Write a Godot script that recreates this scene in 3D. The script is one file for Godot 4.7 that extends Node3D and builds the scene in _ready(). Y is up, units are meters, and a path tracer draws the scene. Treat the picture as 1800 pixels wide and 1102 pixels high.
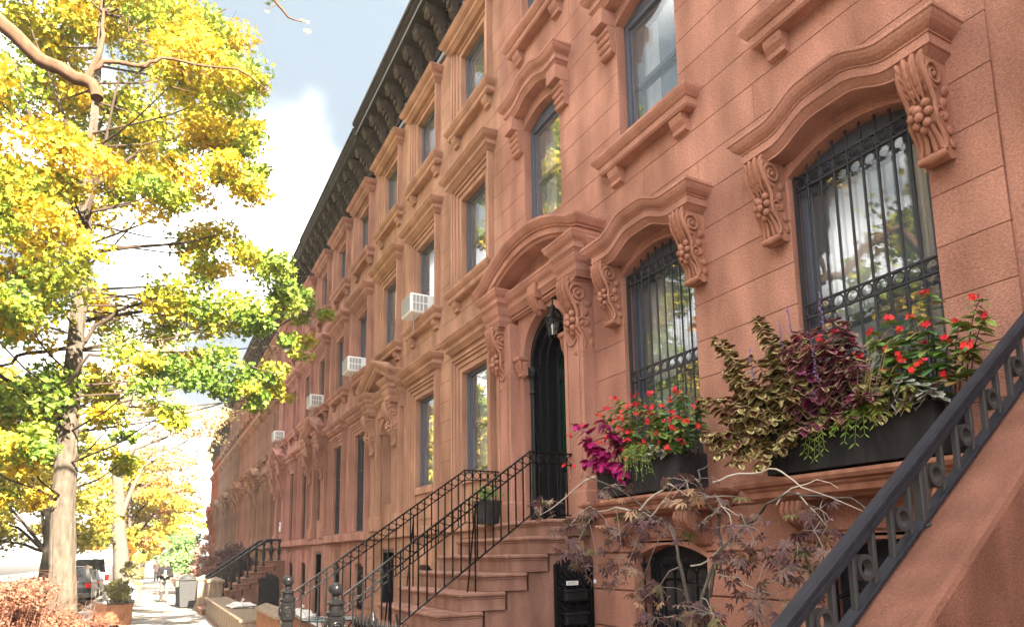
extends Node3D

# ---------------------------------------------------------------- mesh builder
class MB:
	var v := PackedVector3Array()
	var n := PackedVector3Array()
	var c := PackedColorArray()
	var col := Color(1, 1, 1)
	var colored := false
	func tri(a: Vector3, b: Vector3, d: Vector3) -> void:
		var m := (b - a).cross(d - a)
		if m.length_squared() < 1e-16:
			return
		m = m.normalized()
		v.append(a); v.append(d); v.append(b)
		n.append(m); n.append(m); n.append(m)
		if colored:
			c.append(col); c.append(col); c.append(col)
	func quad(a: Vector3, b: Vector3, d: Vector3, e: Vector3) -> void:
		tri(a, b, d); tri(a, d, e)
	func tri_n(a: Vector3, b: Vector3, d: Vector3, na: Vector3, nb: Vector3, nd: Vector3) -> void:
		if (b - a).cross(d - a).dot(na + nb + nd) < 0.0:
			v.append(a); v.append(b); v.append(d)
			n.append(na); n.append(nb); n.append(nd)
		else:
			v.append(a); v.append(d); v.append(b)
			n.append(na); n.append(nd); n.append(nb)
		if colored:
			c.append(col); c.append(col); c.append(col)
	func face(p: Array, out: Vector3) -> void:
		var m: Vector3 = (p[1] - p[0]).cross(p[2] - p[0])
		var k := p.size()
		if m.dot(out) >= 0.0:
			for i in range(1, k - 1): tri(p[0], p[i], p[i + 1])
		else:
			for i in range(1, k - 1): tri(p[0], p[i + 1], p[i])
	func box(lo: Vector3, hi: Vector3, bev := 0.0) -> void:
		obox(Transform3D(Basis.IDENTITY, (lo + hi) * 0.5), (hi - lo), bev)
	func obox(xf: Transform3D, size: Vector3, bev := 0.0) -> void:
		var h := size.abs() * 0.5
		bev = minf(bev, minf(h.x, minf(h.y, h.z)) * 0.9)
		var P := func(s: Vector3, k: int) -> Vector3:
			var q := Vector3(h.x - bev, h.y - bev, h.z - bev)
			q[k] = h[k]
			return xf * (q * s)
		for k in 3:
			var a := (k + 1) % 3
			var b := (k + 2) % 3
			for sk in [-1.0, 1.0]:
				var pts := []
				for ab in [[-1, -1], [1, -1], [1, 1], [-1, 1]]:
					var s := Vector3.ZERO
					s[k] = sk; s[a] = ab[0]; s[b] = ab[1]
					pts.append(P.call(s, k))
				var o := Vector3.ZERO
				o[k] = sk
				face(pts, xf.basis * o)
		if bev <= 0.0:
			return
		for k in 3:
			var a := (k + 1) % 3
			var b := (k + 2) % 3
			for sa in [-1.0, 1.0]:
				for sb in [-1.0, 1.0]:
					var s1 := Vector3.ZERO
					s1[a] = sa; s1[b] = sb; s1[k] = -1
					var s2 := s1
					s2[k] = 1
					var o := Vector3.ZERO
					o[a] = sa; o[b] = sb
					face([P.call(s1, a), P.call(s2, a), P.call(s2, b), P.call(s1, b)], xf.basis * o)
		for sx in [-1.0, 1.0]:
			for sy in [-1.0, 1.0]:
				for sz in [-1.0, 1.0]:
					var s := Vector3(sx, sy, sz)
					face([P.call(s, 0), P.call(s, 1), P.call(s, 2)], xf.basis * s)
	# round bar through points, smooth round the girth
	func tube(p: Array, r: Array, sides := 6, caps := true) -> void:
		var k := p.size()
		var prev := []
		var prevn := []
		var up := Vector3.ZERO
		for i in k:
			var d: Vector3 = (p[mini(i + 1, k - 1)] - p[maxi(i - 1, 0)])
			d = d.normalized() if d.length() > 1e-9 else Vector3.UP
			if i == 0:
				up = Vector3.UP if absf(d.y) < 0.9 else Vector3.RIGHT
			var s := d.cross(up)
			if s.length() < 1e-4:
				s = d.cross(Vector3(0.3, 0.5, 0.8))
			s = s.normalized()
			up = s.cross(d).normalized()
			var ring := []
			var rn := []
			for j in sides:
				var a := TAU * j / sides
				var o := s * cos(a) + up * sin(a)
				rn.append(o)
				ring.append(p[i] + o * r[i])
			if i > 0:
				for j in sides:
					var j2 := (j + 1) % sides
					tri_n(prev[j], prev[j2], ring[j2], prevn[j], prevn[j2], rn[j2])
					tri_n(prev[j], ring[j2], ring[j], prevn[j], rn[j2], rn[j])
			if caps and (i == 0 or i == k - 1) and r[i] > 1e-4:
				face(ring, d if i == k - 1 else -d)
			prev = ring
			prevn = rn
	func bar(a: Vector3, b: Vector3, r: float, sides := 6) -> void:
		tube([a, b], [r, r], sides)
	# square bar
	func sbar(a: Vector3, b: Vector3, w: float, d: float, up := Vector3.UP, bev := 0.0) -> void:
		var y := (b - a)
		var l := y.length()
		y = y.normalized()
		var x := up.cross(y)
		if x.length() < 1e-3:
			x = Vector3(1, 0, 0).cross(y)
			if x.length() < 1e-3: x = Vector3(0, 0, 1).cross(y)
		x = x.normalized()
		var z := x.cross(y).normalized()
		obox(Transform3D(Basis(x, y, z), (a + b) * 0.5), Vector3(w, l, d), bev)
	func lathe(prof: Array, xf: Transform3D, segs := 12) -> void:
		for i in range(prof.size() - 1):
			var a: Vector2 = prof[i]
			var b: Vector2 = prof[i + 1]
			var sl := Vector2(b.y - a.y, a.x - b.x)
			if sl.length() < 1e-7:
				continue
			sl = sl.normalized()
			for j in segs:
				var t0 := TAU * j / segs
				var t1 := TAU * (j + 1) / segs
				var d0 := Vector3(cos(t0), 0, sin(t0))
				var d1 := Vector3(cos(t1), 0, sin(t1))
				var n0 := (xf.basis * (d0 * sl.x + Vector3.UP * sl.y)).normalized()
				var n1 := (xf.basis * (d1 * sl.x + Vector3.UP * sl.y)).normalized()
				var a0 := xf * (d0 * a.x + Vector3.UP * a.y)
				var a1 := xf * (d1 * a.x + Vector3.UP * a.y)
				var b0 := xf * (d0 * b.x + Vector3.UP * b.y)
				var b1 := xf * (d1 * b.x + Vector3.UP * b.y)
				if a.x > 1e-5: tri_n(a0, a1, b1, n0, n1, n1)
				if b.x > 1e-5: tri_n(a0, b1, b0, n0, n1, n0)
	func ball(ctr: Vector3, r: Vector3, rings := 6, segs := 8, bs := Basis.IDENTITY) -> void:
		for i in rings:
			var p0 := PI * i / rings
			var p1 := PI * (i + 1) / rings
			for j in segs:
				var t0 := TAU * j / segs
				var t1 := TAU * (j + 1) / segs
				var q := []
				var m := []
				for pt in [[p0, t0], [p0, t1], [p1, t1], [p1, t0]]:
					var d := Vector3(sin(pt[0]) * cos(pt[1]), cos(pt[0]), sin(pt[0]) * sin(pt[1]))
					q.append(ctr + bs * (d * r))
					m.append((bs * (d / r)).normalized())
				if i > 0: tri_n(q[0], q[1], q[2], m[0], m[1], m[2])
				if i < rings - 1: tri_n(q[0], q[2], q[3], m[0], m[2], m[3])
	func ring(ctr: Vector3, ax: Vector3, rad: float, t: float, segs := 14, sides := 5) -> void:
		var u := ax.cross(Vector3.UP)
		if u.length() < 0.01: u = ax.cross(Vector3.RIGHT)
		u = u.normalized()
		var w := ax.cross(u).normalized()
		var pts := []
		var rs := []
		for i in segs + 1:
			var a := TAU * i / segs
			pts.append(ctr + (u * cos(a) + w * sin(a)) * rad)
			rs.append(t)
		tube(pts, rs, sides, false)
	# polygon in the xy of xf, from depth z0 to z1
	func prism(poly: PackedVector2Array, xf: Transform3D, z0: float, z1: float) -> void:
		var idx := Geometry2D.triangulate_polygon(poly)
		var oz := xf.basis.z * signf(z1 - z0)
		for i in range(0, idx.size(), 3):
			var a := poly[idx[i]]
			var b := poly[idx[i + 1]]
			var d := poly[idx[i + 2]]
			face([xf * Vector3(a.x, a.y, z1), xf * Vector3(b.x, b.y, z1), xf * Vector3(d.x, d.y, z1)], oz)
			face([xf * Vector3(a.x, a.y, z0), xf * Vector3(b.x, b.y, z0), xf * Vector3(d.x, d.y, z0)], -oz)
		var cw := 1.0 if Geometry2D.is_polygon_clockwise(poly) else -1.0
		for i in poly.size():
			var a := poly[i]
			var b := poly[(i + 1) % poly.size()]
			var o := Vector3(-(b.y - a.y), b.x - a.x, 0) * cw
			face([xf * Vector3(a.x, a.y, z0), xf * Vector3(b.x, b.y, z0), xf * Vector3(b.x, b.y, z1), xf * Vector3(a.x, a.y, z1)], xf.basis * o)
	func mesh() -> ArrayMesh:
		var m := ArrayMesh.new()
		if v.is_empty():
			return m
		var a := []
		a.resize(Mesh.ARRAY_MAX)
		a[Mesh.ARRAY_VERTEX] = v
		a[Mesh.ARRAY_NORMAL] = n
		if colored: a[Mesh.ARRAY_COLOR] = c
		m.add_surface_from_arrays(Mesh.PRIMITIVE_TRIANGLES, a)
		return m

# ---------------------------------------------------------------- scene helpers
const FACE := 4.3          # the house fronts stand on the plane x = 4.3
const PITCH := 6.4
var M := {}
var used := {}
var rng := RandomNumberGenerator.new()

func numbered(called: String) -> String:
	if not used.has(called):
		used[called] = 0
		return called
	used[called] += 1
	return "%s_%03d" % [called, used[called]]

func tag(o: Node3D, label: String, category: String, group := "", kind := "") -> Node3D:
	if label: o.set_meta("label", label)
	if category: o.set_meta("category", category)
	if group: o.set_meta("group", group)
	if kind: o.set_meta("kind", kind)
	return o

func thing(called: String, label: String, category: String, at := Vector3.ZERO, turn := 0.0, group := "") -> Node3D:
	var o := Node3D.new()
	o.name = numbered(called)
	add_child(o)
	o.position = at
	o.rotation.y = turn
	return tag(o, label, category, group)

func put(mb, called: String, mat: Material, parent: Node3D, at := Transform3D.IDENTITY) -> MeshInstance3D:
	var o := MeshInstance3D.new()
	o.mesh = mb.mesh() if mb is MB else mb
	if mat: o.material_override = mat
	o.transform = at
	if parent == self:
		o.name = numbered(called)
	else:
		var nm := called
		var i := 0
		while parent.has_node(NodePath(nm)):
			i += 1
			nm = "%s_%03d" % [called, i]
		o.name = nm
	parent.add_child(o, true)
	return o

func part_node(called: String, parent: Node3D, at := Vector3.ZERO) -> Node3D:
	var o := Node3D.new()
	var nm := called
	var i := 0
	while parent.has_node(NodePath(nm)):
		i += 1
		nm = "%s_%03d" % [called, i]
	o.name = nm
	o.position = at
	parent.add_child(o, true)
	return o

func lin(r: float, g: float, b: float) -> Color:
	return Color(r, g, b).linear_to_srgb()

func plain(c: Color, rough := 0.8, metal := 0.0) -> StandardMaterial3D:
	var m := StandardMaterial3D.new()
	m.albedo_color = c
	m.roughness = rough
	m.metallic = metal
	m.metallic_specular = 0.3
	return m

func noise_tex(freq: float, lo: Color, hi: Color, sd: int, size := 512, oct := 4, normal := false, bump := 4.0) -> NoiseTexture2D:
	var f := FastNoiseLite.new()
	f.seed = sd
	f.noise_type = FastNoiseLite.TYPE_SIMPLEX_SMOOTH
	f.frequency = freq
	f.fractal_octaves = oct
	var t := NoiseTexture2D.new()
	t.width = size
	t.height = size
	t.seamless = true
	t.noise = f
	if normal:
		t.as_normal_map = true
		t.bump_strength = bump
	else:
		var g := Gradient.new()
		g.set_color(0, lo)
		g.set_color(1, hi)
		t.color_ramp = g
	return t

# a matt mineral surface: fine grain, wide stains, slight relief, all in world space
var grain_t: Texture2D
var stain_t: Texture2D
var bump_t: Texture2D
func mineral(c: Color, rough := 0.9, scale := 0.9, stain := 0.13, bump := 0.5) -> StandardMaterial3D:
	var m := plain(c, rough)
	m.metallic_specular = 0.2
	m.albedo_texture = grain_t
	m.uv1_triplanar = true
	m.uv1_world_triplanar = true
	m.uv1_scale = Vector3.ONE * scale
	m.normal_enabled = true
	m.normal_texture = bump_t
	m.normal_scale = bump
	if stain > 0.0:
		m.detail_enabled = true
		m.detail_blend_mode = BaseMaterial3D.BLEND_MODE_MUL
		m.detail_albedo = stain_t
		m.detail_uv_layer = BaseMaterial3D.DETAIL_UV_2
		m.uv2_triplanar = true
		m.uv2_world_triplanar = true
		m.uv2_scale = Vector3(stain * 2.2, stain * 0.75, stain * 2.2)
	return m

func leaf_mat(rough := 0.55, back := 0.45) -> StandardMaterial3D:
	var m := plain(Color.WHITE, rough)
	m.vertex_color_use_as_albedo = true
	m.cull_mode = BaseMaterial3D.CULL_DISABLED
	m.backlight_enabled = true
	m.backlight = Color(back, back, back)
	return m

func tinted(c: Color, rough := 0.5, back := 0.35) -> StandardMaterial3D:
	var m := plain(c, rough)
	m.cull_mode = BaseMaterial3D.CULL_DISABLED
	m.backlight_enabled = true
	# light that passes through takes the leaf's own colour
	var k := back / maxf(0.05, maxf(c.r, maxf(c.g, c.b)))
	m.backlight = Color(c.r * k, c.g * k, c.b * k)
	return m

func R(a: float, b: float) -> float:
	return rng.randf_range(a, b)

func rdir() -> Vector3:
	var z := R(-1, 1)
	var t := R(0, TAU)
	var s := sqrt(1 - z * z)
	return Vector3(s * cos(t), z, s * sin(t))

func XF(at: Vector3, bs := Basis.IDENTITY) -> Transform3D:
	return Transform3D(bs, at)

func _ready() -> void:
	rng.seed = 20231
	setup_view()
	make_materials()
	build_ground()
	build_houses()
	build_stoops()
	build_front_yards()
	build_flower_boxes()
	build_maple()
	build_trees()
	build_street()
	build_people()

func setup_view() -> void:
	var cam := Camera3D.new()
	cam.name = "camera"
	add_child(cam)
	cam.transform = Transform3D(Basis(Vector3(0.88402, -0.013607, 0.467249), Vector3(-0.057473, 0.988829, 0.137532), Vector3(-0.463901, -0.148435, 0.873363)).orthonormalized(), Vector3(0, 1.85, 0))
	cam.projection = Camera3D.PROJECTION_FRUSTUM
	cam.keep_aspect = Camera3D.KEEP_HEIGHT
	cam.near = 0.1
	cam.far = 900.0
	cam.size = 0.1 * 1102.0 / 1200.0
	cam.frustum_offset = Vector2(0.0, 0.1 * 243.0 / 1200.0)
	cam.current = true
	var we := WorldEnvironment.new()
	we.name = "world_environment"
	var e := Environment.new()
	e.background_mode = Environment.BG_SKY
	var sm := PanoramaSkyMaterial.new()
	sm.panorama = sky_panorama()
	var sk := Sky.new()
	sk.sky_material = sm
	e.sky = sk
	e.background_energy_multiplier = 0.110
	e.tonemap_mode = Environment.TONE_MAPPER_LINEAR
	e.tonemap_exposure = 13.0
	e.sdfgi_enabled = true
	e.ssao_enabled = true
	e.ssil_enabled = true
	e.fog_enabled = true
	e.fog_density = 0.0005
	e.fog_light_color = Color(0.95, 0.95, 0.93)
	we.environment = e
	add_child(we)
	var sun := DirectionalLight3D.new()
	sun.name = "sun"
	sun.light_energy = 1.4
	sun.light_color = Color(1.0, 0.93, 0.82)
	sun.light_angular_distance = 0.5
	sun.shadow_enabled = true
	add_child(sun)
	var el := deg_to_rad(36.0)
	var az := deg_to_rad(7.0)   # behind the camera, a little behind the house fronts
	var to := -Vector3(sin(az) * cos(el), sin(el), cos(az) * cos(el))
	sun.look_at_from_position(Vector3.ZERO, to, Vector3.UP)

func sky_panorama() -> ImageTexture:
	# clear autumn air; sun-side glow and broken cloud raised to fill the house fronts
	var w := 640
	var h := 320
	var f := FastNoiseLite.new()
	f.seed = 29
	f.frequency = 1.15
	f.fractal_octaves = 6
	var im := Image.create(w, h, false, Image.FORMAT_RGBF)
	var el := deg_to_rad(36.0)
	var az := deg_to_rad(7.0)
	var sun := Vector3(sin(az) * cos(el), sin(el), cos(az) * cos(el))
	for y in h:
		var e := PI * (0.5 - (y + 0.5) / h)
		for x in w:
			var a := TAU * (x + 0.5) / w
			# the first column looks along -z, columns run clockwise
			var d := Vector3(sin(a) * cos(e), sin(e), -cos(a) * cos(e))
			var up := maxf(d.y, 0.0)
			var low := pow(1.0 - up, 4.0)
			var c := Color(0.325, 0.392, 0.455).lerp(Color(0.55, 0.58, 0.60), low)
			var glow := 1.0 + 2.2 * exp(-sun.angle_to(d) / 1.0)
			var p := d * Vector3(1, 1.7, 1) * 1.9
			var q := f.get_noise_3dv(p) + 0.20
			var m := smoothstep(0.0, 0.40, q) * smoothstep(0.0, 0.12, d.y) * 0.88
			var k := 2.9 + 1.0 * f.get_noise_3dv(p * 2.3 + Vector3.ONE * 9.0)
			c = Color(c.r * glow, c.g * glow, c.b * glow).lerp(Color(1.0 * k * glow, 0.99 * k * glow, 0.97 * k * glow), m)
			if d.y < 0.0: c = Color(0.55, 0.52, 0.48)
			im.set_pixel(x, y, c)
	return ImageTexture.create_from_image(im)

func make_materials() -> void:
	grain_t = noise_tex(0.09, Color(0.79, 0.79, 0.79), Color(1.0, 1.0, 1.0), 3, 512, 3)
	stain_t = noise_tex(0.012, Color(0.72, 0.705, 0.70), Color(1.0, 1.0, 1.0), 7, 512, 5)
	bump_t = noise_tex(0.16, Color.BLACK, Color.WHITE, 5, 512, 3, true, 5.0)
	var tones := [[0.63, 0.315, 0.232], [0.62, 0.345, 0.235], [0.61, 0.32, 0.245], [0.66, 0.33, 0.27], [0.46, 0.255, 0.18], [0.52, 0.265, 0.195], [0.40, 0.245, 0.185], [0.42, 0.27, 0.22], [0.50, 0.16, 0.095]]
	for i in tones.size():
		var t: Array = tones[i]
		M["stone%d" % i] = mineral(lin(t[0], t[1], t[2]))
		M["block%d_0" % i] = M["stone%d" % i]
		M["block%d_1" % i] = mineral(lin(t[0] * 0.965, t[1] * 0.955, t[2] * 0.95))
		M["block%d_2" % i] = mineral(lin(t[0] * 1.03, t[1] * 1.035, t[2] * 1.04))
	M.stoop = mineral(lin(0.45, 0.245, 0.185), 0.85, 1.1, 0.25)
	M.stoop_cheek = mineral(lin(0.33, 0.15, 0.105), 0.8, 1.4, 0.3, 0.9)
	M.carved = mineral(lin(0.56, 0.265, 0.18), 0.9, 2.0, 0.4)
	M.iron = plain(lin(0.007, 0.007, 0.008), 0.2)
	M.iron_grey = plain(lin(0.038, 0.036, 0.038), 0.45)
	M.iron_blue = mineral(lin(0.034, 0.036, 0.048), 0.42, 5.0, 1.2, 0.35)
	M.grille = plain(lin(0.034, 0.032, 0.036), 0.5)
	M.frame = plain(lin(0.075, 0.082, 0.105), 0.5)
	M.frame_dark = plain(lin(0.022, 0.024, 0.03), 0.45)
	M.sash = plain(lin(0.024, 0.024, 0.029), 0.45)
	M.sash_light = plain(lin(0.50, 0.50, 0.48), 0.6)
	M.door = plain(lin(0.014, 0.014, 0.016), 0.3)
	M.cornice = mineral(lin(0.040, 0.031, 0.029), 0.8, 2.0, 0.5)
	M.cornice2 = mineral(lin(0.055, 0.046, 0.043), 0.85, 2.0, 0.5)
	M.flash = plain(lin(0.20, 0.215, 0.26), 0.5)
	M.roof = plain(lin(0.06, 0.06, 0.06), 0.9)
	M.room = plain(lin(0.05, 0.045, 0.04), 0.9)
	M.curtain = tinted(lin(0.30, 0.30, 0.29), 0.9, 0.3)
	M.glass = plain(Color(0.75, 0.82, 0.85, 0.04), 0.0)
	M.glass.transparency = BaseMaterial3D.TRANSPARENCY_ALPHA
	M.glass.metallic_specular = 0.7
	M.door_glass = plain(Color(0.10, 0.22, 0.16, 0.35), 0.03)
	M.door_glass.transparency = BaseMaterial3D.TRANSPARENCY_ALPHA
	M.box_grey = mineral(lin(0.055, 0.052, 0.055), 0.75, 3.0, 0.6)
	M.white_metal = plain(lin(0.72, 0.73, 0.72), 0.45)
	M.grey_plastic = plain(lin(0.3, 0.3, 0.3), 0.6)
	M.concrete = mineral(lin(0.26, 0.252, 0.24), 0.9, 0.8, 0.3)
	M.kerb = mineral(lin(0.33, 0.32, 0.31), 0.9, 1.0, 0.3)
	M.asphalt = mineral(lin(0.055, 0.055, 0.058), 0.9, 1.2, 0.2)
	M.soil = mineral(lin(0.05, 0.035, 0.025), 1.0, 2.0, 0.6)
	M.sandwall = mineral(lin(0.50, 0.39, 0.29), 0.9, 1.0, 0.4)
	M.bark = mineral(lin(0.165, 0.145, 0.122), 0.95, 1.8, 0.7, 1.6)
	M.bark_pale = mineral(lin(0.20, 0.178, 0.152), 0.95, 1.3, 1.6, 1.2)
	M.bark_limb = mineral(lin(0.20, 0.125, 0.085), 0.95, 2.0, 0.9, 1.6)
	M.cornice_bracket = mineral(lin(0.115, 0.09, 0.078), 0.85, 2.0, 0.5)
	M.bark_dark = mineral(lin(0.10, 0.075, 0.06), 0.95, 2.0, 0.6, 1.5)
	M.twig = plain(lin(0.30, 0.25, 0.21), 0.9)
	M.twig_pale = plain(lin(0.42, 0.36, 0.30), 0.85)
	M.stem = plain(lin(0.10, 0.055, 0.045), 0.7)
	M.stem_green = plain(lin(0.16, 0.20, 0.06), 0.7)
	M.leaf = leaf_mat(0.55, 0.55)
	M.terracotta = mineral(lin(0.46, 0.22, 0.13), 0.9, 1.5, 0.5)
	M.bag_black = plain(lin(0.012, 0.012, 0.014), 0.25)
	M.bag_white = tinted(lin(0.72, 0.70, 0.66), 0.45, 0.4)
	M.paper = plain(lin(0.75, 0.75, 0.72), 0.8)
	M.cream = mineral(lin(0.68, 0.62, 0.52), 0.9, 1.0, 0.3)
	M.bin_dark = plain(lin(0.03, 0.032, 0.036), 0.6)
	M.bin_grey = plain(lin(0.07, 0.07, 0.07), 0.6)
	M.brick_red = M.stone8
	for k in ["iron", "iron_grey", "iron_blue", "grille", "frame", "frame_dark", "sash", "door"]:
		M[k].metallic_specular = 0.27

func build_ground() -> void:
	var g := MB.new()
	g.box(Vector3(-400, -0.6, -600), Vector3(400, -0.16, 120))
	tag(put(g, "ground", M.asphalt, self), "wide flat ground beneath the street and the houses", "ground", "", "structure")
	g = MB.new()
	g.box(Vector3(-11.5, -0.159, -400), Vector3(-1.95, -0.13, 60))
	tag(put(g, "road", M.asphalt, self), "dark asphalt roadway beside the parked cars", "road", "", "structure")
	g = MB.new()
	g.box(Vector3(-2.1, -0.155, -400), Vector3(-1.9, 0.0, 60), 0.02)
	tag(put(g, "kerb", M.kerb, self), "long grey stone kerb between roadway and sidewalk", "kerb", "", "structure")
	g = MB.new()
	g.box(Vector3(-11.7, -0.155, -400), Vector3(-11.5, 0.0, 60), 0.02)
	tag(put(g, "far_kerb", M.kerb, self), "stone kerb on the far side of the roadway", "kerb", "", "structure")
	g = MB.new()
	g.box(Vector3(-16.5, -0.155, -400), Vector3(-11.7, -0.004, 60))
	tag(put(g, "far_sidewalk", M.concrete, self), "concrete sidewalk across the street", "sidewalk", "", "structure")
	g = MB.new()
	g.box(Vector3(1.75, -0.155, -400), Vector3(FACE, -0.004, 60))
	tag(put(g, "front_yards", M.stoop, self), "brown paved yards between sidewalk and house fronts", "yard", "", "structure")
	var walk := Node3D.new()
	walk.name = "sidewalk"
	add_child(walk)
	tag(walk, "sunlit concrete sidewalk of large square slabs running down the street", "sidewalk", "", "structure")
	g = MB.new()
	g.box(Vector3(-1.9, -0.155, -400), Vector3(1.75, -0.012, 60))
	put(g, "bed", M.kerb, walk)
	var slabs := [M.concrete, mineral(lin(0.43, 0.41, 0.385), 0.9, 0.8, 0.3), mineral(lin(0.37, 0.355, 0.335), 0.9, 0.8, 0.3)]
	var sl := MB.new()
	sl.box(Vector3(-0.602, -0.05, -0.742), Vector3(0.602, 0, 0.742), 0.008)
	var slm := sl.mesh()
	for i in 3:
		for k in 44:
			var zz := 0.5 - k * 1.5
			if i == 0 and (absf(zz + 15.0) < 1.2 or absf(zz + 38.0) < 1.0):
				continue
			put(slm, "paving_slab", slabs[(i * 7 + k * 5 + (k * k) % 3) % 3], walk, XF(Vector3(-1.29 + 1.22 * i, R(-0.003, 0.002), zz)))
	for zz in [-15.0, -38.0]:
		var pit := MB.new()
		pit.box(Vector3(-1.88, -0.1, zz - 1.4), Vector3(-0.72, -0.008, zz + 1.4))
		tag(put(pit, "tree_pit", M.soil, self), "bare soil pit round the " + ("big yellow tree" if zz > -20 else "white barked tree"), "tree pit", "", "structure")

# ---------------------------------------------------------------- house fronts: local x right, y up, z out of the front
func ogee(t: float) -> float:
	# flat ends, a rising middle
	return smoothstep(0.13, 0.40, t) * smoothstep(0.87, 0.60, t) * (0.82 + 0.18 * sin(PI * t))
func arc01(t: float) -> float:
	return 4.0 * t * (1.0 - t)
func gable(t: float) -> float:
	return 1.0 - absf(2.0 * t - 1.0)

func shape_of(kind: int, t: float) -> float:
	return ogee(t) if kind == 1 else (arc01(t) if kind == 2 else gable(t))

func mould(b: MB, prof: Array, x0: float, x1: float, y: float, base: float, curve := 0, rise := 0.0, nseg := 1) -> void:
	var cols := [[x0, -1.0, true, 0.0], [x0, -1.0, false, 0.0]]
	for i in range(1, nseg):
		var t := float(i) / nseg
		cols.append([lerpf(x0, x1, t), 0.0, false, rise * shape_of(curve, t) if rise != 0.0 else 0.0])
	cols.append([x1, 1.0, false, 0.0])
	cols.append([x1, 1.0, true, 0.0])
	for k in range(cols.size() - 1):
		var A: Array = cols[k]
		var B: Array = cols[k + 1]
		for i in range(prof.size() - 1):
			var q := []
			for e in [[A, i], [A, i + 1], [B, i + 1], [B, i]]:
				var p: Vector2 = prof[e[1]]
				var cc: Array = e[0]
				q.append(Vector3(cc[0] + cc[1] * p.x, y + p.y + cc[3], 0.0 if cc[2] else base + p.x))
			b.quad(q[0], q[1], q[2], q[3])

func crown(h: float, p: float, base: float) -> Array:
	# a cornice profile from its weathered top to its soffit
	var a := [[-99, 0.05], [1.0, 0.0], [1.0, -0.10], [0.94, -0.13], [0.90, -0.20], [0.80, -0.30], [0.66, -0.38], [0.55, -0.42], [0.55, -0.47], [0.50, -0.47], [0.50, -0.74], [0.42, -0.76], [0.34, -0.82], [0.20, -0.92], [0.16, -0.94], [0.16, -1.0], [-99, -1.0]]
	var o := []
	for q in a:
		o.append(Vector2(-base if q[0] < -9 else q[0] * p, q[1] * h))
	return o

func u_frame(b: MB, x0: float, x1: float, y0: float, y1: float, w: float, z0: float, z1: float) -> void:
	# jambs and head round an opening x0..x1, y0..y1
	b.box(Vector3(x0 - w, y0, z0), Vector3(x0, y1 + w, z1), 0.006)
	b.box(Vector3(x1, y0, z0), Vector3(x1 + w, y1 + w, z1), 0.006)
	b.box(Vector3(x0, y1, z0), Vector3(x1, y1 + w, z1), 0.006)

func wall_mesh(b: MB, xl: float, xr: float, yb: float, yt: float, ops: Array, z := 0.0, depth := 0.24) -> void:
	var xs := [xl, xr]
	var ys := [yb, yt]
	for o in ops:
		xs.append(o[0]); xs.append(o[1]); ys.append(o[2]); ys.append(o[3])
	xs.sort(); ys.sort()
	for i in range(xs.size() - 1):
		for j in range(ys.size() - 1):
			if xs[i + 1] - xs[i] < 1e-4 or ys[j + 1] - ys[j] < 1e-4:
				continue
			var mx: float = (xs[i] + xs[i + 1]) * 0.5
			var my: float = (ys[j] + ys[j + 1]) * 0.5
			var inside := false
			for o in ops:
				if mx > o[0] and mx < o[1] and my > o[2] and my < o[3]: inside = true
			if not inside:
				b.quad(Vector3(xs[i], ys[j], z), Vector3(xs[i + 1], ys[j], z), Vector3(xs[i + 1], ys[j + 1], z), Vector3(xs[i], ys[j + 1], z))
	for o in ops:
		var d: float = z - (o[4] if o.size() > 4 else depth)
		b.quad(Vector3(o[0], o[2], z), Vector3(o[0], o[3], z), Vector3(o[0], o[3], d), Vector3(o[0], o[2], d))
		b.quad(Vector3(o[1], o[2], z), Vector3(o[1], o[2], d), Vector3(o[1], o[3], d), Vector3(o[1], o[3], z))
		b.quad(Vector3(o[0], o[2], z), Vector3(o[0], o[2], d), Vector3(o[1], o[2], d), Vector3(o[1], o[2], z))
		b.quad(Vector3(o[0], o[3], z), Vector3(o[1], o[3], z), Vector3(o[1], o[3], d), Vector3(o[0], o[3], d))

func blocks(h: Node3D, tone: int, xl: float, xr: float, yb: float, yt: float, ch: float, avoid: Array, z := 0.0, th := 0.02, gap := 0.0045) -> void:
	var y := yb
	var row := 0
	while y < yt - 0.05:
		var y2: float = minf(y + ch, yt)
		var cuts := [xl, xr]
		for o in avoid:
			if o[3] > y + 0.01 and o[2] < y2 - 0.01:
				cuts.append(clampf(o[0], xl, xr)); cuts.append(clampf(o[1], xl, xr))
		cuts.sort()
		for i in range(cuts.size() - 1):
			var a: float = cuts[i]
			var b: float = cuts[i + 1]
			if b - a < 0.04:
				continue
			var lo := y
			var hi := y2
			var mx := (a + b) * 0.5
			for o in avoid:
				if mx > o[0] and mx < o[1] and o[3] > y + 0.01 and o[2] < y2 - 0.01:
					if o[2] <= y + 0.04 and o[3] >= y2 - 0.04: hi = lo
					elif o[2] <= y + 0.04: lo = maxf(lo, o[3])
					else: hi = minf(hi, o[2])
			if hi - lo < 0.035:
				continue
			var L := b - a
			var nb := maxi(1, int(round(L / 1.45)))
			for k in nb:
				var p := a + L * k / nb
				var q := a + L * (k + 1) / nb
				if nb > 1 or L > 2.0:
					var sh := (0.32 if row % 2 == 0 else -0.32)
					if k > 0: p += sh
					if k < nb - 1: q += sh
				var m := MB.new()
				m.box(Vector3(p + gap * 0.5, lo + gap * 0.5, z - 0.004), Vector3(q - gap * 0.5, hi - gap * 0.5, z + th), 0.0025)
				put(m, "stone_block", M["block%d_%d" % [tone, rng.randi() % 3]], h)
		row += 1
		y = y2

func seg_arch(x0: float, x1: float, y: float, rise: float, n := 14) -> PackedVector2Array:
	var o := PackedVector2Array()
	for i in n + 1:
		var t := float(i) / n
		o.append(Vector2(lerpf(x0, x1, t), y + rise * 4.0 * t * (1.0 - t)))
	return o

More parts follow.
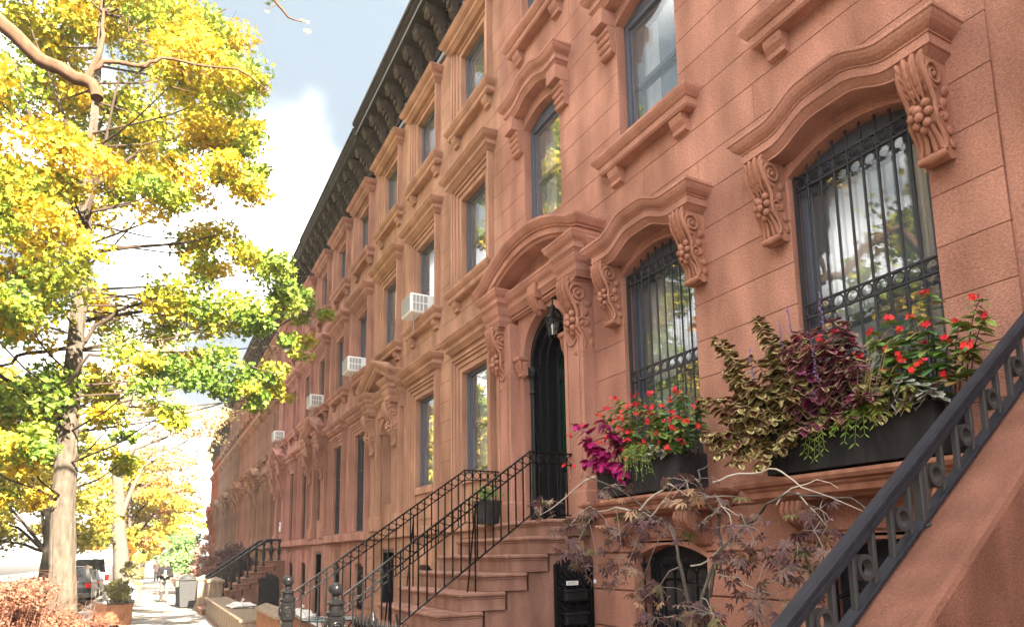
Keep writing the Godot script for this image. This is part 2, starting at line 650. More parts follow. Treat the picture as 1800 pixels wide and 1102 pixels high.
# a double-hung sash window set back in its opening
func sash_window(w: Node3D, cx: float, hw: float, y0: float, y1: float, rise: float, fm: Material, sm: Material, curtain := 0, set_z := -0.07) -> void:
	var x0 := cx - hw
	var x1 := cx + hw
	var b := MB.new()
	var fw := 0.065
	b.box(Vector3(x0, y0, set_z - 0.09), Vector3(x0 + fw, y1, set_z), 0.006)
	b.box(Vector3(x1 - fw, y0, set_z - 0.09), Vector3(x1, y1, set_z), 0.006)
	b.box(Vector3(x0 + fw, y1 - fw, set_z - 0.09), Vector3(x1 - fw, y1, set_z - 0.002), 0.006)
	b.box(Vector3(x0 + fw, y0, set_z - 0.09), Vector3(x1 - fw, y0 + 0.05, set_z + 0.02), 0.006)
	# inner stop
	b.box(Vector3(x0 + fw, y0 + 0.05, set_z - 0.09), Vector3(x0 + fw + 0.022, y1 - fw, set_z - 0.03), 0.004)
	b.box(Vector3(x1 - fw - 0.022, y0 + 0.05, set_z - 0.09), Vector3(x1 - fw, y1 - fw, set_z - 0.03), 0.004)
	if rise > 0.0:
		var poly := seg_arch(x0, x1, y1, rise)
		poly.append(Vector2(x1, y1 - 0.001)); poly.append(Vector2(x0, y1 - 0.001))
		b.prism(poly, Transform3D.IDENTITY, set_z - 0.09, set_z)
	put(b, "frame", fm, w)
	var ym := lerpf(y0, y1, 0.47)
	var a0 := x0 + fw + 0.022
	var a1 := x1 - fw - 0.022
	for s in 2:
		var lo: float = ym - 0.02 if s == 0 else y0 + 0.05
		var hi: float = y1 - fw if s == 0 else ym + 0.02
		var z := set_z - (0.045 if s == 0 else 0.085)
		b = MB.new()
		var sw := 0.05
		b.box(Vector3(a0, lo, z - 0.035), Vector3(a0 + sw, hi, z), 0.006)
		b.box(Vector3(a1 - sw, lo, z - 0.035), Vector3(a1, hi, z), 0.006)
		b.box(Vector3(a0 + sw, lo, z - 0.035), Vector3(a1 - sw, lo + (0.06 if s == 0 else 0.08), z), 0.006)
		b.box(Vector3(a0 + sw, hi - (0.05 if s == 0 else 0.06), z - 0.035), Vector3(a1 - sw, hi, z), 0.006)
		put(b, "sash", sm, w)
		b = MB.new()
		b.box(Vector3(a0 + sw - 0.004, lo + 0.04, z - 0.022), Vector3(a1 - sw + 0.004, hi - 0.045, z - 0.016))
		put(b, "pane", M.glass, w)
	if y0 > 2.0:
		b = MB.new()
		b.box(Vector3(a0 - 0.004, y0 + 0.045, set_z - 0.034), Vector3(a1 + 0.004, y1 - fw + 0.004, set_z - 0.030))
		put(b, "added_pane", M.glass, w)  # extra sheet of glass added to strengthen the window reflections
	if curtain > 0:
		b = MB.new()
		var spans := []
		if curtain & 1: spans.append([a0, a0 + (a1 - a0) * 0.36])
		if curtain & 2: spans.append([a1 - (a1 - a0) * 0.30, a1])
		if curtain & 4: spans.append([a0, a1])
		var top := y1 - 0.06
		var bot := y0 + 0.05
		if curtain & 8: bot = lerpf(y0, y1, 0.52)
		for s in spans:
			var n := int((s[1] - s[0]) / 0.018)
			for i in n:
				var xa: float = lerpf(s[0], s[1], float(i) / n)
				var xb: float = lerpf(s[0], s[1], float(i + 1) / n)
				var za := set_z - 0.19 + 0.018 * sin(xa * 55.0)
				var zb := set_z - 0.19 + 0.018 * sin(xb * 55.0)
				if curtain & 8: za = set_z - 0.18; zb = za
				b.quad(Vector3(xa, bot, za), Vector3(xb, bot, zb), Vector3(xb, top, zb), Vector3(xa, top, za))
		if not spans.is_empty(): put(b, "curtain", M.curtain, w)
	b = MB.new()
	var r0 := Vector3(x0 - 0.05, y0 - 0.05, -1.3)
	var r1 := Vector3(x1 + 0.05, y1 + rise + 0.05, -0.235)
	b.quad(r0, Vector3(r1.x, r0.y, r0.z), Vector3(r1.x, r1.y, r0.z), Vector3(r0.x, r1.y, r0.z))
	b.quad(r0, Vector3(r0.x, r1.y, r0.z), Vector3(r0.x, r1.y, r1.z), Vector3(r0.x, r0.y, r1.z))
	b.quad(Vector3(r1.x, r0.y, r0.z), Vector3(r1.x, r0.y, r1.z), r1, Vector3(r1.x, r1.y, r0.z))
	b.quad(r0, Vector3(r0.x, r0.y, r1.z), Vector3(r1.x, r0.y, r1.z), Vector3(r1.x, r0.y, r0.z))
	b.quad(Vector3(r0.x, r1.y, r0.z), Vector3(r1.x, r1.y, r0.z), r1, Vector3(r0.x, r1.y, r1.z))
	put(b, "interior", M.room, w)

func sill_mesh(b: MB, x0: float, x1: float, y: float, p: float) -> void:
	# weathered sill with two block brackets under it; y is the top
	mould(b, [Vector2(-0.08, 0.03), Vector2(p * 0.62, 0.0), Vector2(p * 0.62, -0.03), Vector2(p * 0.55, -0.06), Vector2(p * 0.40, -0.10), Vector2(p * 0.34, -0.105), Vector2(p * 0.34, -0.17), Vector2(p * 0.26, -0.19), Vector2(-0.08, -0.19)], x0, x1, y, 0.08)
	for x in [x0 + 0.12, x1 - 0.12]:
		var poly := PackedVector2Array([Vector2(0, 0), Vector2(0.105, 0), Vector2(0.105, -0.03), Vector2(0.09, -0.07), Vector2(0.055, -0.11), Vector2(0.055, -0.155), Vector2(0.0, -0.17)])
		b.prism(poly, Transform3D(Basis(Vector3(0, 0, 1), Vector3.UP, Vector3(-1, 0, 0)), Vector3(x + 0.085, y - 0.19, 0.018)), 0.0, 0.17)

# carved scroll bracket: x centred, top at y=0, wall at z=0, height 0.64
func console_mesh(h := 0.64, w := 0.2, rich := true) -> ArrayMesh:
	var b := MB.new()
	var hw := w * 0.5
	var prof := PackedVector2Array()   # (out, y)
	var pts := [[0.0, 0.0], [0.25, 0.0], [0.275, -0.06], [0.265, -0.13], [0.225, -0.19], [0.185, -0.25], [0.175, -0.32], [0.19, -0.38], [0.18, -0.43], [0.135, -0.47], [0.10, -0.53], [0.095, -0.58], [0.115, -0.61], [0.10, -0.645], [0.05, -0.66], [0.0, -0.64]]
	var k := h / 0.64
	for q in pts: prof.append(Vector2(q[0] * k, q[1] * k))
	var side := Basis(Vector3(0, 0, 1), Vector3.UP, Vector3(-1, 0, 0))
	b.prism(prof, Transform3D(side, Vector3(hw * 0.86, 0, 0)), 0.0, w * 0.86)
	# volutes on both flanks
	for s in [-1.0, 1.0]:
		for vol in [[0.165, -0.115, 0.10, 2.6], [0.125, -0.385, 0.062, 2.2]]:
			var tp := []
			var tr := []
			var n := 30
			for i in n + 1:
				var t := float(i) / n
				var a: float = -PI * 0.5 + t * vol[3] * TAU * 0.75
				var r: float = vol[2] * k * (1.0 - 0.86 * t)
				tp.append(Vector3(s * hw * 0.9, vol[1] * k + r * sin(a), vol[0] * k + r * cos(a)))
				tr.append(0.016 * k * (1.0 - 0.45 * t))
			b.tube(tp, tr, 5)
			b.ball(Vector3(s * hw * 0.92, vol[1] * k, vol[0] * k), Vector3(0.016, 0.022, 0.022) * k, 4, 6)
		# moulded edge band following the front
		var ep := []
		var er := []
		for q in [[0.26, -0.02], [0.275, -0.08], [0.255, -0.15], [0.205, -0.22], [0.172, -0.29], [0.178, -0.35], [0.17, -0.42], [0.12, -0.49], [0.095, -0.56], [0.11, -0.61]]:
			ep.append(Vector3(s * hw * 0.85, q[1] * k, q[0] * k))
			er.append(0.018 * k)
		b.tube(ep, er, 5)
		# flank leaves
		if rich:
			for i in 5:
				var f := i / 4.0
				b.ball(Vector3(s * hw * 0.9, (-0.20 - 0.36 * f) * k, (0.06 + 0.03 * sin(f * 5.0)) * k), Vector3(0.014, 0.034, 0.05 - 0.02 * f) * k, 4, 6, Basis(Vector3.RIGHT, 0.8))
	# acanthus on the front: overlapping lobes
	if rich:
		for row in 4:
			var f := row / 3.0
			var y := -0.03 - 0.15 * f
			for c in [-1.0, -0.35, 0.35, 1.0]:
				var zz := 0.285 - 0.055 * f * f - 0.015 * absf(c)
				b.ball(Vector3(c * hw * 0.72, y * k, zz * k), Vector3(0.020, 0.062, 0.026) * k, 5, 6, Basis(Vector3(0, 0, 1), -c * 0.35) * Basis(Vector3.RIGHT, 0.35 * f))
		for c in [-1.0, 0.0, 1.0]:
			b.tube([Vector3(c * hw * 0.35, -0.02 * k, 0.285 * k), Vector3(c * hw * 0.42, -0.14 * k, 0.262 * k), Vector3(c * hw * 0.3, -0.26 * k, 0.195 * k)], [0.017 * k, 0.014 * k, 0.008 * k], 5)
	# the cluster of fruit
	for q in [[-0.045, -0.30, 0.2], [0.04, -0.295, 0.205], [-0.005, -0.335, 0.225], [-0.06, -0.36, 0.205], [0.055, -0.36, 0.205], [0.0, -0.385, 0.225], [-0.035, -0.42, 0.195], [0.035, -0.425, 0.195], [0.0, -0.455, 0.175]]:
		b.ball(Vector3(q[0] * w / 0.2, q[1] * k, q[2] * k), Vector3(0.029, 0.031, 0.029) * k, 5, 7)
	# the fluted tail and its rolled foot
	for c in [-1.0, -0.4, 0.4, 1.0]:
		b.tube([Vector3(c * hw * 0.45, -0.44 * k, 0.175 * k), Vector3(c * hw * 0.55, -0.51 * k, 0.125 * k), Vector3(c * hw * 0.75, -0.60 * k, 0.11 * k)], [0.016 * k, 0.018 * k, 0.02 * k], 5)
	b.tube([Vector3(-hw * 0.95, -0.625 * k, 0.105 * k), Vector3(0, -0.64 * k, 0.118 * k), Vector3(hw * 0.95, -0.625 * k, 0.105 * k)], [0.026 * k, 0.034 * k, 0.026 * k], 7)
	return b.mesh()

# ribbed corbel used under the plainer hoods
func corbel_mesh() -> ArrayMesh:
	var b := MB.new()
	b.box(Vector3(-0.11, -0.19, 0), Vector3(0.11, 0, 0.20), 0.008)
	for i in 4:
		var y := -0.23 - 0.075 * i
		var r := 0.042
		var z := 0.11 - 0.022 * i
		b.tube([Vector3(-0.105, y, z * 0.8), Vector3(0.105, y, z * 0.8)], [r, r], 8)
		b.box(Vector3(-0.104, y - 0.04, 0), Vector3(0.104, y + 0.04, z * 0.8))
	return b.mesh()

var console_m: ArrayMesh
var console_big: ArrayMesh
var corbel_m: ArrayMesh
var bracket_m: ArrayMesh

func cornice_bracket_mesh() -> ArrayMesh:
	var b := MB.new()
	var poly := PackedVector2Array([Vector2(0, 0), Vector2(0.50, 0), Vector2(0.52, -0.06), Vector2(0.50, -0.14), Vector2(0.42, -0.19), Vector2(0.34, -0.20), Vector2(0.27, -0.25), Vector2(0.22, -0.34), Vector2(0.20, -0.44), Vector2(0.15, -0.52), Vector2(0.08, -0.56), Vector2(0, -0.57)])
	var side := Basis(Vector3(0, 0, 1), Vector3.UP, Vector3(-1, 0, 0))
	b.prism(poly, Transform3D(side, Vector3(0.085, 0, 0)), 0.0, 0.17)
	b.box(Vector3(-0.11, -0.045, 0), Vector3(0.11, 0.0, 0.545), 0.008)
	for s in [-1.0, 1.0]:
		b.lathe([Vector2(0.0, 0.02), Vector2(0.075, 0.02), Vector2(0.075, -0.02)], Transform3D(Basis(Vector3(0, 1, 0), Vector3(s, 0, 0), Vector3(0, 0, 1)), Vector3(s * 0.085, -0.125, 0.425)), 12)
		b.lathe([Vector2(0.0, 0.015), Vector2(0.05, 0.015), Vector2(0.05, -0.02)], Transform3D(Basis(Vector3(0, 1, 0), Vector3(s, 0, 0), Vector3(0, 0, 1)), Vector3(s * 0.085, -0.46, 0.12)), 10)
	for i in 4:
		b.ball(Vector3(0, -0.17 - 0.095 * i, 0.42 - 0.085 * i), Vector3(0.075, 0.06, 0.05), 5, 7)
	b.ball(Vector3(0, -0.59, 0.05), Vector3(0.05, 0.055, 0.05), 5, 7)
	return b.mesh()

func make_cornice(h: Node3D, mat: Material, y: float, flash: bool, old: bool) -> void:
	var b := MB.new()
	var base := 0.10
	var x0 := -3.2
	var x1 := 3.2
	# crown, gutter lip and soffit; ends butt against the next house
	var prof := [Vector2(-1.2, 0.10), Vector2(0.50, 0.02), Vector2(0.52, 0.0), Vector2(0.52, -0.05), Vector2(0.49, -0.07), Vector2(0.475, -0.12), Vector2(0.44, -0.17), Vector2(0.43, -0.18), Vector2(0.43, -0.25), Vector2(0.41, -0.27), Vector2(-0.1, -0.275)]
	for i in range(prof.size() - 1):
		var p: Vector2 = prof[i]
		var q: Vector2 = prof[i + 1]
		b.quad(Vector3(x0, y + p.y, base + p.x), Vector3(x0, y + q.y, base + q.x), Vector3(x1, y + q.y, base + q.x), Vector3(x1, y + p.y, base + p.x))
	for s in [x0, x1]:
		var poly := PackedVector2Array()
		for p in prof: poly.append(Vector2(base + p.x, y + p.y))
		poly.append(Vector2(-1.1, y - 0.275))
		var idx := Geometry2D.triangulate_polygon(poly)
		for i in range(0, idx.size(), 3):
			b.face([Vector3(s, poly[idx[i]].y, poly[idx[i]].x), Vector3(s, poly[idx[i + 1]].y, poly[idx[i + 1]].x), Vector3(s, poly[idx[i + 2]].y, poly[idx[i + 2]].x)], Vector3(signf(s), 0, 0))
	# frieze board with its bed moulds
	b.box(Vector3(x0, y - 0.92, 0.0), Vector3(x1, y - 0.276, 0.06))
	b.box(Vector3(x0, y - 0.36, 0.06), Vector3(x1, y - 0.276, 0.11), 0.02)
	b.box(Vector3(x0, y - 0.99, 0.0), Vector3(x1, y - 0.92, 0.11), 0.012)
	var c := put(b, "cornice", mat, h)
	if flash:
		b = MB.new()
		b.box(Vector3(x0, y - 1.09, 0.0), Vector3(x1, y - 0.992, 0.075), 0.006)
		b.box(Vector3(x0 + 0.01, y - 0.90, 0.061), Vector3(x1 - 0.01, y - 0.865, 0.085), 0.006)
		for i in 7:
			var x := lerpf(x0 + 0.2, x1 - 0.2, i / 6.0)
			b.box(Vector3(x - 0.02, y - 0.865, 0.061), Vector3(x + 0.02, y - 0.70, 0.08), 0.005)
		put(b, "metal_strip", M.flash, c)
		b = MB.new()
		b.box(Vector3(x0, y + 0.0, 0.621), Vector3(x1, y + 0.03, 0.632))
		b.box(Vector3(x0, y - 0.265, 0.5305), Vector3(x1, y - 0.235, 0.545))
		put(b, "gutter_edge", M.flash, c)
	b = MB.new()
	for i in 44:
		var x := lerpf(x0 + 0.08, x1 - 0.08, i / 43.0)
		b.ball(Vector3(x, y - 0.62, 0.07), Vector3(0.035, 0.045, 0.035), 4, 6)
	if old:
		for i in 22:
			var x := lerpf(x0 + 0.15, x1 - 0.15, i / 21.0)
			b.box(Vector3(x - 0.09, y - 0.86, 0.06), Vector3(x + 0.09, y - 0.70, 0.10), 0.015)
	var eggs := put(b, "egg_moulding", mat, c)
	eggs.set_meta("kind", "stuff")
	for i in 11:
		var x := lerpf(x0 + 0.3, x1 - 0.3, i / 10.0)
		put(bracket_m, "cornice_bracket", M.cornice_bracket, c, Transform3D(Basis.from_scale(Vector3(1.0, 1.0, 0.74)), Vector3(x, y - 0.277, 0.062)))

# rectangular moulded surround, hood and sill of the plainer houses
func trim_b(w: Node3D, stone: Material, cx: float, hw: float, y0: float, y1: float, hood: bool, sill: bool, foot: float, up := 0.57) -> void:
	var b := MB.new()
	var x0 := cx - hw
	var x1 := cx + hw
	u_frame(b, x0 + 0.005, x1 - 0.005, foot + 0.002, y1 - 0.005, 0.09, -0.064, 0.035)
	u_frame(b, x0 - 0.085, x1 + 0.085, foot, y1 + 0.085, 0.075, -0.02, 0.060)
	u_frame(b, x0 - 0.16, x1 + 0.16, foot, y1 + 0.16, 0.05, -0.02, 0.092)
	u_frame(b, x0 - 0.21, x1 + 0.21, foot, y1 + 0.21, 0.045, -0.02, 0.118)
	put(b, "surround", stone, w)
	if hood:
		b = MB.new()
		if up > 0.5: b.box(Vector3(x0 - 0.25, y1 + 0.256, 0.0), Vector3(x1 + 0.25, y1 + up - 0.20, 0.085), 0.006)
		mould(b, crown(0.25, 0.18, 0.10), x0 - 0.25, x1 + 0.25, y1 + up, 0.10)
		put(b, "hood", stone, w)
	if sill:
		b = MB.new()
		sill_mesh(b, x0 - 0.26, x1 + 0.26, y0 - 0.02, 0.2)
		put(b, "sill", stone, w)

func window_bars(w: Node3D, cx: float, hw: float, y0: float, y1: float, n: int, z := 0.0) -> void:
	var b := MB.new()
	for i in n:
		var x := lerpf(cx - hw + 0.03, cx + hw - 0.03, float(i) / (n - 1))
		b.bar(Vector3(x, y0, z), Vector3(x, y1, z), 0.009, 5)
	put(b, "upright_bars", M.grille, w).set_meta("kind", "stuff")
	b = MB.new()
	for t in [0.03, 0.33, 0.62, 0.97]:
		b.box(Vector3(cx - hw, lerpf(y0, y1, t) - 0.012, z - 0.006), Vector3(cx + hw, lerpf(y0, y1, t) + 0.012, z + 0.006))
	put(b, "cross_rails", M.grille, w)

# entablature on consoles with a curved or gabled pediment
func door_hood(h: Node3D, stone: Material, carved: Material, cx: float, hw: float, y: float, curve: int, rise: float, nseg: int, big: bool) -> Node3D:
	var d := part_node("door_hood", h)
	var b := MB.new()
	var x0 := cx - hw
	var x1 := cx + hw
	var bw := 0.46
	# frieze and the two blocks that break forward above the consoles
	b.box(Vector3(x0 + 0.04, y - (0.46 if big else 0.62), 0.0), Vector3(x1 - 0.04, y - 0.30, 0.10), 0.006)
	b.box(Vector3(x0 + 0.04, y - 0.44, 0.10), Vector3(x1 - 0.04, y - 0.40, 0.125), 0.01)
	mould(b, crown(0.27, 0.14, 0.12), x0 + 0.06, x1 - 0.06, y - 0.12, 0.12)
	put(b, "entablature", stone, d)
	for s in [-1.0, 1.0]:
		var a: float = cx + s * (hw - bw * 0.5 - 0.03)
		b = MB.new()
		mould(b, crown(0.24, 0.12, 0.31), a - bw * 0.5 + 0.03, a + bw * 0.5 - 0.03, y - 0.06, 0.31)
		mould(b, crown(0.24, 0.08, 0.27), a - bw * 0.5 + 0.07, a + bw * 0.5 - 0.07, y - 0.29, 0.27)
		b.box(Vector3(a - 0.12, y - 0.56, 0.0), Vector3(a + 0.12, y - 0.52, 0.29), 0.006)
		put(b, "entablature_block", stone, d)
		put(console_big, "console", carved, d, XF(Vector3(a, y - 0.56, 0.02)))
	b = MB.new()
	# the raking cornice and the tympanum behind it
	mould(b, [Vector2(-0.30, 0.09), Vector2(0.13, 0.075), Vector2(0.13, 0.045), Vector2(0.115, 0.02), Vector2(0.085, -0.02), Vector2(0.06, -0.035), Vector2(0.06, -0.05), Vector2(0.035, -0.055), Vector2(0.03, -0.13), Vector2(0.0, -0.14), Vector2(-0.02, -0.17), Vector2(-0.30, -0.17)], x0, x1, y + 0.03, 0.30, curve, rise, nseg)
	put(b, "pediment", stone, d)
	b = MB.new()
	var poly := PackedVector2Array()
	for i in nseg + 1:
		var t := float(i) / nseg
		poly.append(Vector2(lerpf(x0 + 0.05, x1 - 0.05, t), y + 0.0 + rise * shape_of(curve, t)))
	poly.append(Vector2(x1 - 0.05, y - 0.11)); poly.append(Vector2(x0 + 0.05, y - 0.11))
	b.prism(poly, Transform3D.IDENTITY, 0.0, 0.045)
	put(b, "tympanum", stone, d)
	return d

func basement_window(h: Node3D, cx: float, hw: float, y0: float, y1: float, rise: float, stone: Material, key: bool) -> void:
	var w := part_node("basement_window", h)
	sash_window(w, cx, hw, y0, y1, rise, M.frame_dark, M.frame_dark, 0, -0.16)
	var b := MB.new()
	var poly := seg_arch(cx - hw, cx + hw, y1, rise)
	poly.append(Vector2(cx + hw, y1 + rise + 0.02)); poly.append(Vector2(cx - hw, y1 + rise + 0.02))
	b.prism(poly, Transform3D.IDENTITY, -0.20, 0.012)
	if key:
		b.prism(PackedVector2Array([Vector2(cx - 0.07, y1 + rise - 0.03), Vector2(cx + 0.07, y1 + rise - 0.03), Vector2(cx + 0.11, y1 + rise + 0.30), Vector2(cx - 0.11, y1 + rise + 0.30)]), Transform3D.IDENTITY, 0.0, 0.06)
	put(b, "lintel", stone, w)
	# cast iron guard: rails, bars with leaf finials, a lower and an upper tier
	b = MB.new()
	var n := 7
	for i in n:
		var x := lerpf(cx - hw + 0.05, cx + hw - 0.05, float(i) / (n - 1))
		b.bar(Vector3(x, y0 + 0.02, -0.05), Vector3(x, y1 - 0.1, -0.05), 0.011, 5)
	put(b, "guard_bars", M.iron, w).set_meta("kind", "stuff")
	b = MB.new()
	var arch := []
	var ar := []
	for i in 11:
		var t := i / 10.0
		arch.append(Vector3(lerpf(cx - hw + 0.02, cx + hw - 0.02, t), y1 - 0.30 + 0.10 * 4.0 * t * (1 - t), -0.05))
		ar.append(0.014)
	b.tube(arch, ar, 5)
	b.box(Vector3(cx - hw + 0.02, y0 + 0.30, -0.062), Vector3(cx + hw - 0.02, y0 + 0.325, -0.038))
	put(b, "guard_rails", M.iron, w)
	for i in n:
		var x := lerpf(cx - hw + 0.05, cx + hw - 0.05, float(i) / (n - 1))
		for yy in [y1 - 0.12, y0 + 0.14]:
			b = MB.new()
			b.ball(Vector3(x, yy, -0.05), Vector3(0.032, 0.03, 0.018), 4, 6)
			b.ball(Vector3(x, yy + 0.07, -0.05), Vector3(0.02, 0.055, 0.014), 4, 6)
			for s in [-1.0, 1.0]:
				b.ball(Vector3(x + s * 0.032, yy + 0.045, -0.05), Vector3(0.014, 0.036, 0.012), 4, 5, Basis(Vector3(0, 0, 1), -s * 0.6))
			put(b, "finial", M.iron, w)

func shell(h: Node3D, tone: int, top: float) -> void:
	# flank walls and roof, so that the house is a body and casts its shadow
	var b := MB.new()
	b.box(Vector3(-3.2, 0.0, -11.0), Vector3(-2.95, top - 0.05, -1.35))
	b.box(Vector3(2.95, 0.0, -11.0), Vector3(3.2, top - 0.05, -1.35))
	b.box(Vector3(-2.949, 0.0, -11.0), Vector3(2.949, top - 0.05, -10.7))
	put(b, "flank_wall", M["stone%d" % tone], h)
	b = MB.new()
	b.box(Vector3(-3.2, top - 0.045, -11.0), Vector3(3.2, top + 0.05, -1.12))
	put(b, "roof", M.roof, h)

const BAYS := [2.25, 0.11, -2.02]

# ---- the nearest house: arched hoods on carved consoles
func house_a() -> void:
	var h := thing("brownstone_house", "terracotta brown stone house with curved window hoods on carved brackets and two flower boxes", "house", Vector3(FACE, 0, -5.1), -PI / 2, "row of brownstone houses")
	var st: Material = M.stone0
	var ops := []
	var avoid := []
	var y1f0 := 2.36
	var y1f1 := 4.74
	for i in 2:
		ops.append([BAYS[i] - 0.525, BAYS[i] + 0.525, y1f0, y1f1 + 0.16])
		avoid.append([BAYS[i] - 0.525, BAYS[i] + 0.525, y1f0, y1f1 + 0.30])
		avoid.append([BAYS[i] - 0.66, BAYS[i] + 0.66, 4.88, 5.15])
	for i in 3:
		ops.append([BAYS[i] - 0.46, BAYS[i] + 0.46, 6.14, 7.66 + 0.13])
		avoid.append([BAYS[i] - 0.46, BAYS[i] + 0.46, 6.0, 7.66 + 0.22])
		ops.append([BAYS[i] - 0.46, BAYS[i] + 0.46, 9.06, 10.34])
		avoid.append([BAYS[i] - 0.46, BAYS[i] + 0.46, 8.95, 10.36])
		avoid.append([BAYS[i] - 0.6, BAYS[i] + 0.6, 10.36, 10.6])
	# entrance: everything between the pilasters is its own stonework
	ops.append([-2.64, -1.36, 2.22, 5.0, 0.30])
	avoid.append([-2.86, -1.10, 2.0, 5.45])
	# basement
	ops.append([BAYS[0] - 0.5, BAYS[0] + 0.5, 0.75, 1.96])
	ops.append([BAYS[1] - 0.5, BAYS[1] + 0.5, 0.75, 1.96])
	for i in 2: avoid.append([BAYS[i] - 0.5, BAYS[i] + 0.5, 0.7, 1.98])
	var b := MB.new()
	wall_mesh(b, -3.2, 3.2, 0.0, 11.0, ops)
	put(b, "wall", st, h)
	blocks(h, 0, -3.2, 3.2, 2.36, 10.86, 0.338, avoid)
	blocks(h, 0, -1.1, 3.2, 0.35, 2.34, 0.375, avoid, 0.0, 0.03, 0.016)
	shell(h, 0, 11.95)
	for i in 2:
		var w := part_node("window", h)
		var cx: float = BAYS[i]
		sash_window(w, cx, 0.525, y1f0 + 0.06, y1f1, 0.15, M.frame, M.sash, 1, -0.10)
		b = MB.new()
		# lintel: cut to the arch, with two incised panel lines
		var poly := seg_arch(cx - 0.525, cx + 0.525, y1f1, 0.15)
		poly.append(Vector2(cx + 0.525, y1f1 + 0.29)); poly.append(Vector2(cx - 0.525, y1f1 + 0.29))
		b.prism(poly, Transform3D.IDENTITY, -0.22, 0.024)
		for q in [[0.46, 0.075, 0.205, 0.011], [0.43, 0.105, 0.178, 0.007]]:
			var pl := []
			var pr := []
			for k in 15:
				var t := k / 14.0
				pl.append(Vector3(lerpf(cx - q[0], cx + q[0], t), y1f1 + q[1] + 0.13 * 4 * t * (1 - t) - 0.02, 0.024)); pr.append(q[3])
			b.tube(pl, pr, 5)
		put(b, "lintel", st, w)
		b = MB.new()
		mould(b, crown(0.25, 0.17, 0.17), cx - 0.66, cx + 0.66, 5.10, 0.17, 1, 0.13, 26)
		put(b, "hood", st, w)
		for s in [-1.0, 1.0]:
			put(console_m, "console", M.carved, w, XF(Vector3(cx + s * 0.625, 4.855, 0.018)))
		# deep sill that carries the flower box
		b = MB.new()
		mould(b, [Vector2(-0.28, 0.02), Vector2(0.12, 0.0), Vector2(0.125, -0.025), Vector2(0.11, -0.05), Vector2(0.08, -0.06), Vector2(0.075, -0.075), Vector2(0.055, -0.09), Vector2(0.045, -0.13), Vector2(0.0, -0.15), Vector2(-0.02, -0.165), Vector2(-0.28, -0.17)], cx - 0.80 + 0.0, cx + 0.80, 2.36, 0.28)
		for s in [-1.0, 1.0]:
			var bp := PackedVector2Array([Vector2(0, 0), Vector2(0.26, 0), Vector2(0.285, -0.05), Vector2(0.27, -0.10), Vector2(0.22, -0.13), Vector2(0.15, -0.17), Vector2(0.08, -0.26), Vector2(0.0, -0.30)])
			b.prism(bp, Transform3D(Basis(Vector3(0, 0, 1), Vector3.UP, Vector3(-1, 0, 0)), Vector3(cx + s * 0.50 + 0.09, 2.19, 0.02)), 0.0, 0.18)
			for j in 4:
				b.tube([Vector3(cx + s * 0.50 - 0.066 + 0.044 * j, 2.19, 0.29), Vector3(cx + s * 0.50 - 0.066 + 0.044 * j, 2.13, 0.312), Vector3(cx + s * 0.50 - 0.066 + 0.044 * j, 2.065, 0.265), Vector3(cx + s * 0.50 - 0.066 + 0.044 * j, 2.01, 0.16), Vector3(cx + s * 0.50 - 0.066 + 0.044 * j, 1.92, 0.08)], [0.017, 0.02, 0.02, 0.018, 0.014], 6)
		put(b, "sill", M.carved, w)
		iron_grille(h, cx, i)
	for i in 3:
		for fl in 2:
			var w := part_node("window", h)
			var cx: float = BAYS[i]
			var y0: float = 6.14 if fl == 0 else 9.06
			var y1: float = 7.66 if fl == 0 else 10.22
			sash_window(w, cx, 0.46, y0, y1, 0.12, M.frame, M.sash, [1, 1, 1][i] if fl == 0 else 0, -0.09)
			b = MB.new()
			var poly := seg_arch(cx - 0.46, cx + 0.46, y1, 0.12)
			poly.append(Vector2(cx + 0.46, y1 + 0.22)); poly.append(Vector2(cx - 0.46, y1 + 0.22))
			b.prism(poly, Transform3D.IDENTITY, -0.22, 0.024)
			for q in [[0.40, 0.10, 0.009]]:
				var pl := []
				var pr := []
				for k in 15:
					var t := k / 14.0
					pl.append(Vector3(lerpf(cx - q[0], cx + q[0], t), y1 + q[1] + 0.10 * 4 * t * (1 - t) - 0.03, 0.024)); pr.append(q[2])
				b.tube(pl, pr, 5)
			put(b, "lintel", st, w)
			b = MB.new()
			mould(b, crown(0.26, 0.15, 0.14), cx - 0.62, cx + 0.62, y1 + 0.43, 0.14, 1, 0.11, 24)
			put(b, "hood", st, w)
			for s in [-1.0, 1.0]:
				put(corbel_m, "corbel", st, w, XF(Vector3(cx + s * 0.575, y1 + 0.165, 0.016)))
			if i == 2 and fl == 0: continue
			b = MB.new()
			sill_mesh(b, cx - 0.62, cx + 0.62, y0 - 0.02, 0.22)
			put(b, "sill", st, w)
	for i in 2: basement_window(h, BAYS[i], 0.49, 0.78, 1.80, 0.12, st, false)
	# --- the entrance
	var dcx := -2.0
	door_hood(h, st, M.carved, dcx, 1.2, 5.42, 2, 0.36, 28, true)
	var ent := part_node("entrance", h)
	for s in [-1.0, 1.0]:
		b = MB.new()
		var px: float = dcx + s * 0.86
		b.box(Vector3(px - 0.19, 2.22, 0.0), Vector3(px + 0.19, 4.90, 0.19), 0.008)
		b.box(Vector3(px - 0.21, 2.22, 0.0), Vector3(px + 0.21, 2.52, 0.215), 0.012)
		b.box(Vector3(px - 0.13, 2.66, 0.19), Vector3(px - 0.105, 4.25, 0.205), 0.006)
		b.box(Vector3(px + 0.105, 2.66, 0.19), Vector3(px + 0.13, 4.25, 0.205), 0.006)
		b.tube([Vector3(px - 0.10, 4.25, 0.195), Vector3(px - 0.06, 4.19, 0.198), Vector3(px, 4.165, 0.198), Vector3(px + 0.06, 4.19, 0.198), Vector3(px + 0.10, 4.25, 0.195)], [0.014, 0.016, 0.018, 0.016, 0.014], 5)
		put(b, "pilaster", st, ent)
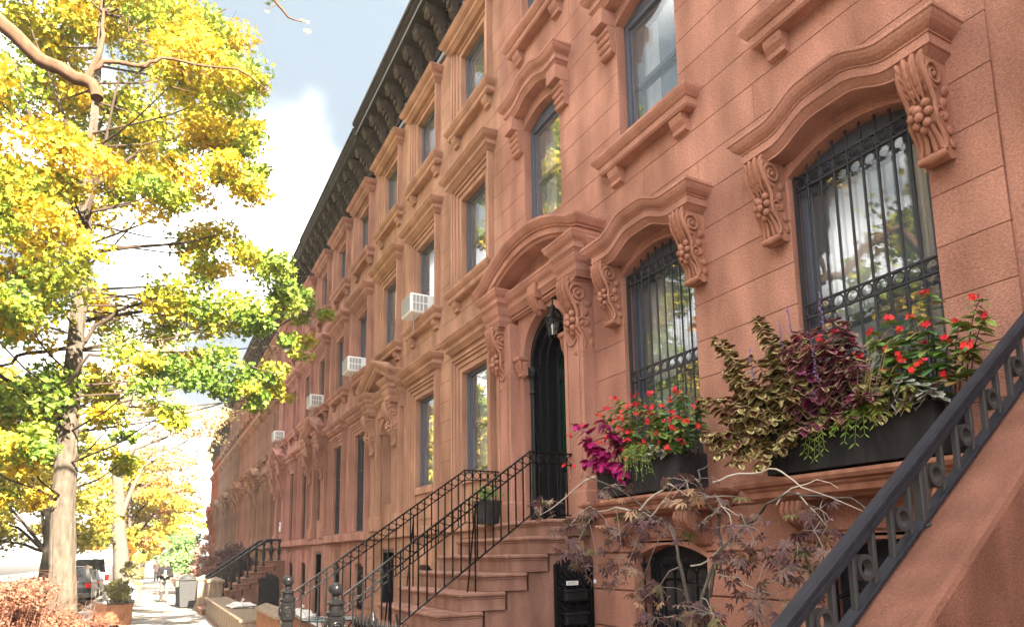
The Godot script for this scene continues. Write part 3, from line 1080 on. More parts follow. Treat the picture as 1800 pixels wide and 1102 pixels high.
	# arch spandrel between the pilasters
	b = MB.new()
	var poly := PackedVector2Array()
	for k in 21:
		var a := PI - PI * k / 20.0
		poly.append(Vector2(dcx + 0.55 * cos(a), 4.36 + 0.56 * sin(a)))
	poly.append(Vector2(dcx + 0.67, 4.36)); poly.append(Vector2(dcx + 0.67, 5.02)); poly.append(Vector2(dcx - 0.67, 5.02)); poly.append(Vector2(dcx - 0.67, 4.36))
	b.prism(poly, Transform3D.IDENTITY, -0.07, 0.05)
	for s in [-1.0, 1.0]:
		b.box(Vector3(dcx + s * 0.61 - 0.06, 2.22, -0.07), Vector3(dcx + s * 0.61 + 0.06, 4.36, 0.05))
		for q in [0.0, 0.035]:
			b.tube([Vector3(dcx + s * 0.62, 4.60, 0.05), Vector3(dcx + s * (0.62 - q), 4.95 - q, 0.05), Vector3(dcx + s * (0.26 + q), 4.95 - q, 0.05)], [0.010, 0.010, 0.010], 5)
	put(b, "arch", st, ent)
	for s in [-1.0, 1.0]:
		b = MB.new()
		b.box(Vector3(dcx + s * 0.57 - 0.085, 4.36, 0.02), Vector3(dcx + s * 0.57 + 0.085, 4.42, 0.16), 0.012)
		for j in 3:
			b.tube([Vector3(dcx + s * 0.57 - 0.055 + 0.055 * j, 4.36, 0.12), Vector3(dcx + s * 0.57 - 0.055 + 0.055 * j, 4.24, 0.10), Vector3(dcx + s * 0.57 - 0.055 + 0.055 * j, 4.14, 0.05)], [0.025, 0.022, 0.013], 6)
		b.box(Vector3(dcx + s * 0.57 - 0.075, 4.16, 0.0), Vector3(dcx + s * 0.57 + 0.075, 4.36, 0.09), 0.01)
		put(b, "impost", M.carved, ent)
	b = MB.new()
	b.box(Vector3(dcx - 0.10, 5.0, 0.06), Vector3(dcx + 0.10, 5.20, 0.24), 0.012)
	for c in [-1.0, 0.0, 1.0]:
		b.tube([Vector3(dcx + c * 0.055, 5.06, 0.235), Vector3(dcx + c * 0.06, 4.97, 0.205), Vector3(dcx + c * 0.045, 4.88, 0.15), Vector3(dcx + c * 0.03, 4.82, 0.10)], [0.032, 0.03, 0.024, 0.014], 6)
	b.box(Vector3(dcx - 0.075, 4.86, 0.04), Vector3(dcx + 0.075, 5.01, 0.17), 0.012)
	put(b, "keystone", M.carved, ent)
	entrance_door(h, dcx)
	make_cornice(h, M.cornice, 11.9, true, false)

func iron_grille(h: Node3D, cx: float, i: int) -> void:
	var g := part_node("window_grille", h, Vector3(cx, 0, -0.045))
	var hw := 0.51
	var b := MB.new()
	for s in [-1.0, 1.0]:
		b.sbar(Vector3(s * hw, 2.45, 0), Vector3(s * hw, 4.80, 0), 0.034, 0.022)
		for yy in [2.9, 3.62, 4.68]:
			b.bar(Vector3(s * (hw + 0.016), yy - 0.05, 0.0), Vector3(s * (hw + 0.016), yy + 0.05, 0.0), 0.014, 6)
	put(b, "grille_stile", M.grille, g)
	for y in [3.59, 3.695, 4.625, 4.735]:
		b = MB.new()
		b.sbar(Vector3(-hw, y, 0.0), Vector3(hw, y, 0.0), 0.014, 0.022, Vector3(0, 0, 1))
		put(b, "grille_rail", M.grille, g)
	b = MB.new()
	b.sbar(Vector3(-hw, 2.50, 0.0), Vector3(hw, 2.50, 0.0), 0.02, 0.022, Vector3(0, 0, 1))
	put(b, "grille_rail", M.grille, g)
	var n := 8
	for k in n:
		var x := lerpf(-hw, hw, (k + 1.0) / (n + 1.0))
		b = MB.new()
		var t := (x + hw) / (2 * hw)
		var top := 4.81 + 0.10 * 4 * t * (1 - t)
		b.bar(Vector3(x, 2.46, 0), Vector3(x, top - 0.05, 0), 0.0095, 6)
		b.tube([Vector3(x, top - 0.05, 0), Vector3(x, top - 0.035, 0), Vector3(x, top, 0)], [0.0095, 0.013, 0.002], 6)
		put(b, "grille_bar", M.grille, g)
	var rm := MB.new()
	rm.ring(Vector3.ZERO, Vector3(0, 0, 1), 0.044, 0.0075, 18, 5)
	var ringm := rm.mesh()
	for k in n + 1:
		var x := lerpf(-hw, hw, (k + 0.5) / (n + 1.0))
		for y in [3.6425, 4.68]:
			put(ringm, "grille_ring", M.grille, g, XF(Vector3(x, y, 0)))

func entrance_door(h: Node3D, cx: float) -> void:
	var d := part_node("entrance_door", h)
	var z := -0.06
	var b := MB.new()
	# dark timber lining with colonnettes and three receding arches
	for q in [[0.57, 0.485, 0.0], [0.485, 0.43, -0.09], [0.43, 0.39, -0.17]]:
		var n := 20
		for k in n:
			var a0 := PI - PI * k / n
			var a1 := PI - PI * (k + 1) / n
			var P := func(r: float, a: float, zz: float) -> Vector3: return Vector3(cx + r * cos(a), 4.34 + r * 0.96 * sin(a), zz)
			b.quad(P.call(q[1], a0, z + q[2]), P.call(q[1], a1, z + q[2]), P.call(q[0], a1, z + q[2]), P.call(q[0], a0, z + q[2]))
			b.quad(P.call(q[1], a0, z + q[2]), P.call(q[1], a0, z + q[2] - 0.14), P.call(q[1], a1, z + q[2] - 0.14), P.call(q[1], a1, z + q[2]))
		for s in [-1.0, 1.0]:
			b.box(Vector3(minf(cx + s * q[0], cx + s * q[1]), 2.22, z + q[2] - 0.13), Vector3(maxf(cx + s * q[0], cx + s * q[1]), 4.34, z + q[2]))
		var ap := []
		var ar := []
		for k in 21:
			var a := PI - PI * k / 20.0
			ap.append(Vector3(cx + q[1] * cos(a), 4.34 + q[1] * 0.96 * sin(a), z + q[2] + 0.004)); ar.append(0.014)
		b.tube(ap, ar, 5)
	b.quad(Vector3(cx - 0.62, 2.2, z - 0.42), Vector3(cx + 0.62, 2.2, z - 0.42), Vector3(cx + 0.62, 4.99, z - 0.42), Vector3(cx - 0.62, 4.99, z - 0.42))
	put(b, "door_lining", M.door, d)
	for s in [-1.0, 1.0]:
		b = MB.new()
		b.lathe([Vector2(0.055, 2.24), Vector2(0.055, 2.44), Vector2(0.04, 2.47), Vector2(0.05, 2.50), Vector2(0.036, 2.54), Vector2(0.034, 3.9), Vector2(0.05, 3.93), Vector2(0.036, 3.97), Vector2(0.036, 4.10), Vector2(0.06, 4.16), Vector2(0.068, 4.22), Vector2(0.068, 4.27), Vector2(0, 4.27)], XF(Vector3(cx + s * 0.485, 0, z + 0.005)), 10)
		put(b, "colonnette", M.door, d)
	# the two leaves
	for s in [-1.0, 1.0]:
		b = MB.new()
		var xa: float = cx + s * 0.006
		var xb: float = cx + s * 0.39
		var lo := minf(xa, xb)
		var hi := maxf(xa, xb)
		var zd := z - 0.29
		b.box(Vector3(lo, 2.24, zd - 0.05), Vector3(lo + 0.075, 4.36, zd), 0.006)
		b.box(Vector3(hi - 0.075, 2.24, zd - 0.05), Vector3(hi, 4.36, zd), 0.006)
		for yy in [[2.24, 2.40], [2.92, 3.04], [4.08, 4.18]]:
			b.box(Vector3(lo + 0.075, yy[0], zd - 0.05), Vector3(hi - 0.075, yy[1], zd), 0.006)
		b.box(Vector3(lo + 0.075, 2.40, zd - 0.04), Vector3(hi - 0.075, 2.92, zd - 0.03))
		b.box(Vector3(lo + 0.105, 2.45, zd - 0.03), Vector3(hi - 0.105, 2.87, zd - 0.004), 0.02)
		# arched head of the leaf
		var poly2 := PackedVector2Array()
		for k in 11:
			var a := PI * 0.5 * k / 10.0
			poly2.append(Vector2(cx + s * 0.39 * cos(a), 4.34 + 0.375 * sin(a)))
		for k in 11:
			var a := PI * 0.5 * (10 - k) / 10.0
			poly2.append(Vector2(cx + s * (0.30 * cos(a) + 0.012), 4.34 + 0.288 * sin(a)))
		b.prism(poly2, Transform3D.IDENTITY, zd - 0.05, zd)
		b.box(Vector3(minf(cx, cx + s * 0.075), 4.34, zd - 0.048), Vector3(maxf(cx, cx + s * 0.075), 4.68, zd - 0.002))
		b.ball(Vector3(cx + s * 0.05, 3.0, zd + 0.03), Vector3.ONE * 0.028, 6, 8)
		put(b, "door_leaf", M.door, d)
		b = MB.new()
		b.box(Vector3(lo + 0.07, 3.03, zd - 0.03), Vector3(hi - 0.07, 4.09, zd - 0.022))
		put(b, "door_pane", M.door_glass, d)
		b = MB.new()
		b.box(Vector3(lo + 0.07, 4.17, zd - 0.03), Vector3(hi - 0.09, 4.62, zd - 0.022))
		put(b, "door_pane", M.door_glass, d)

# ---- the plainer houses along the row
func house_b(k: int, tone: int, o: Dictionary) -> Node3D:
	var h := thing("brownstone_house", o.label, "house", Vector3(FACE, 0, -5.1 - PITCH * k), -PI / 2, "row of brownstone houses")
	var st: Material = M["stone%d" % tone]
	var ops := []
	var avoid := []
	var f1: float = o.get("f1", 3.06)
	var full: bool = o.get("detail", true)
	for i in 2:
		ops.append([BAYS[i] - 0.46, BAYS[i] + 0.46, f1, 4.72])
		avoid.append([BAYS[i] - 0.716, BAYS[i] + 0.716, 2.4, 5.14])
		avoid.append([BAYS[i] - 0.9, BAYS[i] + 0.9, 5.14, 5.36])
	for i in 3:
		ops.append([BAYS[i] - 0.46, BAYS[i] + 0.46, 6.14, 7.66])
		ops.append([BAYS[i] - 0.46, BAYS[i] + 0.46, 9.05, 10.30])
		for q in [[6.14, 7.66], [9.05, 10.30]]:
			avoid.append([BAYS[i] - 0.716, BAYS[i] + 0.716, q[0] - 0.04, q[1] + 0.42])
	var infill: bool = o.get("infill", true)
	var dy0 := 2.9 if infill else 1.80
	ops.append([BAYS[2] - 0.46, BAYS[2] + 0.46, dy0, 4.56])
	avoid.append([BAYS[2] - 0.95, BAYS[2] + 0.95, 2.3, 5.2])
	if infill: ops.append([BAYS[2] - 0.42, BAYS[2] + 0.42, 0.02, 1.98])
	for i in 2: ops.append([BAYS[i] - 0.34, BAYS[i] + 0.34, 0.62, 1.74])
	var b := MB.new()
	wall_mesh(b, -3.2, 3.2, 0.0, 11.0, ops)
	# belt course above the basement
	b.box(Vector3(BAYS[2] + 0.47, 2.20, 0.0), Vector3(3.2, 2.36, 0.10), 0.012)
	b.box(Vector3(-3.2, 2.20, 0.0), Vector3(BAYS[2] - 0.47, 2.36, 0.10), 0.012)
	if infill: b.box(Vector3(BAYS[2] - 0.469, 2.20, 0.0), Vector3(BAYS[2] + 0.469, 2.357, 0.098))
	put(b, "wall", st, h)
	if o.get("blocks", false):
		blocks(h, tone, -3.2, 3.2, 2.37, 10.80, 0.338, avoid)
	if k <= 2:
		blocks(h, tone, -3.2, 3.2, 0.35, 2.19, 0.368, [[BAYS[0] - 0.5, BAYS[0] + 0.5, 0.5, 2.1], [BAYS[1] - 0.5, BAYS[1] + 0.5, 0.5, 2.1], [BAYS[2] - 0.44, BAYS[2] + 0.44, 0.0, 2.0]], 0.0, 0.02, 0.016)
	shell(h, tone, 11.95 + o.get("dy", 0.0))
	for i in 2:
		var w := part_node("window", h)
		sash_window(w, BAYS[i], 0.46, f1, 4.72, 0.0, M.frame, M.sash, o.get("c1", [1, 1])[i], -0.07)
		trim_b(w, st, BAYS[i], 0.46, f1, 4.72, true, false, 2.36)
		if f1 > 2.7:
			b = MB.new()
			b.box(Vector3(BAYS[i] - 0.46, f1 - 0.13, -0.1), Vector3(BAYS[i] + 0.46, f1, 0.055), 0.01)
			b.box(Vector3(BAYS[i] - 0.46, 2.36, -0.1), Vector3(BAYS[i] + 0.46, f1 - 0.13, 0.012))
			b.box(Vector3(BAYS[i] - 0.36, 2.48, 0.012), Vector3(BAYS[i] + 0.36, f1 - 0.22, 0.03), 0.012)
			put(b, "apron", st, w)
		else:
			b = MB.new()
			b.box(Vector3(BAYS[i] - 0.78, 2.20, 0.0), Vector3(BAYS[i] + 0.78, 2.38, 0.21), 0.012)
			put(b, "sill", st, w)
			window_bars(w, BAYS[i], 0.46, f1 + 0.02, 4.70, 9, -0.05)
	for i in 3:
		for fl in 2:
			var w := part_node("window", h)
			var y0: float = 6.14 if fl == 0 else 9.05
			var y1: float = 7.66 if fl == 0 else 10.30
			sash_window(w, BAYS[i], 0.46, y0, y1, 0.0, M.frame, M.sash, (o.get("c2", [8 + 4, 0, 1]) if fl == 0 else o.get("c3", [0, 12, 0]))[i] if full else 0, -0.07)
			trim_b(w, st, BAYS[i], 0.46, y0, y1, true, true, y0 - 0.02, 0.475 if fl == 0 else 0.395)
	for i in 2: basement_window(h, BAYS[i], 0.33, 0.64, 1.62, 0.10, st, true)
	if infill:
		b = MB.new()
		b.box(Vector3(BAYS[2] - 0.42, 0.03, -0.75), Vector3(BAYS[2] + 0.42, 1.98, -0.70))
		b.box(Vector3(BAYS[2] - 0.42, 0.03, -0.70), Vector3(BAYS[2] - 0.36, 1.98, -0.02), 0.008)
		b.box(Vector3(BAYS[2] + 0.36, 0.03, -0.70), Vector3(BAYS[2] + 0.42, 1.98, -0.02), 0.008)
		b.box(Vector3(BAYS[2] - 0.36, 1.92, -0.70), Vector3(BAYS[2] + 0.36, 1.98, -0.02), 0.008)
		b.box(Vector3(BAYS[2] - 0.30, 0.10, -0.70), Vector3(BAYS[2] + 0.30, 0.85, -0.685), 0.005)
		b.box(Vector3(BAYS[2] - 0.30, 0.95, -0.70), Vector3(BAYS[2] + 0.30, 1.85, -0.685), 0.005)
		put(b, "basement_door", M.door, h)
	# entrance bay
	var ent := part_node("entrance", h)
	door_hood(h, st, M["carved%d" % tone] if M.has("carved%d" % tone) else st, BAYS[2], 1.02, 5.36, 3, 0.42, 2, false)
	for s in [-1.0, 1.0]:
		b = MB.new()
		var px: float = BAYS[2] + s * 0.72
		b.box(Vector3(px - 0.20, 2.36, 0.0), Vector3(px + 0.20, 4.84, 0.12), 0.01)
		b.box(Vector3(px - 0.24, 2.36, 0.0), Vector3(px + 0.24, 2.66, 0.16), 0.012)
		b.box(Vector3(px - 0.11, 2.80, 0.12), Vector3(px - 0.09, 4.2, 0.135), 0.005)
		b.box(Vector3(px + 0.09, 2.80, 0.12), Vector3(px + 0.11, 4.2, 0.135), 0.005)
		put(b, "pilaster", st, ent)
	b = MB.new()
	var poly := PackedVector2Array()
	for q in 17:
		var a := PI - PI * q / 16.0
		poly.append(Vector2(BAYS[2] + 0.44 * cos(a), 4.40 + 0.30 * sin(a)))
	poly.append(Vector2(BAYS[2] + 0.52, 4.40)); poly.append(Vector2(BAYS[2] + 0.52, 4.84)); poly.append(Vector2(BAYS[2] - 0.52, 4.84)); poly.append(Vector2(BAYS[2] - 0.52, 4.40))
	b.prism(poly, Transform3D.IDENTITY, -0.10, 0.06)
	b.box(Vector3(BAYS[2] - 0.08, 4.68, 0.05), Vector3(BAYS[2] + 0.08, 4.90, 0.18), 0.02)
	put(b, "arch", st, ent)
	if infill:
		var w := part_node("window", h)
		sash_window(w, BAYS[2], 0.44, dy0, 4.56, 0.0, M.frame, M.sash, 0, -0.2)
		b = MB.new()
		b.box(Vector3(BAYS[2] - 0.52, 2.36, -0.18), Vector3(BAYS[2] + 0.52, dy0, -0.09), 0.008)
		put(b, "apron", st, w)
		if o.get("bars", false):
			window_bars(w, BAYS[2], 0.44, dy0, 4.4, 8, -0.06)
	else:
		b = MB.new()
		b.box(Vector3(BAYS[2] - 0.46, 1.80, -0.24), Vector3(BAYS[2] + 0.46, 4.56, -0.20))
		for s in [-1.0, 1.0]:
			for yy in [1.9, 2.45, 3.0, 3.55, 4.1]:
				b.box(Vector3(BAYS[2] + s * 0.22 - 0.15, yy, -0.20), Vector3(BAYS[2] + s * 0.22 + 0.15, yy + 0.45, -0.17), 0.02)
		put(b, "door", M.door, h)
	make_cornice(h, M.cornice if k < 2 else M.cornice2, 11.9 + o.get("dy", 0.0), k < 2, k >= 2)
	return h

func simple_house(k: int, tone: int, label: String) -> void:
	# houses past the camera's shoulder: wall, windows, cornice and roof
	var h := thing("brownstone_house", label, "house", Vector3(FACE, 0, -5.1 - PITCH * k), -PI / 2, "row of brownstone houses")
	var ops := []
	for i in 3:
		for q in [[2.5, 4.7], [6.14, 7.66], [9.05, 10.3]]:
			ops.append([BAYS[i] - 0.46, BAYS[i] + 0.46, q[0], q[1]])
	var b := MB.new()
	wall_mesh(b, -3.2, 3.2, 0.0, 11.0, ops)
	put(b, "wall", M["stone%d" % tone], h)
	for op in ops:
		b = MB.new()
		b.box(Vector3(op[0] - 0.02, op[2] - 0.02, -0.30), Vector3(op[1] + 0.02, op[3] + 0.02, -0.2))
		put(b, "window", M.frame_dark, h)
		b = MB.new()
		mould(b, crown(0.25, 0.2, 0.1), op[0] - 0.25, op[1] + 0.25, op[3] + 0.4, 0.1)
		put(b, "window_hood", M["stone%d" % tone], h)
	shell(h, tone, 11.95)
	make_cornice(h, M.cornice, 11.9, false, false)

func build_houses() -> void:
	console_m = console_mesh(0.62, 0.18)
	console_big = console_mesh(0.80, 0.235)
	corbel_m = corbel_mesh()
	bracket_m = cornice_bracket_mesh()
	for i in 9: M["carved%d" % i] = M["stone%d" % i]
	simple_house(-1, 0, "brown stone house behind the near stoop, its wall at the right edge of the photo")
	simple_house(-2, 1, "brown stone house second past the near stoop, out of the frame")
	simple_house(-3, 0, "brown stone house third past the near stoop, out of the frame")
	house_a()
	house_b(1, 1, {"label": "tan brown stone house with flat hoods whose gabled entrance is closed by a tall window", "blocks": true, "c1": [1, 1], "c2": [12, 0, 1], "c3": [0, 0, 12]})
	house_b(2, 2, {"label": "pinkish brown stone house with barred tall windows under an old dark cornice", "f1": 2.42, "bars": true, "dy": -0.12, "c2": [0, 1, 0]})
	house_b(3, 3, {"label": "bright pink brown stone house above the dark grey balustraded stoop", "f1": 2.42, "infill": false, "dy": -0.2})
	house_b(4, 4, {"label": "dull ochre stone house just beyond the bright pink house", "f1": 2.6, "infill": false, "dy": -0.05, "detail": false})
	house_b(5, 5, {"label": "salmon stone house third from the barred window house", "f1": 2.6, "infill": false, "dy": -0.1, "detail": false})
	house_b(6, 6, {"label": "grey brown stone house, first of the two dull ones near the street's end", "f1": 2.6, "infill": false, "dy": -0.6, "detail": false})
	house_b(7, 7, {"label": "pale grey mauve stone house before the red house", "f1": 2.6, "infill": false, "dy": -1.2, "detail": false})
	house_b(8, 8, {"label": "brick red house farthest along the row, low behind the green shrub", "f1": 2.6, "infill": false, "dy": -1.6, "detail": false})

# ---------------------------------------------------------------- stoops: local x along the front, z out from it
func stoop(label: String, zc: float, hw: float, top: float, out0: float, mat: Material, group := "") -> Node3D:
	var s := thing("stoop", label, "stoop", Vector3(FACE, 0, zc), -PI / 2, group)
	var n := int(round(top / 0.185))
	var r := top / n
	for i in n:
		var y := top - r * i
		var o := out0 + 0.255 * i
		var b := MB.new()
		var back := 0.0 if i == 0 else maxf(0.0, o - 0.255 * 2.0)
		if i == 0: back = -0.27
		b.box(Vector3(-hw, y - r, back), Vector3(hw, y - 0.045, o - 0.03), 0.004)
		# rounded nosing with a return on both ends
		b.box(Vector3(-hw - 0.03, y - 0.05, maxf(back, -0.27)), Vector3(hw + 0.03, y, o), 0.016)
		b.box(Vector3(-hw - 0.012, y - 0.068, back), Vector3(hw + 0.012, y - 0.05, o - 0.018), 0.005)
		put(b, "step", mat, s)
	# the solid flank under the steps
	var poly := PackedVector2Array([Vector2(0.0, 0.0), Vector2(0.0, top - r - 0.01)])
	for i in range(1, n):
		var o := out0 + 0.255 * (i - 1) - 0.3
		if o < 0.03: continue
		poly.append(Vector2(o, top - r * i - 0.005)); poly.append(Vector2(o, maxf(top - r * (i + 1) - 0.005, 0.01)))
	poly.append(Vector2(out0 + 0.255 * (n - 2) - 0.3, 0.0))
	var b := MB.new()
	b.prism(poly, Transform3D(Basis(Vector3(0, 0, 1), Vector3.UP, Vector3(-1, 0, 0)), Vector3(hw - 0.035, 0, 0)), 0.0, 2 * hw - 0.07)
	put(b, "flank", mat, s)
	return s

# wrought iron stair rail with rings under its top bar; o = distance out, y = height
func iron_stair_rail(label: String, x: float, zc: float, o0: float, y0: float, o1: float, y1: float, spacing: float) -> void:
	var t := thing("stair_railing", label, "railing", Vector3(FACE, 0, zc), -PI / 2, "iron railings of the middle stoop")
	var P := func(f: float, dy: float) -> Vector3: return Vector3(x, lerpf(y0, y1, f) + dy, lerpf(o0, o1, f))
	var b := MB.new()
	b.sbar(P.call(0.0, 0.0), P.call(1.0, 0.0), 0.016, 0.042, Vector3(1, 0, 0), 0.004)
	b.sbar(Vector3(x, y0, o0 + 0.012), Vector3(x, y0, 0.14), 0.016, 0.042, Vector3(1, 0, 0), 0.004)
	put(b, "top_rail", M.iron, t)
	b = MB.new()
	b.sbar(P.call(0.0, -0.125), P.call(1.0, -0.125), 0.012, 0.022, Vector3(1, 0, 0))
	b.sbar(Vector3(x, y0 - 0.125, o0), Vector3(x, y0 - 0.125, 0.14), 0.012, 0.022, Vector3(1, 0, 0))
	put(b, "ring_rail", M.iron, t)
	b = MB.new()
	b.sbar(P.call(0.0, -0.68), P.call(1.0, -0.68), 0.012, 0.026, Vector3(1, 0, 0))
	b.sbar(Vector3(x, y0 - 0.68, o0), Vector3(x, y0 - 0.68, 0.14), 0.012, 0.026, Vector3(1, 0, 0))
	put(b, "bottom_rail", M.iron, t)
	var n := int(round((o1 - o0) / spacing))
	var bal := MB.new()
	bal.sbar(Vector3(0, -0.68, 0), Vector3(0, 0, 0), 0.0135, 0.0135)
	var bm := bal.mesh()
	var rg := MB.new()
	rg.ring(Vector3.ZERO, Vector3(1, 0, 0), 0.045, 0.0055, 16, 5)
	var rm := rg.mesh()
	for i in n + 1:
		var f := float(i) / n
		put(bm, "baluster", M.iron, t, XF(P.call(f, -0.008)))
		if i < n: put(rm, "ring", M.iron, t, XF(P.call((i + 0.5) / n, -0.063)))
	var m := 5
	for i in m:
		var o := lerpf(o0, 0.14, (i + 1.0) / m)
		put(bm, "baluster", M.iron, t, XF(Vector3(x, y0 - 0.008, o)))
		put(rm, "ring", M.iron, t, XF(Vector3(x, y0 - 0.063, o + (o0 - 0.14) / m * 0.5)))
	# legs down to the treads
	for f in [0.33, 0.78]:
		var q: Vector3 = P.call(f, 0.0)
		b = MB.new()
		b.sbar(q + Vector3(0, -0.1, 0.0), q + Vector3(0, -1.06, 0.0), 0.014, 0.014)
		b.sbar(q + Vector3(0, -0.15, 0.0), q + Vector3(-0.10, -1.06, 0.05), 0.012, 0.012)
		put(b, "brace", M.iron, t)

func newel(at: Vector3, label: String) -> void:
	var t := thing("newel_post", label, "newel post", at, -PI / 2, "iron newel posts of the middle stoop")
	var b := MB.new()
	b.box(Vector3(-0.085, 0, -0.085), Vector3(0.085, 0.16, 0.085), 0.012)
	b.box(Vector3(-0.062, 0.16, -0.062), Vector3(0.062, 0.74, 0.062), 0.014)
	b.box(Vector3(-0.075, 0.74, -0.075), Vector3(0.075, 0.96, 0.075), 0.022)
	b.lathe([Vector2(0.085, 0.955), Vector2(0.088, 0.985), Vector2(0.06, 1.0), Vector2(0.058, 1.04), Vector2(0.074, 1.055), Vector2(0.074, 1.07), Vector2(0.05, 1.09), Vector2(0.034, 1.10), Vector2(0.03, 1.125)], Transform3D.IDENTITY, 14)
	put(b, "shaft", M.iron, t)
	b = MB.new()
	b.ball(Vector3(0, 1.185, 0), Vector3.ONE * 0.066, 10, 16)
	put(b, "ball_finial", M.iron, t)
	for s in [0, 1, 2, 3]:
		b = MB.new()
		b.ring(Vector3(0, 0.85, 0.078), Vector3(0, 0, 1), 0.048, 0.009, 14, 5)
		for k in 6:
			b.ball(Vector3(0.024 * cos(k * TAU / 6), 0.85 + 0.024 * sin(k * TAU / 6), 0.08), Vector3(0.013, 0.013, 0.008), 4, 6)
		b.ball(Vector3(0, 0.85, 0.083), Vector3(0.011, 0.011, 0.009), 4, 6)
		put(b, "rosette", M.iron, t, XF(Vector3.ZERO, Basis(Vector3.UP, s * PI / 2)))

func build_stoops() -> void:
	# the middle stoop
	var zc := -7.2
	stoop("brown stone stoop rising to the arched black door, with a pot on its landing", zc, 0.93, 2.22, 0.56, M.stoop, "brownstone stoops")
	iron_stair_rail("near iron stair railing with rings, ending at the large ball newel", 0.87, zc, 0.72, 2.94, 2.70, 1.50, 0.092)
	iron_stair_rail("far iron stair railing with rings, behind the stone steps", -0.90, zc, 0.70, 2.94, 2.82, 1.46, 0.092)
	newel(Vector3(1.53, 0.37, -6.33), "larger looking black ball newel at the foot of the near stair railing")
	newel(Vector3(1.42, 0.40, -8.12), "black ball newel at the foot of the far stair railing")
	under_stoop_gate()
	lantern()
	potted_plant()
	# fallen leaves on the treads
	var lm := maple_leaf_mesh()
	var spots := [[2.66, 1.11, -7.0], [2.9, 1.30, -7.75], [2.42, 0.93, -7.3], [2.66, 1.11, -6.6], [2.15, 0.74, -7.9], [3.15, 1.48, -7.2]]
	for q in spots:
		var o := put(lm, "fallen_leaf", tinted(lin(R(0.45, 0.6), R(0.25, 0.38), 0.10), 0.7, 0.2), self, Transform3D(Basis(Vector3.UP, R(0, 6)).scaled(Vector3(0.075, 0.075, 0.075)) * Basis(Vector3.RIGHT, R(-0.25, 0.25)), Vector3(q[0], q[1] + 0.012, q[2])))
		tag(o, ["curled leaf fallen near the middle of a low tread of the brown stoop", "yellow leaf fallen at the far end of a tread of the brown stoop", "dry leaf fallen in the middle of a higher tread of the brown stoop", "dry leaf fallen at the near end of a low tread of the brown stoop", "leaf fallen at the far end of the second lowest visible tread", "leaf fallen highest of all on the brown stoop, below the landing"][spots.find(q)], "leaf", "leaves fallen on the stoop")
	near_stoop()
	# the balustraded stoop farther down
	var g := stoop("brown stone stoop with an arched opening in its flank and dark grey balustrades", -26.3, 1.0, 1.75, 0.62, M.stoop, "brownstone stoops")
	var b := MB.new()
	var poly := PackedVector2Array()
	for q in 15:
		var a := PI - PI * q / 14.0
		poly.append(Vector2(0.50 + 0.34 * cos(a), 1.02 + 0.26 * sin(a)))
	poly.append(Vector2(0.84, 0.1)); poly.append(Vector2(0.16, 0.1))
	b.prism(poly, Transform3D(Basis(Vector3(0, 0, 1), Vector3.UP, Vector3(-1, 0, 0)), Vector3(0.985, 0, 0)), 0.0, 0.06)
	put(b, "arched_gate", M.frame_dark, g)
	b = MB.new()
	for k in 9:
		for s in [-1.0, 1.0]:
			var x := 0.12 + 0.09 * k
			b.bar(Vector3(0.992, 0.15, clampf(x - s * 0.25, 0.17, 0.83)), Vector3(0.992, 1.1, clampf(x + s * 0.25, 0.17, 0.83)), 0.008, 4)
	put(b, "lattice", M.iron_grey, g).set_meta("kind", "stuff")
	for s in [1.0, -1.0]:
		var t := thing("balustrade", "dark grey stair balustrade with turned balusters, " + ("nearer of the pair" if s > 0 else "farther of the pair"), "railing", Vector3(FACE, 0, -26.3), -PI / 2, "grey stair balustrades")
		b = MB.new()
		b.sbar(Vector3(s * 0.95, 2.46, 0.62), Vector3(s * 0.95, 1.18, 2.42), 0.08, 0.13, Vector3(1, 0, 0), 0.03)
		b.sbar(Vector3(s * 0.95, 2.46, 0.66), Vector3(s * 0.95, 2.46, 0.13), 0.08, 0.13, Vector3(1, 0, 0), 0.03)
		put(b, "handrail", M.iron_blue, t)
		var bl := MB.new()
		bl.lathe([Vector2(0.06, 0), Vector2(0.06, 0.05), Vector2(0.03, 0.08), Vector2(0.03, 0.13), Vector2(0.062, 0.22), Vector2(0.066, 0.28), Vector2(0.045, 0.37), Vector2(0.028, 0.44), Vector2(0.028, 0.50), Vector2(0.055, 0.53), Vector2(0.055, 0.58)], Transform3D.IDENTITY, 8)
		var blm := bl.mesh()
		for k in 9:
			var o := 0.2 + 0.255 * k
			var yy: float = 1.75 if o < 0.62 else 1.75 - 0.194 * ceilf((o - 0.62) / 0.255 - 0.02)
			var yt: float = 2.42 if o < 0.62 else lerpf(2.46, 1.18, (o - 0.62) / 1.8) - 0.06
			put(blm, "baluster", M.iron_blue, t, XF(Vector3(s * 0.95, yy, o), Basis.from_scale(Vector3(1, (yt - yy) / 0.56, 1))))
	for k in [4, 5, 6]:
		stoop(["brown stone stoop behind the pink shrub, before the ochre house", "brown stone stoop before the salmon house, behind the dark shrub", "brown stone stoop farthest along the row"][k - 4], -5.1 - PITCH * k - 2.0, 0.95, 1.75, 0.62, M.stoop, "brownstone stoops")

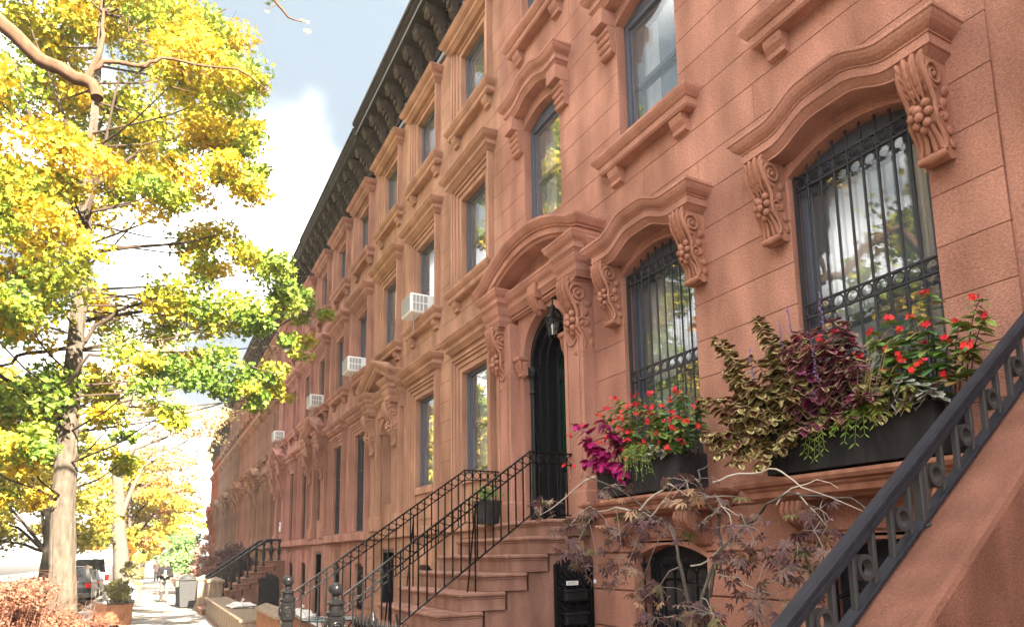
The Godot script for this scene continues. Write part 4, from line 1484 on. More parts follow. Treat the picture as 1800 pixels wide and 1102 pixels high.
func near_stoop() -> void:
	var zc := -0.38
	var s := stoop("reddish brown stoop with a broad sloping parapet, at the right edge of the photo", zc, 0.95, 2.22, 0.56, M.stoop_cheek, "brownstone stoops")
	# sloping parapet on its far side: local x is towards the camera
	var L := func(o: float) -> float: return 2.655 - 0.735 * (o - 0.74)
	var b := MB.new()
	var o0 := 0.03
	var o1 := 3.3
	var prof := [Vector2(-1.235, -0.03), Vector2(-1.225, -0.005), Vector2(-1.205, 0.0), Vector2(-0.97, 0.0), Vector2(-0.95, -0.008), Vector2(-0.942, -0.03)]
	for i in range(prof.size() - 1):
		var p: Vector2 = prof[i]
		var q: Vector2 = prof[i + 1]
		b.face([Vector3(p.x, L.call(o0) + p.y, o0), Vector3(p.x, L.call(o1) + p.y, o1), Vector3(q.x, L.call(o1) + q.y, o1), Vector3(q.x, L.call(o0) + q.y, o0)], Vector3((p.x + q.x) * 0.5 + 1.09, 0.2, 0))
	for x in [-1.235, -0.942]:
		b.face([Vector3(x, 0, o0), Vector3(x, 0, o1), Vector3(x, L.call(o1) - 0.03, o1), Vector3(x, L.call(o0) - 0.03, o0)], Vector3(signf(x + 1.09), 0, 0))
	b.face([Vector3(-1.235, 0, o1), Vector3(-0.942, 0, o1), Vector3(-0.942, L.call(o1) - 0.03, o1), Vector3(-1.235, L.call(o1) - 0.03, o1)], Vector3(0, 0, 1))
	put(b, "parapet", M.stoop_cheek, s)
	# the low rail on it
	var t := thing("stair_railing", "heavy dark blue grey handrail with rings on the near stoop's parapet", "railing", Vector3(FACE, 0, zc), -PI / 2)
	var x := -1.18
	b = MB.new()
	var a0 := Vector3(x, L.call(0.12) + 0.265, 0.12)
	var a1 := Vector3(x, L.call(3.2) + 0.265, 3.2)
	b.sbar(a0, a1, 0.036, 0.054, Vector3(1, 0, 0), 0.011)
	b.sbar(a0 + Vector3(0, -0.035, 0), a1 + Vector3(0, -0.035, 0), 0.03, 0.045, Vector3(1, 0, 0), 0.006)
	put(b, "handrail", M.iron_blue, t)
	b = MB.new()
	b.sbar(Vector3(x, L.call(0.12) + 0.022, 0.12), Vector3(x, L.call(3.2) + 0.022, 3.2), 0.018, 0.05, Vector3(1, 0, 0), 0.004)
	put(b, "bottom_rail", M.iron_blue, t)
	var bar := MB.new()
	bar.sbar(Vector3(0, 0.02, 0), Vector3(0, 0.24, 0), 0.020, 0.024, Vector3.UP, 0.004)
	var bm := bar.mesh()
	var rg := MB.new()
	rg.lathe([Vector2(0.030, -0.016), Vector2(0.046, -0.016), Vector2(0.046, 0.016), Vector2(0.030, 0.016), Vector2(0.030, -0.016)], Transform3D(Basis(Vector3(0, 1, 0), Vector3(1, 0, 0), Vector3(0, 0, -1)), Vector3.ZERO), 18)
	var rm := rg.mesh()
	var n := 26
	for i in n:
		var o := 0.16 + 0.117 * i
		put(bm, "baluster", M.iron_grey, t, XF(Vector3(x, L.call(o), o)))
		if i % 2 == 0:
			put(rm, "ring", M.iron_grey, t, XF(Vector3(x, L.call(o + 0.0585) + 0.125, o + 0.0585)))
	for o in [0.62, 1.72, 2.8]:
		b = MB.new()
		b.sbar(Vector3(x, L.call(o) - 0.02, o), Vector3(x, L.call(o) + 0.24, o), 0.035, 0.04, Vector3.UP, 0.005)
		b.ball(Vector3(x, L.call(o) + 0.0, o), Vector3(0.035, 0.016, 0.035), 5, 8)
		put(b, "rail_post", M.iron_grey, t)
	# door surround of the house the stoop belongs to, at the frame's edge
	var d := thing("door_surround", "brown stone door surround at the photo's top right edge", "doorway", Vector3(FACE, 0, zc + 0.38 - 0.3), -PI / 2)
	b = MB.new()
	for sx in [-1.0, 1.0]:
		b.box(Vector3(sx * 1.05 - 0.2, 2.23, 0.0), Vector3(sx * 1.05 + 0.2, 4.9, 0.12), 0.01)
	b.box(Vector3(-1.3, 4.9, 0), Vector3(1.3, 5.3, 0.2), 0.02)
	put(b, "pilasters", M.stone0, d)
	b = MB.new()
	b.box(Vector3(-0.85, 2.23, 0.005), Vector3(0.85, 4.9, 0.05))
	put(b, "door", M.door, d)
	for sx in [-1.0, 1.0]:
		put(console_big, "console", M.carved, d, XF(Vector3(sx * 1.05, 4.9, 0.12)))

func under_stoop_gate() -> void:
	# iron gate in the near flank of the middle stoop, with two letter boxes
	var t := thing("iron_gate", "black iron gate with letter boxes in the stoop's flank under the maple", "gate", Vector3(4.07, 0, -6.268), 0.0)
	var b := MB.new()
	b.box(Vector3(-0.23, 0.02, -0.02), Vector3(0.20, 1.72, 0.006))
	var poly := seg_arch(-0.23, 0.20, 1.72, 0.11)
	b.prism(poly, Transform3D.IDENTITY, -0.02, 0.006)
	put(b, "backing", M.door, t)
	b = MB.new()
	for x in [-0.235, 0.205]:
		b.box(Vector3(x - 0.02, 0.0, -0.02), Vector3(x + 0.02, 1.74, 0.03), 0.006)
	var ap := []
	var ar := []
	for i in 11:
		var tt := i / 10.0
		ap.append(Vector3(lerpf(-0.235, 0.205, tt), 1.73 + 0.11 * 4 * tt * (1 - tt), 0.01)); ar.append(0.02)
	b.tube(ap, ar, 6)
	put(b, "gate_frame", M.iron, t)
	b = MB.new()
	for r in 10:
		for c in 5:
			var px := -0.17 + 0.08 * c
			var py := 0.18 + 0.155 * r
			for s in [-1.0, 1.0]:
				b.ring(Vector3(px, py + 0.04 * s, 0.014), Vector3(0, 0, 1), 0.032, 0.007, 8, 4)
	put(b, "scrollwork", M.iron, t).set_meta("kind", "stuff")
	for q in [[1.40, 0.12], [1.16, 0.13]]:
		b = MB.new()
		b.box(Vector3(-0.17, q[0] - q[1] * 0.5, 0.006), Vector3(0.12, q[0] + q[1] * 0.5, 0.085), 0.02)
		b.box(Vector3(-0.175, q[0] + q[1] * 0.5 - 0.02, 0.006), Vector3(0.125, q[0] + q[1] * 0.5 + 0.012, 0.095), 0.008)
		b.box(Vector3(-0.12, q[0] + 0.01, 0.085), Vector3(0.07, q[0] + 0.022, 0.088))
		put(b, "letter_box", M.door, t)
	b = MB.new()
	b.box(Vector3(-0.12, 1.515, 0.02), Vector3(0.03, 1.56, 0.024))
	put(b, "paper_notice", M.paper, t)
	b = MB.new()
	for i in 3:
		b.box(Vector3(-0.108, 1.524 + 0.011 * i, 0.0241), Vector3(0.018 - 0.02 * (i % 2), 1.527 + 0.011 * i, 0.0247))
	put(b, "print_lines", M.frame_dark, t)
	var db := thing("doorbell", "small round white doorbell on the brown wall beside the iron gate", "doorbell", Vector3(FACE - 0.032, 1.55, -6.17), -PI / 2)
	b = MB.new()
	b.lathe([Vector2(0.024, 0), Vector2(0.024, 0.008), Vector2(0.012, 0.010), Vector2(0.012, 0.016), Vector2(0, 0.018)], Transform3D(Basis(Vector3.RIGHT, PI / 2), Vector3.ZERO), 14)
	put(b, "button", M.white_metal, db)

func lantern() -> void:
	var t := thing("hanging_lantern", "six sided glass lantern hanging in the arched doorway", "lantern", Vector3(4.15, 4.40, -6.72), 0.0)
	t.scale = Vector3(1.25, 1.2, 1.25)
	var b := MB.new()
	var top := []
	var bot := []
	for i in 6:
		var a := TAU * i / 6
		top.append(Vector3(0.078 * cos(a), 0.20, 0.078 * sin(a)))
		bot.append(Vector3(0.045 * cos(a), 0.02, 0.045 * sin(a)))
	for i in 6:
		b.bar(top[i], bot[i], 0.005, 5)
		b.bar(top[i], top[(i + 1) % 6], 0.007, 5)
		b.bar(bot[i], bot[(i + 1) % 6], 0.006, 5)
	b.lathe([Vector2(0.088, 0.20), Vector2(0.05, 0.26), Vector2(0.028, 0.29), Vector2(0.028, 0.33), Vector2(0.012, 0.35), Vector2(0, 0.37)], Transform3D.IDENTITY, 6)
	b.lathe([Vector2(0.0, -0.02), Vector2(0.02, 0.0), Vector2(0.05, 0.022), Vector2(0.0, 0.024)], Transform3D.IDENTITY, 6)
	b.bar(Vector3(0, 0.36, 0), Vector3(0, 0.42, 0), 0.008, 6)
	b.bar(Vector3(0, 0.42, 0), Vector3(0.22, 0.44, 0), 0.010, 6)
	put(b, "frame", M.iron, t)
	for i in 6:
		var g := MB.new()
		g.quad(bot[i], bot[(i + 1) % 6], top[(i + 1) % 6], top[i])
		put(g, "pane", M.glass, t)
	b = MB.new()
	b.bar(Vector3(0, 0.03, 0), Vector3(0, 0.10, 0), 0.012, 8)
	b.ball(Vector3(0, 0.125, 0), Vector3(0.018, 0.03, 0.018), 6, 8)
	put(b, "candle_bulb", M.paper, t)

func potted_plant() -> void:
	var at := Vector3(3.70, 2.22, -7.62)
	var p := thing("plant_pot", "dark grey tapered plant pot on the stoop's landing behind the railing", "plant pot", at)
	var b := MB.new()
	b.lathe([Vector2(0.0, 0.0), Vector2(0.13, 0.0), Vector2(0.165, 0.25), Vector2(0.175, 0.25), Vector2(0.175, 0.285), Vector2(0.155, 0.285), Vector2(0.15, 0.25), Vector2(0, 0.25)], Transform3D.IDENTITY, 18)
	put(b, "pot", M.box_grey, p)
	var g := thing("potted_shrub", "feathery green plant growing in the dark pot on the landing", "plant", at + Vector3(0, 0.25, 0))
	b = MB.new()
	var lf := MB.new()
	lf.colored = true
	for i in 34:
		var a := R(0, TAU)
		var l := R(0.16, 0.34)
		var d := Vector3(cos(a) * R(0.3, 1.0), R(0.25, 1.2), sin(a) * R(0.3, 1.0)).normalized()
		var e := d * l + Vector3(0, -0.06 * l, 0)
		b.tube([Vector3.ZERO, d * l * 0.5 + Vector3(0, 0.02, 0), e], [0.004, 0.003, 0.0015], 4)
		for k in 11:
			var q := (d * l * 0.5 + Vector3(0, 0.02, 0)).lerp(e, k / 10.0)
			lf.col = Color(R(0.10, 0.22), R(0.20, 0.34), R(0.05, 0.09))
			leaflet(lf, q, (rdir() + d * 0.5).normalized(), R(0.022, 0.045), 0.42)
	put(b, "stems", M.stem_green, g)
	put(lf, "foliage", M.leaf, g).set_meta("kind", "stuff")

# one small flat leaf: a folded rhomb
func leaflet(b: MB, at: Vector3, d: Vector3, l: float, w: float) -> void:
	var s := d.cross(rdir()).normalized() * l * w * 0.5
	var up := d.cross(s).normalized() * l * 0.07
	var mid := at + d * l * 0.5
	b.tri(at, mid + s + up, at + d * l)
	b.tri(at, at + d * l, mid - s + up)

# five-lobed leaf, about one unit wide, lying in xz with its stalk at the origin
func maple_leaf_mesh() -> ArrayMesh:
	var b := MB.new()
	var tips := [[-1.05, 0.42], [-0.62, 0.80], [0.0, 1.0], [0.62, 0.80], [1.05, 0.42]]
	var notch := [[-0.62, 0.46], [-0.26, 0.56], [0.26, 0.56], [0.62, 0.46]]
	var pts := []
	pts.append(Vector3(-0.16, 0.0, 0.10))
	for i in 5:
		var a: float = [-1.75, -0.85, 0.0, 0.85, 1.75][i]
		var r: float = [0.50, 0.72, 0.92, 0.72, 0.50][i]
		pts.append(Vector3(sin(a) * r, 0.10 * absf(sin(a)) - 0.05, 0.28 + cos(a) * r * 0.85))
		if i < 4:
			var a2: float = [-1.3, -0.42, 0.42, 1.3][i]
			pts.append(Vector3(sin(a2) * 0.36, 0.02, 0.28 + cos(a2) * 0.36))
	pts.append(Vector3(0.16, 0.0, 0.10))
	var c := Vector3(0, 0.03, 0.3)
	for i in range(pts.size() - 1):
		b.tri(c, pts[i], pts[i + 1])
	b.tri(c, pts[pts.size() - 1], pts[0])
	return b.mesh()

# ---------------------------------------------------------------- flower boxes and their plants
# ovate leaf, base at the origin, along +z, one unit long: centre and edge in two colours, with teeth
func broad_leaf(inner: Color, outer: Color, w := 0.62, teeth := 0.06, heart := 0.0, cup := 0.10, n := 7) -> ArrayMesh:
	var b := MB.new()
	b.colored = true
	var mids := []
	for i in n + 1:
		var t := float(i) / n
		mids.append(Vector3(0, -0.16 * t * t, t))
	for s in [-1.0, 1.0]:
		var e0 := Vector3.ZERO
		var c0 := Vector3.ZERO
		for i in n + 1:
			var t := float(i) / n
			var hw: float = w * 0.5 * pow(sin(PI * pow(t, 0.72)), 0.85) if i > 0 and i < n else 0.0
			var tt: float = teeth * (1.0 if i % 2 == 1 else -0.4) if i < n else 0.0
			var e: Vector3 = mids[i] + Vector3(s * (hw + tt * 0.5), cup * hw * 2.0 - 0.02, -heart * (1.0 - t) * hw * 0.9 + tt * 0.3)
			var c: Vector3 = mids[i].lerp(e, 0.60) + Vector3(0, 0.015, 0)
			if i > 0:
				b.col = inner
				b.tri(mids[i - 1], c0, c); b.tri(mids[i - 1], c, mids[i])
				b.col = outer
				b.tri(c0, e0, e); b.tri(c0, e, c)
			e0 = e
			c0 = c
	return b.mesh()

func leaf_basis(dir: Vector3, size: float, roll := 0.0) -> Basis:
	var z := dir.normalized()
	var x := Vector3.UP.cross(z)
	if x.length() < 0.05: x = Vector3.RIGHT
	x = x.normalized()
	var y := z.cross(x)
	return Basis(x, y, z).rotated(z, roll).scaled(Vector3.ONE * size)

# stems from a root to each tip, leaves in crossed pairs
func leafy_plant(called: String, label: String, root: Vector3, tips: Array, leaves: Array, size: float, step: float, group := "", droop := 0.35) -> Node3D:
	var p := thing(called, label, "plant", root, 0.0, group)
	var st := MB.new()
	for q in tips:
		var tip: Vector3 = q - root
		var base := Vector3(R(-0.04, 0.04), 0, clampf(tip.z, -0.5, 0.5) * 0.6)
		var up := maxf(tip.y, 0.02)
		var mid := base.lerp(tip, 0.45) + Vector3(0, 0.10 + 0.25 * up, 0)
		var L := base.distance_to(mid) + mid.distance_to(tip)
		var n := maxi(3, int(L / (step * 0.8)))
		var pts := []
		var rs := []
		for i in n + 1:
			var t := float(i) / n
			pts.append(base.lerp(mid, t).lerp(mid.lerp(tip, t), t))
			rs.append(lerpf(0.0055, 0.0022, t))
		st.tube(pts, rs, 4)
		for i in range(1, n + 1):
			var t := float(i) / n
			if t < 0.16: continue
			var d: Vector3 = (pts[i] - pts[i - 1]).normalized()
			var s := d.cross(Vector3.UP if i % 2 == 0 else Vector3(0.6, 0.1, 0.8)).normalized()
			s = s.rotated(d, R(-0.4, 0.4) + (PI / 2 if i % 2 == 1 else 0.0))
			for k in [-1.0, 1.0]:
				var sz := size * 1.22 * lerpf(1.15, 0.6, pow(t, 2.5)) * R(0.8, 1.2)
				var ld: Vector3 = (s * k * 0.8 + d * 0.2 + Vector3(R(-0.8, -0.1), R(-droop - 0.45, 0.0), R(0.0, 0.5))).normalized()
				put(leaves[rng.randi() % leaves.size()], "leaf", M.leaf, p, Transform3D(leaf_basis(ld, sz, R(-0.35, 0.35)), pts[i] + s * k * 0.008))
		# a small rosette at the tip
		for k in 4:
			var a := TAU * k / 4 + R(0, 1)
			put(leaves[rng.randi() % leaves.size()], "leaf", M.leaf, p, Transform3D(leaf_basis(Vector3(cos(a), R(0.2, 0.7), sin(a)), size * R(0.4, 0.65)), tip))
	put(st, "stems", M.stem, p)
	return p

func flower_cluster(p: Node3D, at: Vector3, n: int, r: float, mats: Array, fm: ArrayMesh) -> void:
	for i in n:
		var o := Vector3(R(-1, 1), R(-0.6, 0.6), R(-1, 1)) * r
		var d := (Vector3(-0.7, -0.1, 0.2) + rdir() * 0.7).normalized()
		put(fm, "flower", mats[rng.randi() % mats.size()], p, Transform3D(leaf_basis(d, R(0.016, 0.024), R(0, 6)), at + o))

func flower_mesh() -> ArrayMesh:
	# two broad and two narrow petals round a small eye, facing +z
	var b := MB.new()
	for i in 4:
		var a := TAU * i / 4
		var w := 0.55 if i % 2 == 0 else 0.34
		var d := Vector3(cos(a), sin(a), 0)
		var s := Vector3(-sin(a), cos(a), 0)
		var tip := d + Vector3(0, 0, 0.28)
		var l := d * 0.6 + s * w + Vector3(0, 0, 0.22)
		var r := d * 0.6 - s * w + Vector3(0, 0, 0.22)
		b.tri(Vector3.ZERO, r, d * 0.62 + Vector3(0, 0, 0.08)); b.tri(Vector3.ZERO, d * 0.62 + Vector3(0, 0, 0.08), l)
		b.tri(d * 0.62 + Vector3(0, 0, 0.08), r, tip); b.tri(d * 0.62 + Vector3(0, 0, 0.08), tip, l)
	b.ball(Vector3(0, 0, 0.1), Vector3.ONE * 0.16, 4, 6)
	return b.mesh()

func flower_box(label: String, z0: float, z1: float, x0: float, y0: float, y1: float) -> void:
	var t := thing("flower_box", label, "flower box", Vector3((x0 + FACE) * 0.5, y0, (z0 + z1) * 0.5), 0.0, "flower boxes on the sills")
	var hx := (FACE - 0.03 - x0) * 0.5
	var hz := absf(z1 - z0) * 0.5
	var h := y1 - y0
	var b := MB.new()
	b.box(Vector3(-hx, 0, -hz), Vector3(-hx + 0.025, h, hz), 0.004)
	b.box(Vector3(hx - 0.025, 0, -hz), Vector3(hx, h, hz), 0.004)
	b.box(Vector3(-hx + 0.025, 0, -hz), Vector3(hx - 0.025, h, -hz + 0.025), 0.004)
	b.box(Vector3(-hx + 0.025, 0, hz - 0.025), Vector3(hx - 0.025, h, hz), 0.004)
	b.box(Vector3(-hx + 0.025, 0, -hz + 0.025), Vector3(hx - 0.025, 0.02, hz - 0.025))
	put(b, "box", M.box_grey, t)
	b = MB.new()
	b.box(Vector3(-hx + 0.026, h - 0.06, -hz + 0.026), Vector3(hx - 0.026, h - 0.035, hz - 0.026))
	put(b, "soil", M.soil, t)

func v3(list: Array, x: float, jx: float) -> Array:
	# [height, depth down the street] pairs on the plane x, with some spread across it
	var o := []
	for q in list: o.append(Vector3(x + R(-jx, jx), q[0], q[1]))
	return o

func build_flower_boxes() -> void:
	flower_box("long dark grey flower box below the middle barred window, full of red begonias", -5.62, -4.42, 3.93, 2.385, 2.70)
	flower_box("long dark grey flower box below the nearest barred window, full of brown leaved coleus", -3.48, -2.26, 3.93, 2.385, 2.70)
	var brown := [broad_leaf(Color(0.11, 0.035, 0.028), Color(0.48, 0.42, 0.17), 0.80, 0.10), broad_leaf(Color(0.16, 0.06, 0.038), Color(0.38, 0.34, 0.12), 0.78, 0.10), broad_leaf(Color(0.24, 0.18, 0.06), Color(0.52, 0.48, 0.24), 0.78, 0.10), broad_leaf(Color(0.085, 0.022, 0.026), Color(0.30, 0.20, 0.09), 0.70, 0.10)]
	var pink := [broad_leaf(Color(0.16, 0.025, 0.06), Color(0.50, 0.30, 0.24), 0.68, 0.11), broad_leaf(Color(0.22, 0.05, 0.12), Color(0.42, 0.20, 0.20), 0.66, 0.11), broad_leaf(Color(0.10, 0.03, 0.04), Color(0.36, 0.30, 0.12), 0.66, 0.11), broad_leaf(Color(0.13, 0.015, 0.06), Color(0.20, 0.06, 0.09), 0.64, 0.1)]
	var magenta := [broad_leaf(Color(0.30, 0.008, 0.085), Color(0.25, 0.008, 0.09), 0.78, 0.03, 0.5), broad_leaf(Color(0.36, 0.012, 0.10), Color(0.28, 0.010, 0.11), 0.80, 0.03, 0.5), broad_leaf(Color(0.22, 0.012, 0.09), Color(0.26, 0.02, 0.13), 0.76, 0.03, 0.5)]
	var green := [broad_leaf(Color(0.13, 0.24, 0.05), Color(0.16, 0.27, 0.06), 0.60, 0.03, 0.3), broad_leaf(Color(0.22, 0.29, 0.06), Color(0.27, 0.31, 0.08), 0.58, 0.03, 0.3), broad_leaf(Color(0.10, 0.20, 0.07), Color(0.11, 0.22, 0.08), 0.62, 0.03, 0.3), broad_leaf(Color(0.28, 0.23, 0.07), Color(0.34, 0.20, 0.08), 0.56, 0.03, 0.3)]
	var fm := flower_mesh()
	var reds := [tinted(lin(0.62, 0.020, 0.025), 0.5, 0.3), tinted(lin(0.72, 0.045, 0.035), 0.5, 0.3), tinted(lin(0.55, 0.02, 0.05), 0.5, 0.3)]
	# --- the nearest window's box
	leafy_plant("coleus", "tall brown coleus with cream edged leaves at the left end of the near flower box", Vector3(4.08, 2.66, -3.40), v3([[3.50, -3.82], [3.23, -3.76], [3.36, -3.66], [3.01, -3.89], [2.86, -3.80], [3.10, -3.60]], 3.82, 0.10), brown, 0.084, 0.036, "coleus plants in the near box")
	leafy_plant("coleus", "brown and cream coleus trailing low over the left front of the near flower box", Vector3(4.06, 2.66, -3.34), v3([[2.72, -3.87], [2.49, -3.66], [2.86, -3.48], [2.74, -3.28], [2.60, -3.78], [2.86, -3.06], [2.46, -3.50], [2.98, -3.70], [3.02, -3.44], [2.78, -3.20], [2.66, -3.90], [2.56, -3.76], [2.41, -3.35], [2.60, -3.11], [2.69, -3.42], [2.62, -3.58], [2.52, -3.22], [2.80, -3.62]], 3.76, 0.07), brown, 0.082, 0.036, "coleus plants in the near box", 0.6)
	leafy_plant("coleus", "second tall brown coleus with dark upper leaves, just right of the tallest one", Vector3(4.08, 2.66, -3.20), v3([[3.53, -3.40], [3.46, -3.32], [3.30, -3.22], [3.28, -3.08], [3.18, -3.30], [3.08, -3.36], [3.16, -3.00], [2.96, -3.02], [3.11, -3.11], [3.01, -3.50], [2.91, -3.30], [3.22, -3.42], [2.88, -3.16]], 3.84, 0.08), brown, 0.082, 0.036, "coleus plants in the near box")
	leafy_plant("coleus", "pink edged ruffled coleus in the middle of the near flower box", Vector3(4.06, 2.66, -2.84), v3([[3.16, -2.95], [3.14, -2.78], [3.28, -2.98], [3.26, -2.84], [3.28, -2.70], [3.20, -3.12], [3.20, -2.66], [2.96, -2.58], [2.76, -2.56], [2.66, -2.72], [3.06, -2.84], [2.92, -3.06], [2.80, -3.14], [3.16, -3.06], [2.62, -3.0], [3.02, -2.70], [2.88, -2.83], [2.80, -2.66], [2.84, -2.98], [2.70, -2.85], [3.02, -3.00], [2.92, -2.72]], 3.80, 0.07), pink, 0.086, 0.036, "coleus plants in the near box")
	var sp := thing("flower_spikes", "thin purple flower spikes standing above the coleus of the near box", "flowers", Vector3(3.84, 2.9, -3.1))
	for q in [[3.46, -3.20, 0.30], [3.52, -3.08, 0.22], [3.20, -2.88, 0.26], [3.52, -2.82, 0.26], [2.98, -2.96, 0.16], [3.30, -3.40, 0.24]]:
		var b := MB.new()
		var tip := Vector3(R(-0.08, 0.02), q[0] - 2.9, q[1] + 3.1)
		b.tube([tip + Vector3(0.03, -q[2] - 0.12, 0.02), tip + Vector3(0.01, -q[2] * 0.5, 0), tip], [0.0035, 0.003, 0.0015], 4)
		put(b, "spike_stem", M.stem, sp)
		b = MB.new()
		for i in 26:
			var t := i / 25.0
			b.ball(tip + Vector3(0.012 * t + R(-0.010, 0.010), -q[2] * t, R(-0.010, 0.010)), Vector3.ONE * R(0.0035, 0.0065), 3, 5)
		put(b, "florets", plain(lin(0.24, 0.15, 0.36), 0.7), sp).set_meta("kind", "stuff")
	var bt := v3([[3.30, -2.20], [3.20, -1.98], [2.86, -2.34], [2.82, -2.20], [2.98, -2.42], [3.14, -2.40], [2.90, -2.52], [3.00, -2.14], [3.12, -2.24], [3.22, -2.46], [3.21, -2.34], [3.10, -2.09], [3.02, -2.29], [2.94, -2.06], [3.07, -1.93], [3.04, -2.50], [3.20, -2.62]], 3.96, 0.05)
	var bg := leafy_plant("begonia", "tall red begonia with big green leaves at the near flower box's right end", Vector3(4.08, 2.66, -2.40), bt, green, 0.088, 0.070, "red begonias", 0.3)
	for q in bt: flower_cluster(bg, q - bg.position + Vector3(-0.03, 0.02, 0), 3, 0.022, reds, fm)
	for q in v3([[3.10, -2.75], [3.22, -2.88], [3.18, -3.02], [2.95, -2.38], [2.90, -2.25], [3.05, -2.62], [2.93, -1.98]], 3.86, 0.03): flower_cluster(bg, q - bg.position, 3, 0.026, reds, fm)
	bg = leafy_plant("begonia", "bushy red begonia with green leaves between the coleus and the tall begonia", Vector3(4.08, 2.66, -2.66), v3([[3.20, -2.92], [3.22, -2.78], [3.12, -2.56], [3.05, -2.44], [2.94, -2.54]], 3.92, 0.05), green, 0.078, 0.055, "red begonias", 0.3)
	for q in v3([[3.26, -2.92], [3.24, -2.78], [3.20, -3.00], [3.16, -2.66], [3.30, -3.08]], 3.86, 0.03): flower_cluster(bg, q - bg.position, 3, 0.024, reds, fm)
	leafy_plant("filler_plant", "small leaved green and bronze filler hanging over the near box's right front", Vector3(4.0, 2.68, -2.62), v3([[2.66, -2.36], [2.60, -2.50], [2.64, -2.62], [2.74, -2.70], [2.72, -2.54], [2.80, -2.44], [2.76, -2.30], [2.84, -2.60], [2.62, -2.90], [2.70, -3.0]], 3.84, 0.05), [green[1], green[3], brown[2]], 0.052, 0.034, "filler plants", 0.7)
	# small rex begonia with silvery leaves, ferny trailers, dry stalks
	var silver := [broad_leaf(Color(0.12, 0.06, 0.06), Color(0.42, 0.42, 0.36), 0.62, 0.10, 0.3), broad_leaf(Color(0.30, 0.30, 0.24), Color(0.50, 0.50, 0.42), 0.60, 0.12, 0.3)]
	leafy_plant("rex_begonia", "silver and maroon leaved plant at the right front of the near flower box", Vector3(4.0, 2.68, -2.38), v3([[2.82, -2.40], [2.76, -2.30], [2.72, -2.24], [2.70, -2.46]], 3.86, 0.04), silver, 0.085, 0.06, "", 0.5)
	fern("fern", "bright green ferny trailer hanging over the near flower box", Vector3(3.92, 2.71, -2.66), [[2.52, -2.74], [2.55, -2.62], [2.60, -2.55], [2.58, -2.82], [2.50, -2.68], [2.64, -2.50], [2.62, -2.72]], 3.84, Color(0.20, 0.30, 0.05))
	fern("fern", "single forked green frond hanging by itself in front of the near box", Vector3(3.90, 2.69, -2.96), [[2.44, -2.98], [2.50, -3.06], [2.50, -2.90], [2.47, -3.03], [2.47, -2.94]], 3.83, Color(0.24, 0.32, 0.07))
	var dr := thing("dry_stalks", "tuft of thin dry straw coloured stalks in the near flower box", "plant", Vector3(4.0, 2.68, -2.62))
	var b2 := MB.new()
	for i in 22:
		var a := Vector3(R(-0.16, -0.05), R(0.05, 0.10), R(-0.05, 0.05))
		var e := Vector3(R(-0.22, -0.08), R(0.14, 0.40), R(-0.24, 0.20))
		b2.tube([a, a.lerp(e, 0.5) + Vector3(-0.02, -0.05, R(-0.03, 0.03)), e], [0.0022, 0.002, 0.001], 4)
	put(b2, "stalks", plain(lin(0.42, 0.34, 0.16), 0.8), dr)
	# --- the middle window's box
	leafy_plant("magenta_coleus", "bright magenta heart leaved coleus spilling over the left end of the begonia box", Vector3(4.02, 2.68, -5.42), v3([[3.14, -5.72], [2.95, -5.58], [3.10, -5.30], [2.82, -5.44], [2.62, -5.22], [2.50, -5.08], [2.74, -5.64], [2.94, -5.14], [2.66, -5.40]], 3.80, 0.05), magenta, 0.098, 0.062, "", 0.9)
	var t1 := v3([[3.29, -5.18], [3.16, -4.97], [3.10, -4.86], [2.80, -5.16], [3.22, -5.30], [3.0, -5.34], [2.78, -4.86], [3.06, -5.0], [2.92, -5.22], [3.14, -5.12], [2.70, -5.0], [3.24, -4.80], [2.98, -5.06], [3.16, -5.40], [3.06, -5.18], [2.92, -4.90], [2.84, -4.98]], 3.90, 0.07)
	bg = leafy_plant("begonia", "red begonia in the left half of the middle window's flower box", Vector3(4.08, 2.66, -5.08), t1, green, 0.070, 0.046, "red begonias", 0.3)
	for q in t1: flower_cluster(bg, q - bg.position + Vector3(-0.04, 0.02, 0), 4, 0.034, reds, fm)
	for q in v3([[3.06, -5.88], [2.76, -5.95], [3.12, -5.62], [2.90, -5.36], [2.72, -5.82], [2.52, -5.68]], 3.80, 0.03): flower_cluster(bg, q - bg.position, 3, 0.024, reds, fm)
	t1 = v3([[3.22, -4.66], [3.13, -4.45], [3.20, -4.36], [2.96, -4.46], [2.80, -4.72], [3.08, -4.60], [2.74, -4.30], [2.92, -4.26], [3.10, -4.52], [2.84, -4.5], [3.02, -4.74], [2.70, -4.44], [3.16, -4.80], [3.15, -4.27], [3.00, -4.13], [2.95, -4.60], [2.86, -4.34], [3.06, -4.72], [3.04, -4.05], [2.78, -4.55]], 3.90, 0.07)
	bg = leafy_plant("begonia", "red begonia in the right half of the middle window's flower box", Vector3(4.08, 2.66, -4.62), t1, green, 0.074, 0.046, "red begonias", 0.3)
	for q in t1: flower_cluster(bg, q - bg.position + Vector3(-0.04, 0.02, 0), 4, 0.034, reds, fm)
	for q in v3([[3.20, -4.92], [3.10, -4.84], [2.92, -4.20], [2.84, -4.04], [3.02, -4.34]], 3.84, 0.03): flower_cluster(bg, q - bg.position, 3, 0.026, reds, fm)
	leafy_plant("rex_begonia", "crinkled silvery plant at the middle front of the begonia box", Vector3(3.98, 2.68, -4.62), v3([[2.76, -4.66], [2.72, -4.52], [2.68, -4.72]], 3.86, 0.03), silver, 0.075, 0.05, "", 0.5)
	leafy_plant("filler_plant", "small leaved green filler low in the right front of the begonia box", Vector3(4.0, 2.68, -4.62), v3([[2.70, -4.46], [2.74, -4.58], [2.80, -4.36], [2.86, -4.52], [2.78, -4.72], [2.84, -4.24], [2.90, -4.66]], 3.84, 0.04), [green[0], green[1], green[3]], 0.052, 0.034, "filler plants", 0.7)
